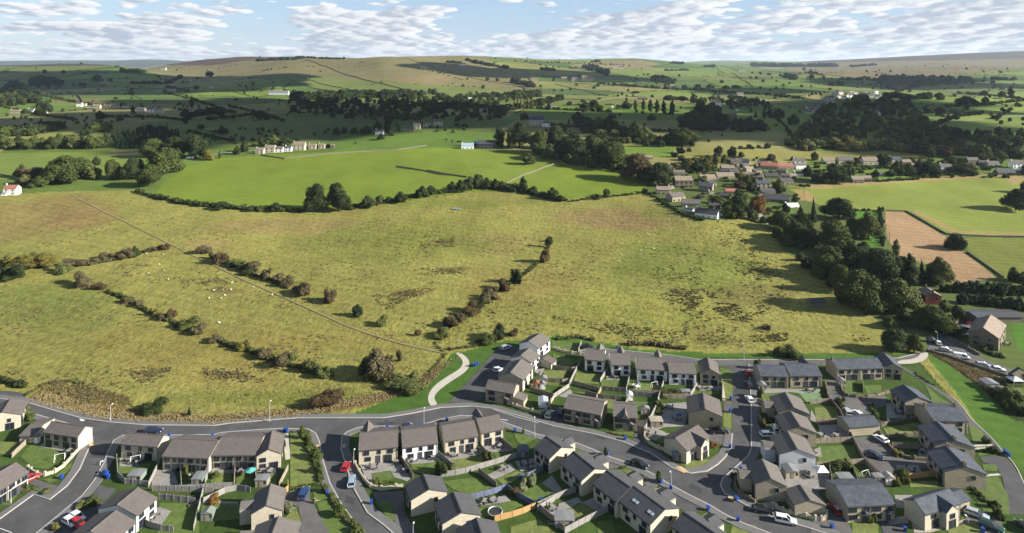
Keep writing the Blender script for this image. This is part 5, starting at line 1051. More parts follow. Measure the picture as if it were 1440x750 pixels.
it += line_items(pts('O',640,155,760,160),2.5,6,['d'],'broad',.6)+line_items(pts('O',690,220,900,215,960,180),3,5,['d'],'broad',1)+line_items(pts('O',880,240,1000,262),3,5,['d'],'broad',1)+line_items(pts('O',960,420,1010,395,1080,375,1190,372),3,8,['d'],'broad',1.5)+line_items(pts('O',1080,410,1170,402,1280,390,1350,375),3.4,5,['d'],'broad',1)+line_items(pts('O',1100,470,1150,478,1200,470),4,4,['d'],'broad',1)
mass('copses', 'scattered dark copses and hedgerows over the shaded left valley', it)
it = line_items(pts('N',0,100,90,95,200,92,250,85),2.6,4.5,['d','c'],'broad',.5)+line_items(pts('N',200,80,260,82,380,88,470,88),2.8,3,['d'],'broad',.3)+scatter(pts('M',375,140,420,150,510,180,515,155,430,130,380,128),60,6,['d','c'])+scatter(pts('M',730,205,850,222,865,205,800,190,740,188),60,6,['d','c'])
it += line_items(pts('M',420,105,470,103),2,3.6,['d'],'broad',.3)+line_items(pts('M',835,110,900,115),1.6,4,['d','c'],'broad',.4)+line_items(pts('M',1020,130,1070,130),1.6,4,['d'],'broad',.4)+line_items(pts('M',1265,128,1350,128),1.6,6,['c'],'broad',.4)+line_items(pts('M',805,150,940,148),2.4,3,['d'],'broad',.3)+line_items(pts('M',0,210,70,225,110,240),2.2,8,['d'],'broad',1.4)+line_items(pts('M',10,290,150,285),2.4,10,['d','o'],'broad',1.5)
it += line_items(pts('M',450,215,550,228),2.4,3,['d'],'broad',.3)+line_items(pts('M',795,300,860,302,930,305),2.4,5,['d','o'],'broad',1)+line_items(pts('M',1140,290,1230,305,1340,330),2.4,5,['d','o'],'broad',1.4)+line_items(pts('M',600,120,0,98),5,2,['d'],'broad',.3)+line_items(pts('M',900,450,1000,462,1120,455),2.6,12,['d'],'broad',2)+line_items(pts('M',450,500,560,520,700,525,830,535),3,10,['o','d'],'broad',2)+line_items(pts('M',1200,560,1270,562),3,5,['o'],'broad',.8)
it += line_items(pts('L',0,128,370,128),1.8,5.5,['c'],'broad',.6)+line_items(pts('L',440,130,570,120),1.8,3.6,['c'],'broad',.3)+scatter(pts('L',80,190,160,200,160,185,90,178),24,6,['d','c'])+line_items(pts('L',620,190,780,205,900,215,1050,210),2.2,7,['d','c'],'broad',1.4)+line_items(pts('L',330,228,390,225),2,6,['d'],'broad',1)+line_items(pts('L',200,160,280,172),2.2,4,['d'],'broad',.6)+line_items(pts('L',1180,195,1300,200),2.6,5,['d'],'broad',1)+line_items(pts('L',470,190,540,190),2.4,4,['d'],'broad',.6)+line_items(pts('L',540,150,620,170,640,165),4,2,['d'],'broad',.4)
it += line_items(pts('L',640,290,760,300,850,295),2.6,9,['d'],'broad',2)+line_items(pts('L',900,430,1000,390,1130,380),3,6,['d'],'broad',2)+line_items(pts('L',1000,270,1160,280,1350,300),3.4,4,['d'],'broad',1)+line_items(pts('M',570,140,200,130,50,100),6,2,['d'],'broad',.4)+line_items(pts('M',150,145,215,150),2.2,5,['d'],'broad',.6)
it += line_items(pts('N',1110,95,1160,110,1330,140),2.4,5,['d'],'broad',1)+line_items(pts('N',1010,105,1080,112),2,4,['d'],'broad',.5)+line_items(pts('N',1150,290,1220,285,1340,290),2.6,6,['o','d'],'broad',1.4)+line_items(pts('N',860,140,960,160,1090,200),4,1.8,['d'],'broad',.5)
mass('distant_copses', 'small far copses and shelter belts on the hills under the skyline', it)

random.seed(21)
it = []
for poly,n,h in [([(0,104),(200,104),(330,112),(420,120),(420,200),(250,200),(0,205)],230,4.2),([(640,110),(1060,100),(1200,110),(1150,200),(960,200),(700,185)],210,4.6),([(1060,100),(1440,96),(1440,140),(1240,138),(1100,150)],110,4.),([(1300,160),(1440,130),(1440,192),(1330,186)],70,6),([(200,200),(460,176),(700,176),(640,188),(480,184),(360,206)],40,5)]:
    for q in scatter(poly,n,h,['d','o','d','l']):
        if vnoise(np.array([q[0].x]),np.array([q[0].y]),130,91)[0] > .42: it.append(q)
for a_,b_ in [((0,150),(110,170)),((30,128),(140,150)),((150,165),(260,170)),((230,130),(330,160)),((265,185),(330,200)),((700,150),(860,158)),((860,120),(1000,128)),((1000,130),(1130,140)),((1080,160),(1120,200)),((760,176),(960,186)),((1180,112),(1320,118)),((1330,150),(1440,142)),((320,150),(400,172))]:
    it += line_items([a_,((a_[0]+b_[0])/2+random.uniform(-12,12),(a_[1]+b_[1])/2+random.uniform(-3,3)),b_],3.2,4.4,['d','o'],'broad',.8)
mass('field_trees','small dark field trees and hedgerow oaks dotted over the far farmland',it)
it = scatter(pts('M',80,600,200,560,420,560,600,640,620,700,300,640,100,610),70,13,['d','o','d','l'])+scatter(pts('M',380,440,540,440,560,480,380,480),40,11,['d','o'])+scatter(pts('M',450,490,740,500,760,540,460,530),60,10,['d','o','l'])+scatter(pts('M',640,520,960,500,960,550,700,550),50,11,['d','o'])+scatter(pts('M',1140,420,1350,430,1350,470,1150,470),30,9,['d'])+scatter(pts('M',1150,300,1350,320,1350,350,1180,340),30,6,['d','o'])
mass('valley_shrubbery','dense dark undergrowth filling the gaps of the valley tree clumps',it)
it = scatter(pts('K',420,250,1000,180,1400,250,1400,480,1250,560,1050,600,780,600,640,470,480,400),170,5,['d','o','l','k','b'],form='bush',wr=1.1)+scatter(pts('L',240,740,240,640,600,610,1350,620,1350,715,820,715,560,735),190,6,['d','o','d','k','l'],form='bush',wr=1.1)+scatter(pts('K',430,250,760,210,760,290,480,300),60,8,['d','o','y'])
mass('village_shrubbery','garden shrubs and hedges packed between the village houses',it)
it = scatter(pts('J',150,300,300,290,420,400,560,430,700,440,860,540,860,620,700,740,500,700,380,560,230,420),60,17,['d','o','d','c'])
mass('belt_undergrowth','dense dark undergrowth beneath the belt of big trees at right',it)
ii_, jj_ = np.where((BID[:-1,:-1] != BID[1:,:-1]) | (BID[:-1,:-1] != BID[:-1,1:]))
ok = (YY[ii_,jj_] > 900) & (YY[ii_,jj_] < 5200) & (np.abs(US[ii_]) < .86) & (SCR_Y[ii_,jj_] < 204) & ~inpoly([(215,280),(255,232),(350,214),(480,186),(700,184),(760,215),(960,205),(1320,208),(1320,300),(215,300)], SCR_X[ii_,jj_], SCR_Y[ii_,jj_])
ii_, jj_ = ii_[ok], jj_[ok]; rg_ = np.random.default_rng(8); sel = rg_.permutation(len(ii_))[:2600]; it = []
gap = vnoise(XX[ii_,jj_],YY[ii_,jj_],150,77)
for k in sel:
    if gap[k] < .38: continue
    i, j = ii_[k], jj_[k]; big = rg_.random() < .07; h = (rg_.uniform(5,9) if big else rg_.uniform(1.2,2.6))*(1 if YY[i,j] < 2600 else 1.3)
    it.append((Vector((XX[i,j]+rg_.uniform(-2,2),YY[i,j],ZG[i,j])), h*(.9 if big else 2.6), h, 'dod'[k % 3], 'bush'))
mass('hedgerows', 'low dark hedgerows dividing the distant fields', it)

# ================================================================== village and farm buildings
V1 = 'houses of the near village'; VW = {M_CREAM.name: M_BUFF}
W1, W2, W3 = M_STONE, M_CREAM, M_WHITE
for x,y,w,wl,rf,ad,hw,dw,trn in [(440,440,95,W2,M_RSTN,'hip-roofed pale',.42,.7,.2),(540,485,105,W2,M_RGRY,'double-gabled grey-roofed',.4,.7,.5),(620,522,120,W2,M_RGRY,'long grey bungalow',.25,.5,-.5),(715,592,150,W3,M_RDRK,'dark-roofed white bungalow',.22,.5,-.4),(575,398,120,W1,M_RTAN,'tall brown stone barn-like',.55,.6,.3),(712,420,92,W2,M_SLAT,'cream square-windowed',.5,.6,-.3),(762,385,56,W2,M_SLAT,'small slate-roofed',.5,.6,-.2),(540,312,75,W3,M_RTAN,'white-walled',.3,.5,0),(735,345,110,W2,M_RTAN,'brown-roofed terraced',.16,.3,.05),(850,335,120,W2,M_RTAN,'long brown-roofed terraced',.16,.3,.05),(980,325,100,W2,M_RTAN,'right-hand brown-roofed terraced',.16,.3,.05),
        (1100,398,90,W2,M_SLAT,'bright slate-roofed',.45,.6,.3),(1130,440,100,W1,M_RDRK,'dark-roofed stone',.25,.5,-.2),(1180,492,160,W1,M_RDRK,'long low dark-roofed',.16,.25,0),(1135,275,110,W2,M_RRED,'red-tiled cream',.28,.4,0),(1245,278,100,W2,M_RRED,'second red-tiled cream',.3,.4,0),(1010,290,66,W2,M_RTAN,'small grey-roofed',.4,.5,.3),(920,240,80,W1,M_RDRK,'dark-roofed house by the top trees',.3,.5,0),(965,228,60,W1,M_RGRY,'pale-roofed top',.3,.5,0),(865,290,90,W1,M_RTAN,'brown-gabled',.35,.5,.3),(1350,272,80,W3,M_RGRY,'white-gabled',.4,.5,.2),(1255,372,90,W1,M_RDRK,'dark slate cottage-like',.3,.5,0),(1155,335,90,W1,M_RDRK,'low dark-roofed central',.25,.4,0),
        (290,196,60,W1,M_RGRY,'grey-roofed meadow-side',.3,.4,0),(340,208,60,W1,M_RTAN,'tan-roofed meadow-side',.3,.4,0),(885,440,80,W1,M_RRED,'red-roofed shaded',.35,.5,.2),(1290,526,90,W3,M_WHITE,'flat white-roofed',.14,.5,.1),(480,265,40,W3,M_RGRY,'tiny white',.3,.4,0),(715,262,26,W3,M_RGRY,'smallest white',.5,.4,0),(1330,320,60,W3,M_RGRY,'pale stone',.4,.5,0),(600,550,60,W3,M_SHF,'white lean-to',.25,.4,-.4),(790,575,70,W3,M_RGRY,'grey garage-like',.3,.5,-.4),(1240,330,60,W2,M_RGRY,'cream back-lane',.35,.4,0),(1060,300,60,W2,M_RDRK,'dark-roofed pale-walled',.4,.4,0),(1290,330,60,W2,M_RTAN,'tan-roofed back-lane',.35,.4,0)]:
    a,b,s = REG['K']; cottage(a+x/s,b+y/s,w/s,V1,ad,'in the near village',VW.get(wl.name,wl),rf,hw=hw*.8,dw=max(dw*1.1,.45),turn=trn+random.uniform(-.35,.35),rise=.2)
V2 = 'houses of the long village'
for x,y,w,wl,rf,ad,hw,dw in [(325,640,60,W2,M_RTAN,'reddish-roofed',.35,.5),(415,640,80,W2,M_RGRY,'grey-roofed twin-chimneyed',.3,.45),(545,645,80,W2,M_RTAN,'brown-roofed',.3,.45),(675,635,62,W2,M_SLAT,'pale slate-roofed',.35,.45),(735,650,50,W1,M_RTAN,'brown gabled',.5,.5),(478,742,62,W1,M_RTAN,'tan-roofed barn-like',.4,.6),(525,735,50,W1,M_RTAN,'brown-roofed barn-like',.5,.6),(945,675,60,W3,M_RGRY,'white shaded',.4,.5),(1085,640,60,W1,M_RGRY,'grey stone',.4,.4),(1195,655,60,W3,M_RGRY,'low white',.3,.4),(1285,700,140,W1,M_SLAT,'long low slate-roofed',.12,.25),(1325,665,64,W3,M_RGRY,'white gabled',.5,.5),(780,660,40,W2,M_RTAN,'small tan-roofed',.4,.4),(1140,650,50,W1,M_RDRK,'dark-roofed',.4,.4),(590,700,40,W3,M_RGRY,'little white',.4,.4),(170,650,60,W3,M_RGRY,'white-gabled left',.5,.5)]:
    a,b,s = REG['L']; cottage(a+x/s,b+y/s,w/s,V2,ad,'above the hayfield',wl,rf,hw=hw*.8,dw=dw*1.2)
random.seed(9)
for k in range(22):
    x, y = random.choice([(900,300),(960,345),(1040,345),(1190,310),(820,300),(700,470),(640,460),(760,440),(1090,480),(1300,360),(1210,400),(470,400),(980,255),(1070,250),(780,535),(830,460)]); x += random.uniform(-25,25); y += random.uniform(-14,14)
    cottage(840+x/4.687,180+y/4.687,random.uniform(9,15),'infill houses of the near village',random.choice(['dark-roofed','grey-roofed','brown-roofed','plain stone']),'tucked between gardens of the near village',random.choice([M_BUFF,W1,W1]),random.choice([M_RDRK,M_RTAN,M_RGRY,M_SLAT]),hw=random.uniform(.25,.38),dw=.6,rise=.2,turn=random.uniform(-.6,.6))
random.seed(5)
for k in range(34):
    t = random.random(); x = 215+t*160+random.uniform(-14,14); y = 372-t*85+random.uniform(-16,12)
    cottage(1080+x/3.75,60+y/3.75,random.uniform(5.5,9),'houses of the wooded hill village','pale-walled','climbing the wooded hill village',random.choice([W2,W3,W2]),random.choice([M_RGRY,M_SLAT,M_RTAN]),hw=.5,dw=.5,turn=random.uniform(-.4,.4))
for k in range(20):
    x = random.uniform(400,610); y = random.uniform(268,300)
    cottage(1080+x/3.75,60+y/3.75,random.uniform(4.5,7.5),'houses of the upper wooded village','small pale','in the upper wooded village',random.choice([W2,W3]),random.choice([M_RGRY,M_RTAN,M_SLAT]),hw=.5,dw=.5,turn=random.uniform(-.4,.4))
for r,x,y,w,wl,rf,grp,ad,pl,hw,dw in [
 ('L',570,385,46,W3,M_RGRY,'big houses in the dark wood','white','in the dark hillside wood',.4,.5),('L',590,365,24,W1,M_RDRK,'big houses in the dark wood','tall stone','in the dark hillside wood',1.1,.8),('L',375,400,30,W3,M_RGRY,'big houses in the dark wood','small white','in the dark hillside wood',.3,.5),('L',320,430,26,W3,M_SLAT,'big houses in the dark wood','slate-roofed','in the dark hillside wood',.5,.5),
 ('M',355,207,80,W2,M_RGRY,'farm on the lit fields','long pale','at the far farm on lit fields',.18,.3),('M',400,207,60,W2,M_RTAN,'farm on the lit fields','broad barn-like','at the far farm on lit fields',.3,.5),('M',275,200,30,W1,M_RTAN,'farm on the lit fields','small stone','at the far farm on lit fields',.4,.5),
 ('M',545,140,30,W2,M_RTAN,'far moorside farm','left pale','under the tan knoll',.35,.5),('M',575,140,26,W2,M_RGRY,'far moorside farm','right pale','under the tan knoll',.35,.5),('M',1215,153,40,W2,M_RGRY,'far right farm','pale','below the blue wood on the skyline',.25,.4),
 ('M',1080,340,50,W3,M_RGRY,'houses on the wooded knoll','big white','on the wooded knoll',.5,.6),('M',972,388,30,W3,M_RGRY,'houses on the wooded knoll','small white','on the wooded knoll',.5,.5),('M',1000,428,44,W3,M_RGRY,'houses on the wooded knoll','white-gabled','on the wooded knoll',.4,.5),('M',1165,400,44,W1,M_RGRY,'houses on the wooded knoll','grey stone','on the wooded knoll',.4,.5),('M',1205,287,34,W2,M_RGRY,'houses on the wooded knoll','pale upper','on the wooded knoll',.5,.5),('M',1188,360,12,W3,M_RGRY,'houses on the wooded knoll','tiny white','on the wooded knoll',.7,.5),
 ('M',130,440,80,W2,M_SLAT,'grey hall below the poplars','large grey','in the shaded valley below the poplars',.4,.5),('M',180,445,40,W3,M_RGRY,'grey hall below the poplars','white side','in the shaded valley below the poplars',.5,.5),('M',845,240,24,W1,M_RTAN,'lane-side cottages','brown','on the bright far lane',.5,.5),('M',690,302,50,W1,M_RGRY,'lane-side cottages','low grey','on the bright far lane',.2,.4),('M',605,345,24,W3,M_RGRY,'lane-side cottages','small white','on the bright far lane',.5,.5),('M',220,345,30,W2,M_RGRY,'lane-side cottages','pale','on the bright far lane',.4,.5),('M',530,345,10,W3,M_RGRY,'lane-side cottages','slim white','on the bright far lane',1.4,1.),
 ('N',118,276,104,W3,M_SHF,'long barn','long low white-walled barn-like','below the sunny hill at left',.1,.16),('N',210,276,14,W1,M_RGRY,'barn neighbour','tiny dark','right of the long low white barn',.6,.6),
 ('N',18,588,44,W2,M_RTAN,'row of cottages by the meadow','tan-roofed','in the cottage row above the bright meadow',.5,.5),('N',70,582,54,W2,M_RTAN,'row of cottages by the meadow','brown-roofed','in the cottage row above the bright meadow',.5,.5),('N',118,580,46,W3,M_RGRY,'row of cottages by the meadow','white','in the cottage row above the bright meadow',.45,.5),('N',168,576,36,W3,M_SLAT,'row of cottages by the meadow','slate-roofed white','in the cottage row above the bright meadow',.6,.5),('N',224,568,64,W2,M_RTAN,'row of cottages by the meadow','large cream','in the cottage row above the bright meadow',.45,.5),('N',295,563,40,W2,M_RTAN,'row of cottages by the meadow','stone-fronted','in the cottage row above the bright meadow',.5,.5),('N',345,561,34,W2,M_RTAN,'row of cottages by the meadow','narrow cream','in the cottage row above the bright meadow',.6,.5),('N',402,558,22,W1,M_RTAN,'row of cottages by the meadow','small brown','in the cottage row above the bright meadow',.8,.5),
 ('N',650,486,44,W3,M_RGRY,'white cottage','white-gabled','among dark trees below the long wood',.4,.5),('N',815,470,36,W1,M_RDRK,'shaded hamlet','dark','at the shaded hamlet above the bright meadow',.5,.5),('N',848,458,38,W2,M_RTAN,'shaded hamlet','lit cream','at the shaded hamlet above the bright meadow',.6,.5),('N',900,446,40,W2,M_RGRY,'shaded hamlet','grey-roofed','at the shaded hamlet above the bright meadow',.5,.5),('N',958,442,50,W2,M_RGRY,'shaded hamlet','twin-gabled','at the shaded hamlet above the bright meadow',.5,.5),
 ('N',1125,299,24,W3,M_WHITE,'hall by the wood end','white','at the end of the long wood',.25,.4),('N',1200,362,44,W2,M_RGRY,'hall by the wood end','pale','at the end of the long wood',.3,.4),('N',885,140,36,W2,M_RTAN,'hill farm','stone','high on the sunny hill shoulder',.3,.4),('N',1090,122,34,W3,M_RGRY,'skyline farm','white','by the plantation near the skyline',.3,.4),
 ('O',550,216,44,W2,M_RGRY,'dark hillside farm','pale low','on the dark left hillside',.14,.3),('O',415,338,30,W3,M_RGRY,'hamlet row at left','white','in the small hamlet row of the left valley',.5,.5),('O',440,336,24,W2,M_RGRY,'hamlet row at left','grey','in the small hamlet row of the left valley',.5,.5),('O',470,350,30,W2,M_RGRY,'hamlet row at left','pale','in the small hamlet row of the left valley',.4,.5),('O',505,350,40,W2,M_RTAN,'hamlet row at left','tan-roofed','in the small hamlet row of the left valley',.35,.5),('O',560,347,34,W2,M_RTAN,'hamlet row at left','brown-roofed','in the small hamlet row of the left valley',.35,.5),('O',600,346,40,W2,M_RTAN,'hamlet row at left','long brown-roofed','in the small hamlet row of the left valley',.3,.5),('O',655,346,30,W2,M_RGRY,'hamlet row at left','grey-roofed','in the small hamlet row of the left valley',.4,.5),('O',738,364,44,W2,M_SHF,'right farm of left valley','low grey','at the farm right of the hamlet row',.25,.5),('O',790,370,36,W3,M_RGRY,'right farm of left valley','white','at the farm right of the hamlet row',.5,.5),('O',832,374,44,W2,M_RTAN,'right farm of left valley','tan stone','at the farm right of the hamlet row',.45,.5),
 ('O',76,376,54,W2,M_RTAN,'valley edge farm','cream','at the farm on the left edge',.3,.4),('O',160,372,34,W3,M_RGRY,'valley edge farm','bright white','at the farm on the left edge',.45,.5),('O',110,290,28,W3,M_RGRY,'valley edge farm','small white','at the farm on the left edge',.3,.4),('O',238,376,20,W3,M_RGRY,'valley edge farm','tiny white','at the farm on the left edge',.4,.5),('O',1000,612,36,W3,M_SLAT,'barn in the trees','slate-roofed white','under the big trees left of the cottages',.35,.6),('O',860,146,26,W2,M_RGRY,'moorland farm','pale','on the lit moor shoulder',.35,.5),('O',900,255,44,W2,M_RTAN,'shaded valley farm','long stone','in the shaded valley fields',.14,.3),('O',830,262,34,W2,M_RTAN,'shaded valley farm','low stone','in the shaded valley fields',.2,.3),('O',990,370,50,W2,M_RGRY,'barns by the copse','grey','beside the valley copse',.25,.4),('O',1113,242,22,W2,M_RTAN,'ruin on the slope','small stone','high on the shaded slope',.5,.6),
 ('O',243,712,36,M_STONE,M_RTAN,'farmhouse in the trees','old stone','hidden in the trees above the left pasture',.6,.6),('P',46,160,66,W3,M_RRED,'red roof house','red-roofed white','at the left edge beyond the pasture',.5,.6),('P',15,163,26,W3,M_SHF,'white annexe','flat white','beside the red-roofed white house',.4,.5)]:
    a,b,s = REG[r]; cottage(a+x/s,b+y/s,w/s,grp,ad,pl,wl,rf,hw=hw,dw=dw,noun='building' if 'barn' in ad else 'house')
M_TEALR = mat('teal sheet roof', (.16,.36,.40), .6, .1, .5); M_BLUR = mat('blue grey sheet roof', (.26,.36,.45), .6, .1, .5); M_DKB = mat('dark barn boards', (.05,.05,.06), .8, .2, 1)
for x,y,w,wl,rf,ad in [(1175,545,52,M_DKB,M_TEALR,'teal-roofed'),(1115,562,66,W3,M_BLUR,'blue-grey-roofed'),(1215,562,96,M_DKB,M_DKB,'large black')]:
    cottage(360+x/3.75,60+y/3.75,w/3.75,'farm sheds by the meadow',ad,'at the farm beside the bright meadow',wl,rf,noun='farm shed',cat='shed',hw=.28,dw=.5,rise=.2)
# church tower
p = hit(1080+1052/3.75,60+595/3.75); m_ = mpp(p); o = empty('church_tower', p); w = 20/3.75*m_; h = 62/3.75*m_
MB().box(-w/2,w/2,-w/2,w/2,0,h).box(-w*.56,w*.56,-w*.56,w*.56,h*.93,h*.955).build('wall', M_STONE, o)
b = MB()
for sx in (-1,1):
    for sy in (-1,1): b.tube((sx*w*.42,sy*w*.42,h),(sx*w*.42,sy*w*.42,h*1.14),w*.09,.02,4)
b.build('pinnacle', M_STONE, o); MB().box(-w*.18,w*.18,-w/2-.06,-w/2+.1,h*.62,h*.82).build('belfry_window', M_PLAS, o); tag(o,'grey square church tower with pinnacles among the trees above the long village','church tower')
o = link('puddle', MB().tube((0,0,0),(0,0,.06),2.6,2.6,16).mesh('puddle', mat('water', (.25,.3,.3), .05, 0, spec=.8))); o.location = hit(641,294)+Vector((0,0,.3)); o.scale = (1.2,1,1); tag(o, kind='structure')

# ================================================================== vehicles
for a in [('A',770,244,2,'darkblue','estate','dark blue estate car parked on the main road behind the cream semis'),
 ('A',388,680,-28,'white','hatch','upper white hatchback of two parked in shade by brown roofs'),('A',352,704,-28,'white','hatch','lower white hatchback of two parked in shade by brown roofs'),('A',392,712,-30,'red','hatch','small dark red car tucked beside two white hatchbacks'),('A',157,482,60,'red','hatch','red car half hidden behind the bottom left house'),
 ('B',880,425,88,'red','hatch','red car parked on the bending side road'),('B',908,500,100,'paleblue','estate','pale blue estate car parked behind the red car'),('B',668,562,92,'blue','suv','blue car parked on the drive beside the verge lawn'),
 ('C',340,226,5,'darkblue','hatch','dark car parked behind the white-rendered curved row house'),
 ('G',327,182,40,'silver','suv','silver car at the top of the sloping car park'),('G',290,293,20,'white','hatch','white car between shadows in the sloping car park'),('G',545,520,70,'sage','suv','sage green car on the drive beside the walled garden'),('G',600,505,75,'darkblue','hatch','dark car right of the sage green one'),('G',738,178,5,'black','suv','black car on the upper lane end'),
 ('D',640,412,-38,'black','saloon','black car with bright lights on the main road'),
 ('H',683,308,88,'red','hatch','bright red car at the top of the straight side road'),('H',687,370,90,'black','suv','black car between red and white ones on the side road'),('H',692,442,90,'white','hatch','white car parked below the black one on the side road'),
 ('E',432,263,3,'white','estate','white car across the drive by the gabled houses'),('E',517,696,-18,'white','suv','white and black SUV parked on the bottom road bend'),('E',400,642,-18,'black','saloon','dark saloon on the bright bend left of the SUV'),
 ('E',826,150,80,'silver','suv','silver car behind the long garage block'),('E',878,158,100,'white','hatch','white car beside the silver one behind the garage block'),('E',994,285,110,'white','hatch','white car in the lower court against its wall'),('E',960,368,-35,'darkblue','saloon','dark blue saloon alone in the lower court'),
 ('F',833,664,-38,'silver','estate','silver estate car in front of the slate cream house'),('F',908,728,-42,'green','suv','dark green car below the silver estate car'),('F',1066,725,80,'black','hatch','black car cut by the right edge at the bottom'),
 ('I',805,272,-5,'red','hatch','red car parked behind the stone barn'),('I',768,326,-20,'white','hatch','white car beside the stone barn wall'),('I',785,303,-10,'grey','hatch','grey car between red and white ones at the barn'),('I',640,372,70,'white','hatch','white car at the village road junction'),('I',612,362,-25,'darkblue','hatch','dark car left of the white one at the junction'),
 ('I',678,408,-22,'silver','hatch','silver car uppermost in the line along the village road'),('I',868,484,-22,'silver','estate','silver car between the white van and white car'),('I',938,504,-20,'white','saloon','white car lowest in the line along the village road'),('I',1030,560,-20,'grey','suv','grey car near the right-hand conservatory'),('I',480,290,-50,'black','hatch','dark car in the shade of the tree-lined road')]:
    car(*a)
car('I',757,444,-25,'white','van','white panel van parked on the village road')
car('E',182,247,0,'black','pickup','black pickup truck on the drive below the buff stone gable')
# red car with crossed-flag roof
o = car('E',767,640,98,'red','hatch','red car with a red, white and blue flag on its roof')
L, Wd, H = 4.0,1.74,1.42*.92; zt = H+.046; x0,x1 = -.37*L,.02*L; hw = Wd*.32
fl = MB().box(x0,x1,-hw,hw,H,zt); fo = fl.build('roof_flag', mat('flag blue',(.02,.05,.2),.4,0), o)
cxm = (x0+x1)/2
def strip(a,b,w,z,m,nm):
    a = Vector((*a,z)); b = Vector((*b,z)); d = (b-a).normalized(); n = Vector((-d.y,d.x,0))*w/2
    MB().add([a-n,b-n,b+n,a+n],[(0,1,2,3)]).build(nm, m, fo)
FW = mat('flag white',(.75,.75,.75),.4,0); FR = mat('flag red',(.55,.02,.03),.4,0)
strip((x0+.06,-hw+.04),(x1-.06,hw-.04),.2,zt+.003,FW,'diagonal_stripe'); strip((x0+.06,hw-.04),(x1-.06,-hw+.04),.2,zt+.006,FW,'diagonal_stripe')
strip((x0+.05,0),(x1-.05,0),.4,zt+.009,FW,'cross_bar'); strip((cxm,-hw+.02),(cxm,hw-.02),.4,zt+.012,FW,'cross_bar')
strip((x0+.05,0),(x1-.05,0),.22,zt+.015,FR,'cross_bar'); strip((cxm,-hw+.02),(cxm,hw-.02),.22,zt+.018,FR,'cross_bar')
car('E',466,235,85,'white','van','white and turquoise small truck on the garden drive by the gabled houses',scale=.8)

for r,x,y,pl in [('A',850,268,'behind the cream semi-detached pair on the pavement'),('A',308,478,'on the verge below the walled corner lawn'),('A',524,452,'topmost of four by the shaded left drive'),('A',536,460,'second of four by the shaded left drive'),('A',530,470,'third of four by the shaded left drive'),('A',544,476,'lowest of four by the shaded left drive'),
 ('B',210,268,'left of the long cream terrace roof'),('B',345,262,'behind the long cream terrace ridge'),('B',572,242,'left of a pair behind the cross gable'),('B',584,243,'right of a pair behind the cross gable'),('B',785,553,'at the pale path by the young hedge'),('B',1008,605,'on the verge opposite the young hedge'),
 ('C',232,226,'behind the house at the road bend'),('C',390,216,'behind the white-rendered curved row house'),('C',530,190,'by the low planter on the inner pavement'),('C',872,242,'beside the lamp-post verge lawn'),
 ('D',568,282,'in front of the narrow stone house'),('D',480,358,'under the dark street sapling'),('D',748,500,'under the pale street sapling'),('D',798,530,'at the foot of the junction lamp post'),('D',985,636,'on the pavement by the white-lined drive'),
 ('E',243,80,'nearest the upper road on the side road pavement'),('E',240,142,'beside the upper drive on the side road'),('E',238,323,'by the corner house lawn'),('E',290,434,'on the island corner of the junction'),('E',270,588,'on the tactile corner below the stone gable'),('E',278,690,'above the bottom lawn on the bend'),('E',750,726,'beside the pillared wall and flag-roofed car'),
 ('F',975,348,'leftmost of three at the court entrance'),('F',984,356,'middle of three at the court entrance'),('F',995,366,'rightmost of three at the court entrance'),('F',475,742,'on the dark drive at the bottom edge'),('F',865,746,'below the dark green car'),
 ('G',160,272,'leftmost of three by the curved path'),('G',173,268,'middle of three by the curved path'),('G',184,262,'rightmost of three by the curved path'),('G',886,180,'behind the small white upper house'),('I',655,340,'beside the lane junction wall'),('C',1003,596,'at a trampoline garden corner') ]:
    bin_(r,x,y,pl)
for r,x,y,pl in [('G',510,528,'beside the sage green car'),('E',262,592,'below the stone gable corner'),('A',520,470,'beside the four blue bins')]: bin_(r,x,y,pl,'black','black wheelie bins')
for r,x,y,h,pl in [('C',415,216,86,'on the inside of the main road bend'),('C',971,266,88,'on the verge lawn corner of the main road'),('B',919,412,72,'beside the red parked car'),('D',800,530,76,'at the road junction'),('A',555,186,76,'on the rough bank above the left road'),('B',497,190,96,'on the rough bank above the terrace'),('H',665,240,80,'at the top of the side road'),('C',360,800,86,'at the bottom edge by the charcoal roofs'),('A',55,600,66,'in front of the bottom left house'),('F',793,700,24,'by the steps of the projecting gable house'),('I',637,375,60,'at the village road junction'),('A',503,410,10,'beside the shaded left drive')]: lamp(r,x,y,h,pl)
for r,x,y,h,pl in [('J',324,165,42,'standing in the hayfield corner'),('J',752,405,60,'beside the straw-coloured strip')]:
    p = hit(*pz(r,x,y)); hh = h/3.5725*mpp(p); o = empty('telegraph_pole', p); MB().tube((0,0,0),(0,0,hh),.16,.11,8).build('pole', M_BARK, o); MB().box(-.9,.9,-.06,.06,hh*.9,hh*.9+.12).build('crossarm', M_BARK, o); tag(o,'brown telegraph pole '+pl,'telegraph pole','telegraph poles')

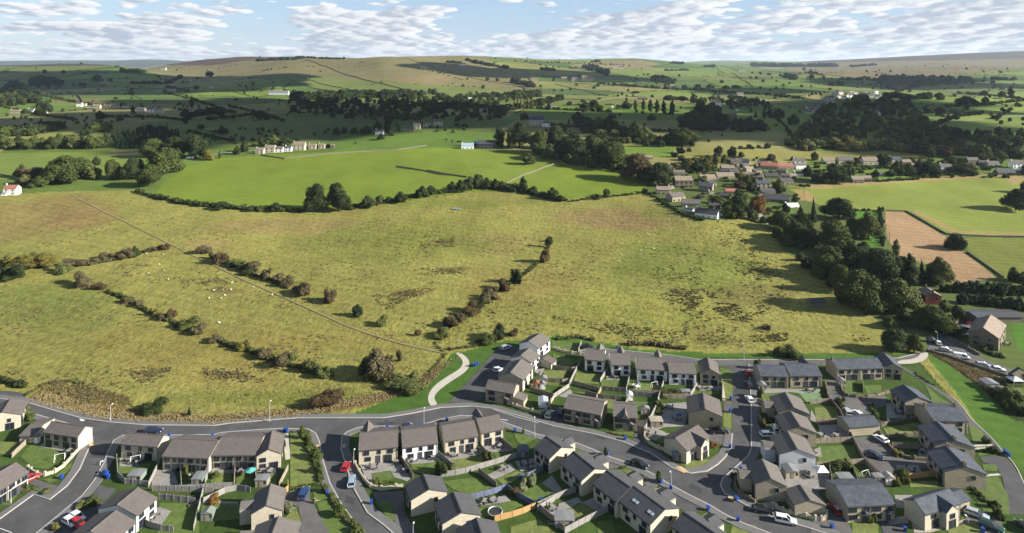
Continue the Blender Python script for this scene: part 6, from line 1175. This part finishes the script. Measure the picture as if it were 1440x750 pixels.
# ================================================================== garden things
for a in [('A',672,498,3.2,2.6,'grey flat-roofed shed in the railed lawn corner',M_SHG,M_SHF),('A',180,300,1.,1.,'small white hut by the garage',M_WHITE,M_SHF),
 ('B',180,690,2.6,1.8,'green felt-roofed shed at the foot of the lawn fence',M_SHG,M_SHG),('B',452,520,2.9,2.2,'grey-roofed shed below the cross-gabled house',M_WOOD,M_SHF),('B',130,515,2.6,3,'pale green garden store below the cream pair',M_SHG,M_SHF),
 ('C',912,372,2.8,2.4,'dark blue shed beside the patio behind the charcoal roof',M_SHB,M_SHB),('D',265,725,4.2,3.2,'large grey flat-roofed garden room among paved yards',M_WOODG,M_SHF),('D',728,220,3.4,2.6,'pale pergola roof over gravel beside the stone gable',M_WOOD,M_GRAV),
 ('G',515,358,2.3,1.8,'cream summerhouse behind the stepped houses',M_CREAM,M_SHF),('G',480,385,2.2,1.8,'red-brown shed behind the stepped houses',M_SHO,M_SHO),('G',511,385,1.6,1.4,'small white store beside the red-brown shed',M_WHITE,M_SHF),
 ('G',515,478,2.8,3,'silver-roofed summerhouse inside the walled garden',M_WHITE,mat('silver roof',(.5,.52,.55),.25,0,metal=.4)),('H',92,442,1.8,1.6,'white-framed glazed kiosk on the upper garden fence',M_WHITE,M_WHITE),('H',375,425,2.8,1.6,'low grey shed in the upper right garden',M_WOODG,M_SHF),
 ('E',552,478,3.2,3,'cream glazed garden room beside the junction stone gable',M_CREAM,M_SHF),('E',825,510,3.4,2.2,'low pale shed behind the slate pair',M_WOODG,M_SHF),('F',402,510,2.2,2,'weathered shed with white gable at the court end',M_WHITE,M_WOODG),('F',347,505,2.2,1.6,'low felt shed beside the white-gabled shed',M_WOODG,M_SHF),
 ('F',600,315,2.6,2.2,'dark shed in the shaded terrace garden',M_WOODG,M_RDRK),('I',160,585,2.2,2,'grey shed at the end of the slate terrace garden',M_WOODG,M_SHF),('I',915,600,4,3.4,'grey-roofed shed on the overgrown bank',M_WOODG,M_SHF),('I',965,632,3.4,2.6,'long low shed right of the overgrown bank',M_WOODG,M_SHF),('I',760,330,2,1.6,'black store by the barn yard',M_SHB,M_SHB),
 ('H',760,392,2.4,2,'grey shed left of the slate-roofed stone house garden',M_WOODG,M_SHF),('D',670,155,2.4,1.4,'grey bin store by the narrow lane',M_WOODG,M_SHF),('D',830,390,2,1.6,'small dark store behind the corner house',M_SHB,M_SHF)]:
    r,x,y,w,d,lab,wl,rf = a; shed(r,x,y,w,d,lab,wl,rf,flat='flat' in lab or 'pergola' in lab or 'low' in lab)
def gazebo(r,x,y,w,label,col):
    p = hit(*pz(r,x,y)); o = empty('gazebo', p)
    MB().add([(-w/2,-w/2,1.8),(w/2,-w/2,1.8),(w/2,w/2,1.8),(-w/2,w/2,1.8),(0,0,2.5)],[(0,1,4),(1,2,4),(2,3,4),(3,0,4),(3,2,1,0)]).build('canopy', col, o)
    for sx in (-1,1):
        for sy in (-1,1): MB().tube((sx*w*.46,sy*w*.46,0),(sx*w*.46,sy*w*.46,1.8),.05,.05,6).build('leg', M_LAMP, o)
    tag(o,label,'gazebo')
gazebo('E',692,465,2.9,'white canopy gazebo behind the low stone double garage',M_WHITE); gazebo('I',1025,575,3.6,'pale glass-like gazebo beside the right-hand conservatory',mat('pale canopy',(.5,.52,.54),.4,0))
def trampoline(r,x,y,d,label,net=True):
    p = hit(*pz(r,x,y)); o = empty('trampoline', p); rr = d/2
    mb = MB(); n = 20
    for k in range(n):
        a=2*math.pi*k/n; b=2*math.pi*(k+1)/n; mb.tube((rr*math.cos(a),rr*math.sin(a),.7),(rr*math.cos(b),rr*math.sin(b),.7),.12,.12,5)
    mb.build('rim', M_LAMP, o); MB().tube((0,0,.62),(0,0,.66),rr*.94,rr*.94,20).build('mat', M_PLAS, o)
    for k in range(6):
        a = math.pi*k/3; x1,y1 = rr*math.cos(a),rr*math.sin(a); MB().tube((x1,y1,0),(x1,y1,2.0 if net else .7),.035,.035,5).build('pole', M_PLAS, o)
    tag(o,label,'trampoline')
trampoline('C',772,655,3.2,'round trampoline with dark net poles on the lower lawn'); trampoline('G',975,375,1.6,'tiny trampoline beside the play set',False)
def parasol(r,x,y,c,label,dia=2.6):
    p = hit(*pz(r,x,y)); o = empty('parasol', p); n = 8; rr = dia/2
    MB().tube((0,0,0),(0,0,2.1),.03,.03,6).build('pole', M_LAMP, o)
    vs = [(rr*math.cos(2*math.pi*k/n),rr*math.sin(2*math.pi*k/n),1.7) for k in range(n)]+[(0,0,2.15)]; MB().add(vs,[(k,(k+1)%n,n) for k in range(n)]).build('canopy', c, o); tag(o,label,'parasol')
parasol('B',400,468,mat('turquoise cloth',(.08,.32,.3),.8,0),'turquoise parasol in the garden of the long cream terrace'); parasol('H',200,610,M_SHF,'closed-looking grey parasol beside the walled corner garden',1.0); parasol('D',840,185,M_BLUE,'blue parasol on the gravel yard',1.4)
TM = {}
def table_set(r, x, y, k, group='garden furniture sets', chairs=4, place='', tcol=None):
    if 't' not in TM:
        TM['t'] = MB().box(-.75,.75,-.45,.45,.68,.74).mesh('tabletop', M_WOODG); TM['l'] = MB().box(-.03,.03,-.03,.03,0,.68).mesh('leg', M_PLAS)
        TM['s'] = MB().box(-.24,.24,-.24,.24,.38,.44).mesh('seat', M_PLAS); TM['b'] = MB().box(-.24,.24,.20,.25,.44,.9).mesh('backrest', M_PLAS); TM['cl'] = MB().box(-.02,.02,-.02,.02,0,.4).mesh('leg', M_PLAS)
    p = hit(*pz(r,x,y))+Vector((0,0,.07)); a = k*.7; o = empty('garden_table', p, a); link('tabletop', TM['t'], o)
    for sx in (-1,1):
        for sy in (-1,1): q = link('leg', TM['l'], o); q.location = (sx*.68,sy*.38,0)
    reg(o, pz(r,x,y)[0], 'garden tables on patios','grey','garden table','table','on the house patios')
    for j in range(chairs):
        b = (j*math.pi/2)+a; c = empty('garden_chair', p+Vector((math.cos(b)*1.15,math.sin(b)*.95,0)), b-math.pi/2)
        link('seat', TM['s'], c); link('backrest', TM['b'], c)
        for sx in (-1,1):
            for sy in (-1,1): q = link('leg', TM['cl'], c); q.location = (sx*.2,sy*.2,0)
        reg(c, topx(*c.location)[0], 'garden chairs on patios','dark','garden chair','chair','around the patio tables')
for k,(r,x,y) in enumerate([('A',650,392),('A',695,400),('A',345,345),('A',770,672),('A',730,695),('B',465,440),('B',500,445),('B',350,450),('C',160,425),('C',275,400),('C',320,440),('C',355,390),('C',455,375),('C',560,365),('C',665,348),('C',795,320),('C',810,430),('C',920,410),('C',960,430),('C',760,590),('C',720,600),('D',205,630),('D',480,600),('D',700,260),('E',630,470),('E',690,265),('E',770,265),('G',880,330),('H',440,382),('H',500,385),('H',290,480),('H',330,540),('F',445,150),('F',560,345),('F',500,440),('E',830,245),('H',1000,395),('A',880,425),('I',985,375),('G',480,310)]): table_set(r,x,y,k)
# play set and slide
p = hit(*pz('H',130,385)); o = empty('play_tower', p, .3)
mb = MB()
for sx in (-1,1):
    for sy in (-1,1): mb.tube((sx*.6,sy*.6,0),(sx*.6,sy*.6,2),.06,.06,6)
mb.build('frame', M_WFR, o); MB().box(-.65,.65,-.65,.65,1,1.08).build('platform', M_WFR, o); MB().prism([(-.8,2),(0,2.6),(.8,2)],-.75,.75).build('roof', M_SHF, o)
MB().add([(.6,-.25,1.05),(.6,.25,1.05),(2.6,.25,.15),(2.6,-.25,.15)],[(0,1,2,3)]).build('slide', mat('green plastic',(.1,.35,.12),.5,0), o); tag(o,'white play tower with green slide below the widest white house','play tower')
def swing(r,x,y,label):
    p = hit(*pz(r,x,y)); o = empty('swing_frame', p, .4); mb = MB()
    for sx in (-1,1): mb.tube((sx*1.1,-.7,0),(sx*1.1,0,1.7),.05,.05,6); mb.tube((sx*1.1,.7,0),(sx*1.1,0,1.7),.05,.05,6)
    mb.tube((-1.1,0,1.7),(1.1,0,1.7),.05,.05,6); mb.build('frame', M_WFR, o); MB().box(-.22,.22,-.1,.1,.45,.49).build('seat', M_RED, o); tag(o,label,'swing')
swing('A',300,385,'white metal garden swing on the walled corner lawn'); swing('A',680,395,'white swing frame on the railed lawn'); swing('H',215,375,'long white swing frame right of the play tower'); swing('E',915,470,'white frame standing on the lawn behind the slate pair')
p = hit(*pz('A',975,470)); o = empty('garden_slide', p, .8); MB().add([(-1.2,-.25,1.3),(-1.2,.25,1.3),(1.2,.25,.1),(1.2,-.25,.1),(-1.2,-.25,1.2),(-1.2,.25,1.2),(1.2,.25,0),(1.2,-.25,0)],[(0,3,2,1),(4,5,6,7),(0,4,7,3),(1,2,6,5),(0,1,5,4),(3,7,6,2)]).build('chute', mat('pink white plastic',(.7,.55,.55),.5,0), o); MB().tube((-1.2,-.2,0),(-1.2,-.2,1.3),.04,.04,6).tube((-1.2,.2,0),(-1.2,.2,1.3),.04,.04,6).build('ladder', M_LAMP, o); tag(o,'pale pink slide behind the cream semi-detached pair','slide')
for k,(r,x,y) in enumerate([('D',200,700),('E',665,355),('B',110,610),('F',590,340)]):
    p = hit(*pz(r,x,y)); o = empty('raised_planter', p, k*.5); MB().box(-.9,.9,-.5,.5,0,.35).build('box', M_WOOD, o); mass_ = MB().box(-.82,.82,-.42,.42,.35,.38).build('soil', M_SOIL, o); reg(o,pz(r,x,y)[0],'raised planters','brown','raised planter','planter','in the back gardens')
# sheep: one continuous body each
def sheepmesh():
    mb = MB(); n = 10; st = [(-.6,.08,.62),(-.5,.26,.62),(-.2,.34,.60),(.2,.33,.60),(.45,.25,.64),(.55,.15,.75),(.68,.13,.84),(.85,.10,.80),(.98,.05,.72)]; vs = []
    for x,r,z in st: vs += [(x,r*math.cos(2*math.pi*k/n),z+r*math.sin(2*math.pi*k/n)*.95) for k in range(n)]
    fs = [(n*i+k,n*i+(k+1)%n,n*(i+1)+(k+1)%n,n*(i+1)+k) for i in range(len(st)-1) for k in range(n)]+[tuple(range(n))[::-1],tuple(n*(len(st)-1)+k for k in range(n))]
    mb.add(vs,fs)
    for x in (-.42,.38):
        for y in (-.15,.15): mb.tube((x,y,0),(x,y,.45),.035,.06,6)
    return mb.mesh('sheep', mat('fleece',(.62,.58,.48),.95,.1,3,.03,12), True)
sm_ = sheepmesh()
for k,(r,x,y) in enumerate([('P',745,555),('P',845,585),('P',800,510),('P',820,460),('P',735,455),('P',825,540),('P',1075,640),('P',1120,637),('P',1165,602),('P',1110,680),('P',1130,665),('P',1270,622),('P',1050,680),('P',1160,636),('U',595,240),('U',610,243),('U',742,175),('U',785,180),('U',555,280),('U',720,190),('U',620,210),('Q',1100,195),('R',200,15),('R',295,55),('R',30,197),('R',90,30),('U',760,110)]):
    o = link('sheep', sm_); o.location = hit(*pz(r,x,y)); o.rotation_euler = (0,0,k*1.7); o.scale=(.65,.7,.65); reg(o,pz(r,x,y)[0],'sheep grazing in the rough pastures','cream woolly','sheep','sheep','grazing the rough pastures')
# tussocks and rushes of the rough pasture: nobody could count them
def tuftset(name, label, spots, m, hr=(.35,.8), wr=(.5,1.3)):
    rng = np.random.default_rng(3); n = len(spots); B = np.array(spots); V = []; 
    K = 9; rows = []
    for k in range(K):
        a = rng.random(n)*6.28; w = rng.uniform(*wr,n)*.5; h = rng.uniform(*hr,n); r0 = w*rng.random(n)**.5; t = a+rng.normal(size=n)
        bx = B[:,0]+np.cos(t)*r0; by = B[:,1]+np.sin(t)*r0; bz = B[:,2]-.05; dx = np.cos(a)*w*.55; dy = np.sin(a)*w*.55; lx = rng.normal(size=n)*.12; ly = rng.normal(size=n)*.12
        rows.append(np.stack([np.stack([bx-dx,by-dy,bz],-1),np.stack([bx+dx,by+dy,bz],-1),np.stack([bx+dx*.5+lx,by+dy*.5+ly,bz+h],-1),np.stack([bx-dx*.5+lx,by-dy*.5+ly,bz+h],-1)],1).reshape(-1,3))
    V = np.concatenate(rows); q = np.arange(len(V),dtype=np.int32); me = bpy.data.meshes.new(name); me.vertices.add(len(V)); me.vertices.foreach_set('co',V.astype(np.float32).ravel()); me.loops.add(len(V)); me.loops.foreach_set('vertex_index',q); me.polygons.add(len(V)//4); me.polygons.foreach_set('loop_start',np.arange(0,len(V),4,dtype=np.int32)); me.update(calc_edges=True)
    me.materials.append(m); o = link(name, me); tag(o,label,'grass',kind='stuff')
def spots(poly, n, clump=None, thr=.5, seed=1):
    rng = np.random.default_rng(seed); xs=[p[0] for p in poly]; ys=[p[1] for p in poly]; out=[]; tries = 0
    while len(out) < n and tries < 12:
        tries += 1; X = rng.uniform(min(xs),max(xs),n*3); ymin,ymax=min(ys),max(ys); Y = rng.uniform(ymin,ymax,n*3)
        m = inpoly(poly,X,Y); X=X[m]; Y=Y[m]
        for x,y in zip(X,Y):
            p = hit(x,y)
            if clump and clump < 20:
                cxx=(min(xs)+max(xs))/2; cyy=(ymin+ymax)/2; dd=((x-cxx)/(max(xs)-min(xs))*2)**2+((y-cyy)/(ymax-ymin)*2)**2
                if rng.random() < dd*.9: x = cxx+(x-cxx)*1.5; y = cyy+(y-cyy)*1.5; p = hit(x,y)
            if clump:
                v = float(vnoise(np.array([p.x]),np.array([p.y]),clump,seed)[0])*.65+float(vnoise(np.array([p.x]),np.array([p.y]),clump/3,seed+1)[0])*.35
                if v < thr: continue
            out.append(tuple(p)); 
            if len(out) >= n: break
    return out
M_RUSH = mat('rush', (.115,.095,.04), .95, .4, .4); M_TUSS = mat('tussock', (.21,.185,.065), .95, .35, .3, rnd=0); M_TUSG = mat('tussock green', (.095,.105,.03), .95, .35, .3)
PAST = [(0,285),(200,275),(330,300),(500,298),(640,285),(790,290),(900,290),(1040,330),(1080,345),(1150,400),(1230,455),(1225,485),(1000,490),(800,475),(720,470),(640,490),(560,545),(400,580),(250,590),(120,570),(0,530)]
S1 = spots(PAST, 1500, 26, .62, 5)
for poly,n in [(pts('U',820,230,1000,230,1040,440,960,480,820,330),260),(pts('U',900,420,1100,400,1280,470,1200,520,960,480),520),(pts('U',1150,100,1330,150,1400,380,1300,400,1180,260),420),(pts('U',380,540,640,560,900,600,880,640,500,600),200),(pts('T',20,640,190,640,190,660,30,665),120),(pts('T',0,480,110,480,110,525,0,520),150),(pts('P',940,590,1110,590,1100,640,960,630),170),(pts('P',590,520,720,520,720,580,600,560),80),(pts('R',850,60,1060,10,1070,40,900,110),220),(pts('Q',700,440,920,400,930,430,740,480),150),(pts('Q',980,430,1270,440,1260,480,1100,480),170),(pts('U',1300,620,1425,610,1425,640,1310,640),100),(pts('Q',230,500,440,490,430,580,300,570),150)]:
    S1 += spots(poly, n, 9, .42, 9)
tuftset('rushes','dark brown rushes growing in clumps over the rough pasture',S1,M_RUSH,(.2,.5),(.3,1.0))
tuftset('tussock_grass','straw-coloured tussock grass over the rough pasture',spots(PAST,12000,40,.40,21),M_TUSS,(.12,.28),(.25,.6))
tuftset('verge_grass','long tan verge grass above the main road',spots([(36,564),(60,550),(150,575),(300,585),(420,572),(560,548),(600,525),(650,496),(600,546),(540,564),(420,587),(300,597),(154,592),(70,574)],3200,None,0,33)+spots(pts('I',595,418,640,428,980,548,870,600,760,515,690,468),1600,None,0,34),mat('tan grass',(.25,.20,.10),.95,.35,.4),(.2,.42),(.2,.4))

finish_labels()
# ================================================================== light, sky, air, camera
EL, SX, SY = R(23), -1.0, .22
nrm = math.hypot(SX,SY); sd = Vector((SX/nrm*math.cos(EL), SY/nrm*math.cos(EL), -math.sin(EL)))
s = bpy.data.lights.new('sun','SUN'); s.energy = 5.0; s.angle = R(.53); s.color = (1,.945,.85); so = bpy.data.objects.new('sun', s); C.objects.link(so); so.rotation_euler = sd.to_track_quat('-Z','Y').to_euler()
# cumulus overhead and behind: they throw the broad shadows on the valley
M_CLD = mat('cloud', (.85,.85,.86), 1, 0)
def cloud(px, py, wpx, dpx, label):
    """a cloud drifting where its shadow falls on the land around a pixel"""
    p = hit(px, py); p2 = hit(px, py-dpx/2); p1 = hit(px, py+dpx/2); rx = wpx*mpp(p)/2; ry = max((p2.y-p1.y)/2, 60); base = 640.
    k = (base-p.z)/-sd.z; c = p-sd*k; rng = random.Random(int(px+py*7)); bm = bmesh.new(); n = int(10+rx/40)
    for i in range(n):
        a = rng.random()*6.28; q = rng.random()**.5*.85; r = min(rx,ry,260)*rng.uniform(.35,.75)
        mt = Matrix.Translation(Vector((math.cos(a)*q*rx, math.sin(a)*q*ry, rng.uniform(0,.3)*r+r*.4))) @ Matrix.Diagonal((r*1.25*max(1,rx/ry*.45),r*1.1,r*.55,1))
        bmesh.ops.create_icosphere(bm, subdivisions=3, radius=1, matrix=mt)
    for v in bm.verts:
        w = v.co*.012; v.co += Vector((math.sin(w.y*3+w.z*5),math.sin(w.x*3.3+1),math.sin(w.x*2.1+w.y*2.7)))*14
    me = bpy.data.meshes.new('cloud'); bm.to_mesh(me); bm.free(); me.materials.append(M_CLD); me.polygons.foreach_set('use_smooth',[True]*len(me.polygons))
    o = link('cloud', me); o.location = (c.x,c.y,base); tag(o,label,'cloud','cumulus clouds drifting over the valley'); o['kind']='stuff'
for k,a in enumerate([(150,128,300,16),(380,178,160,14),(180,168,260,12),(360,120,120,16),(300,200,240,8),(1300,150,260,20),(1000,170,140,14),(850,176,200,10),(700,170,160,10),(250,118,300,22),(80,108,300,14),(330,150,190,26),(260,172,200,22),(120,172,60,10),(450,152,160,24),(560,158,200,22),(650,158,160,22),(480,188,200,12),(340,190,90,16),(700,104,150,10),(830,106,150,8),(900,112,80,6),(830,165,170,8),(930,178,150,14),(1240,178,280,34),(1190,160,160,20),(1350,200,200,20),(1330,120,200,10),(1410,118,120,14),(1130,192,100,14),(1240,150,180,14),(1020,190,120,8),(1130,128,130,6),(1420,180,90,14)]): cloud(*a, 'grey-bottomed cumulus cloud high over the valley')

wd = bpy.data.worlds.new('World'); sc.world = wd; wd.use_nodes = True; nt = wd.node_tree; N = nt.nodes; Lk = nt.links
bg = N['Background']; bg.inputs['Strength'].default_value = .052
sk = nd('ShaderNodeTexSky', sky_type='NISHITA', sun_disc=False, sun_elevation=EL, sun_rotation=math.atan2(-SX,-SY), altitude=300, air_density=1.1, dust_density=.2)
tc = nd('ShaderNodeTexCoord'); sep = nd('ShaderNodeSeparateXYZ'); Lk.new(tc.outputs['Generated'], sep.inputs[0])
def wmap(scale, loc=(0,0,0)):
    m = nd('ShaderNodeMapping'); m.inputs['Scale'].default_value = scale; m.inputs['Location'].default_value = loc; Lk.new(tc.outputs['Generated'], m.inputs[0]); return m.outputs[0]
def wn(vec, s_, d, r, dist=0): 
    n = nd('ShaderNodeTexNoise'); n.inputs['Scale'].default_value = s_; n.inputs['Detail'].default_value = d; n.inputs['Roughness'].default_value = r; n.inputs['Distortion'].default_value = dist; Lk.new(vec, n.inputs['Vector']); return n.outputs[0]
z_ = sep.outputs[2]
zq = mth('ADD', mth('MAXIMUM', z_, 0.0), .06)
def deck(off, sc_, lx=0.):
    c_ = nd('ShaderNodeCombineXYZ'); zz = mth('ADD', zq, off); zh = mth('ADD', zq, .09)
    Lk.new(mth('ADD', mth('DIVIDE', sep.outputs[0], zh), lx), c_.inputs[0]); Lk.new(mth('DIVIDE', sep.outputs[1], zh), c_.inputs[1]); Lk.new(mth('MULTIPLY', mth('LOGARITHM', zz, 2.718), .27), c_.inputs[2])
    a_ = wn(c_.outputs[0], sc_, 7, .60, 0); v = nd('ShaderNodeTexVoronoi', feature='F1'); v.inputs['Scale'].default_value = sc_*5; v.inputs['Detail'].default_value = 0; Lk.new(c_.outputs[0], v.inputs['Vector'])
    return mth('SUBTRACT', a_, mth('MULTIPLY', v.outputs['Distance'], .2))
den0 = deck(0, 1.2); denB = deck(.012, 1.2, .04)
cov = mth('ADD', mrange(z_, .0, .10, .2, .115), mrange(sep.outputs[0], -.5, .6, -.02, .03)); den = mth('ADD', den0, cov); denB = mth('ADD', denB, cov)
mask = mth('MULTIPLY', mrange(den, .487, .517, 0, 1), mrange(z_, .16, .4, 1, .15)); lit = mrange(mth('SUBTRACT', den, denB), -.045, .05, 0, 1)
thick = mrange(den, .52, .68, 0, 1)
cs = nd('ShaderNodeMix', data_type='RGBA'); cs.inputs[6].default_value = (3.7,4.2,5.0,1); cs.inputs[7].default_value = (7.4,7.5,7.6,1)
Lk.new(mth('MULTIPLY', lit, mth('SUBTRACT', 1.0, mth('MULTIPLY', thick, .25))), cs.inputs[0])
hz = nd('ShaderNodeMix', data_type='RGBA'); hz.inputs[7].default_value = (6.0,6.6,7.2,1); Lk.new(mrange(z_,.0,.03,.65,0), hz.inputs[0]); Lk.new(cs.outputs[2], hz.inputs[6])
sb = nd('ShaderNodeMix', data_type='RGBA'); Lk.new(mrange(z_,.1,.4,.62,0), sb.inputs[0]); sb.inputs[7].default_value = (3.1,4.5,6.9,1); Lk.new(sk.outputs[0], sb.inputs[6])
wd.cycles.sampling_method = 'MANUAL'; wd.cycles.sample_map_resolution = 512
fin = nd('ShaderNodeMix', data_type='RGBA'); Lk.new(mask, fin.inputs[0]); Lk.new(sb.outputs[2], fin.inputs[6]); Lk.new(hz.outputs[2], fin.inputs[7]); Lk.new(fin.outputs[2], bg.inputs['Color'])

HAZE = True
if HAZE:
    hm = bpy.data.materials.new('haze'); hm.use_nodes = True; n_ = hm.node_tree.nodes; n_.remove(n_['Principled BSDF']); v_ = n_.new('ShaderNodeVolumePrincipled')
    v_.inputs['Color'].default_value = (.70,.84,1,1); v_.inputs['Density'].default_value = 3.2e-5; v_.inputs['Anisotropy'].default_value = .2
    hm.node_tree.links.new(v_.outputs[0], n_['Material Output'].inputs['Volume'])
    o = MB().box(-42000,42000,-2000,15500,float(ZG.min())-2,max(float(ZG.max()),330)+12).build('haze', hm); tag(o,'pale blue air over the far hills',kind='stuff')
print('zmax', float(ZG.max()), float(ZG.min()))
cd = bpy.data.cameras.new('camera'); cam = bpy.data.objects.new('camera', cd); C.objects.link(cam); cam.location = (0,0,HC); cam.rotation_euler = (math.pi/2,0,0)
cd.sensor_width = 36; cd.lens = 36*F0/1440; cd.shift_y = -(375-HY)/1440; cd.clip_start = 1; cd.clip_end = 120000; sc.camera = cam
sc.view_settings.view_transform = 'Standard'; sc.view_settings.look = 'None'; sc.view_settings.exposure = 1.42; sc.view_settings.gamma = 1
sc.render.engine = 'CYCLES'; sc.cycles.use_denoising = True; sc.cycles.max_bounces = 4; sc.cycles.volume_bounces = 0; sc.cycles.volume_max_steps = 64
try: sc.cycles.denoiser = 'OPENIMAGEDENOISE'
except Exception: pass
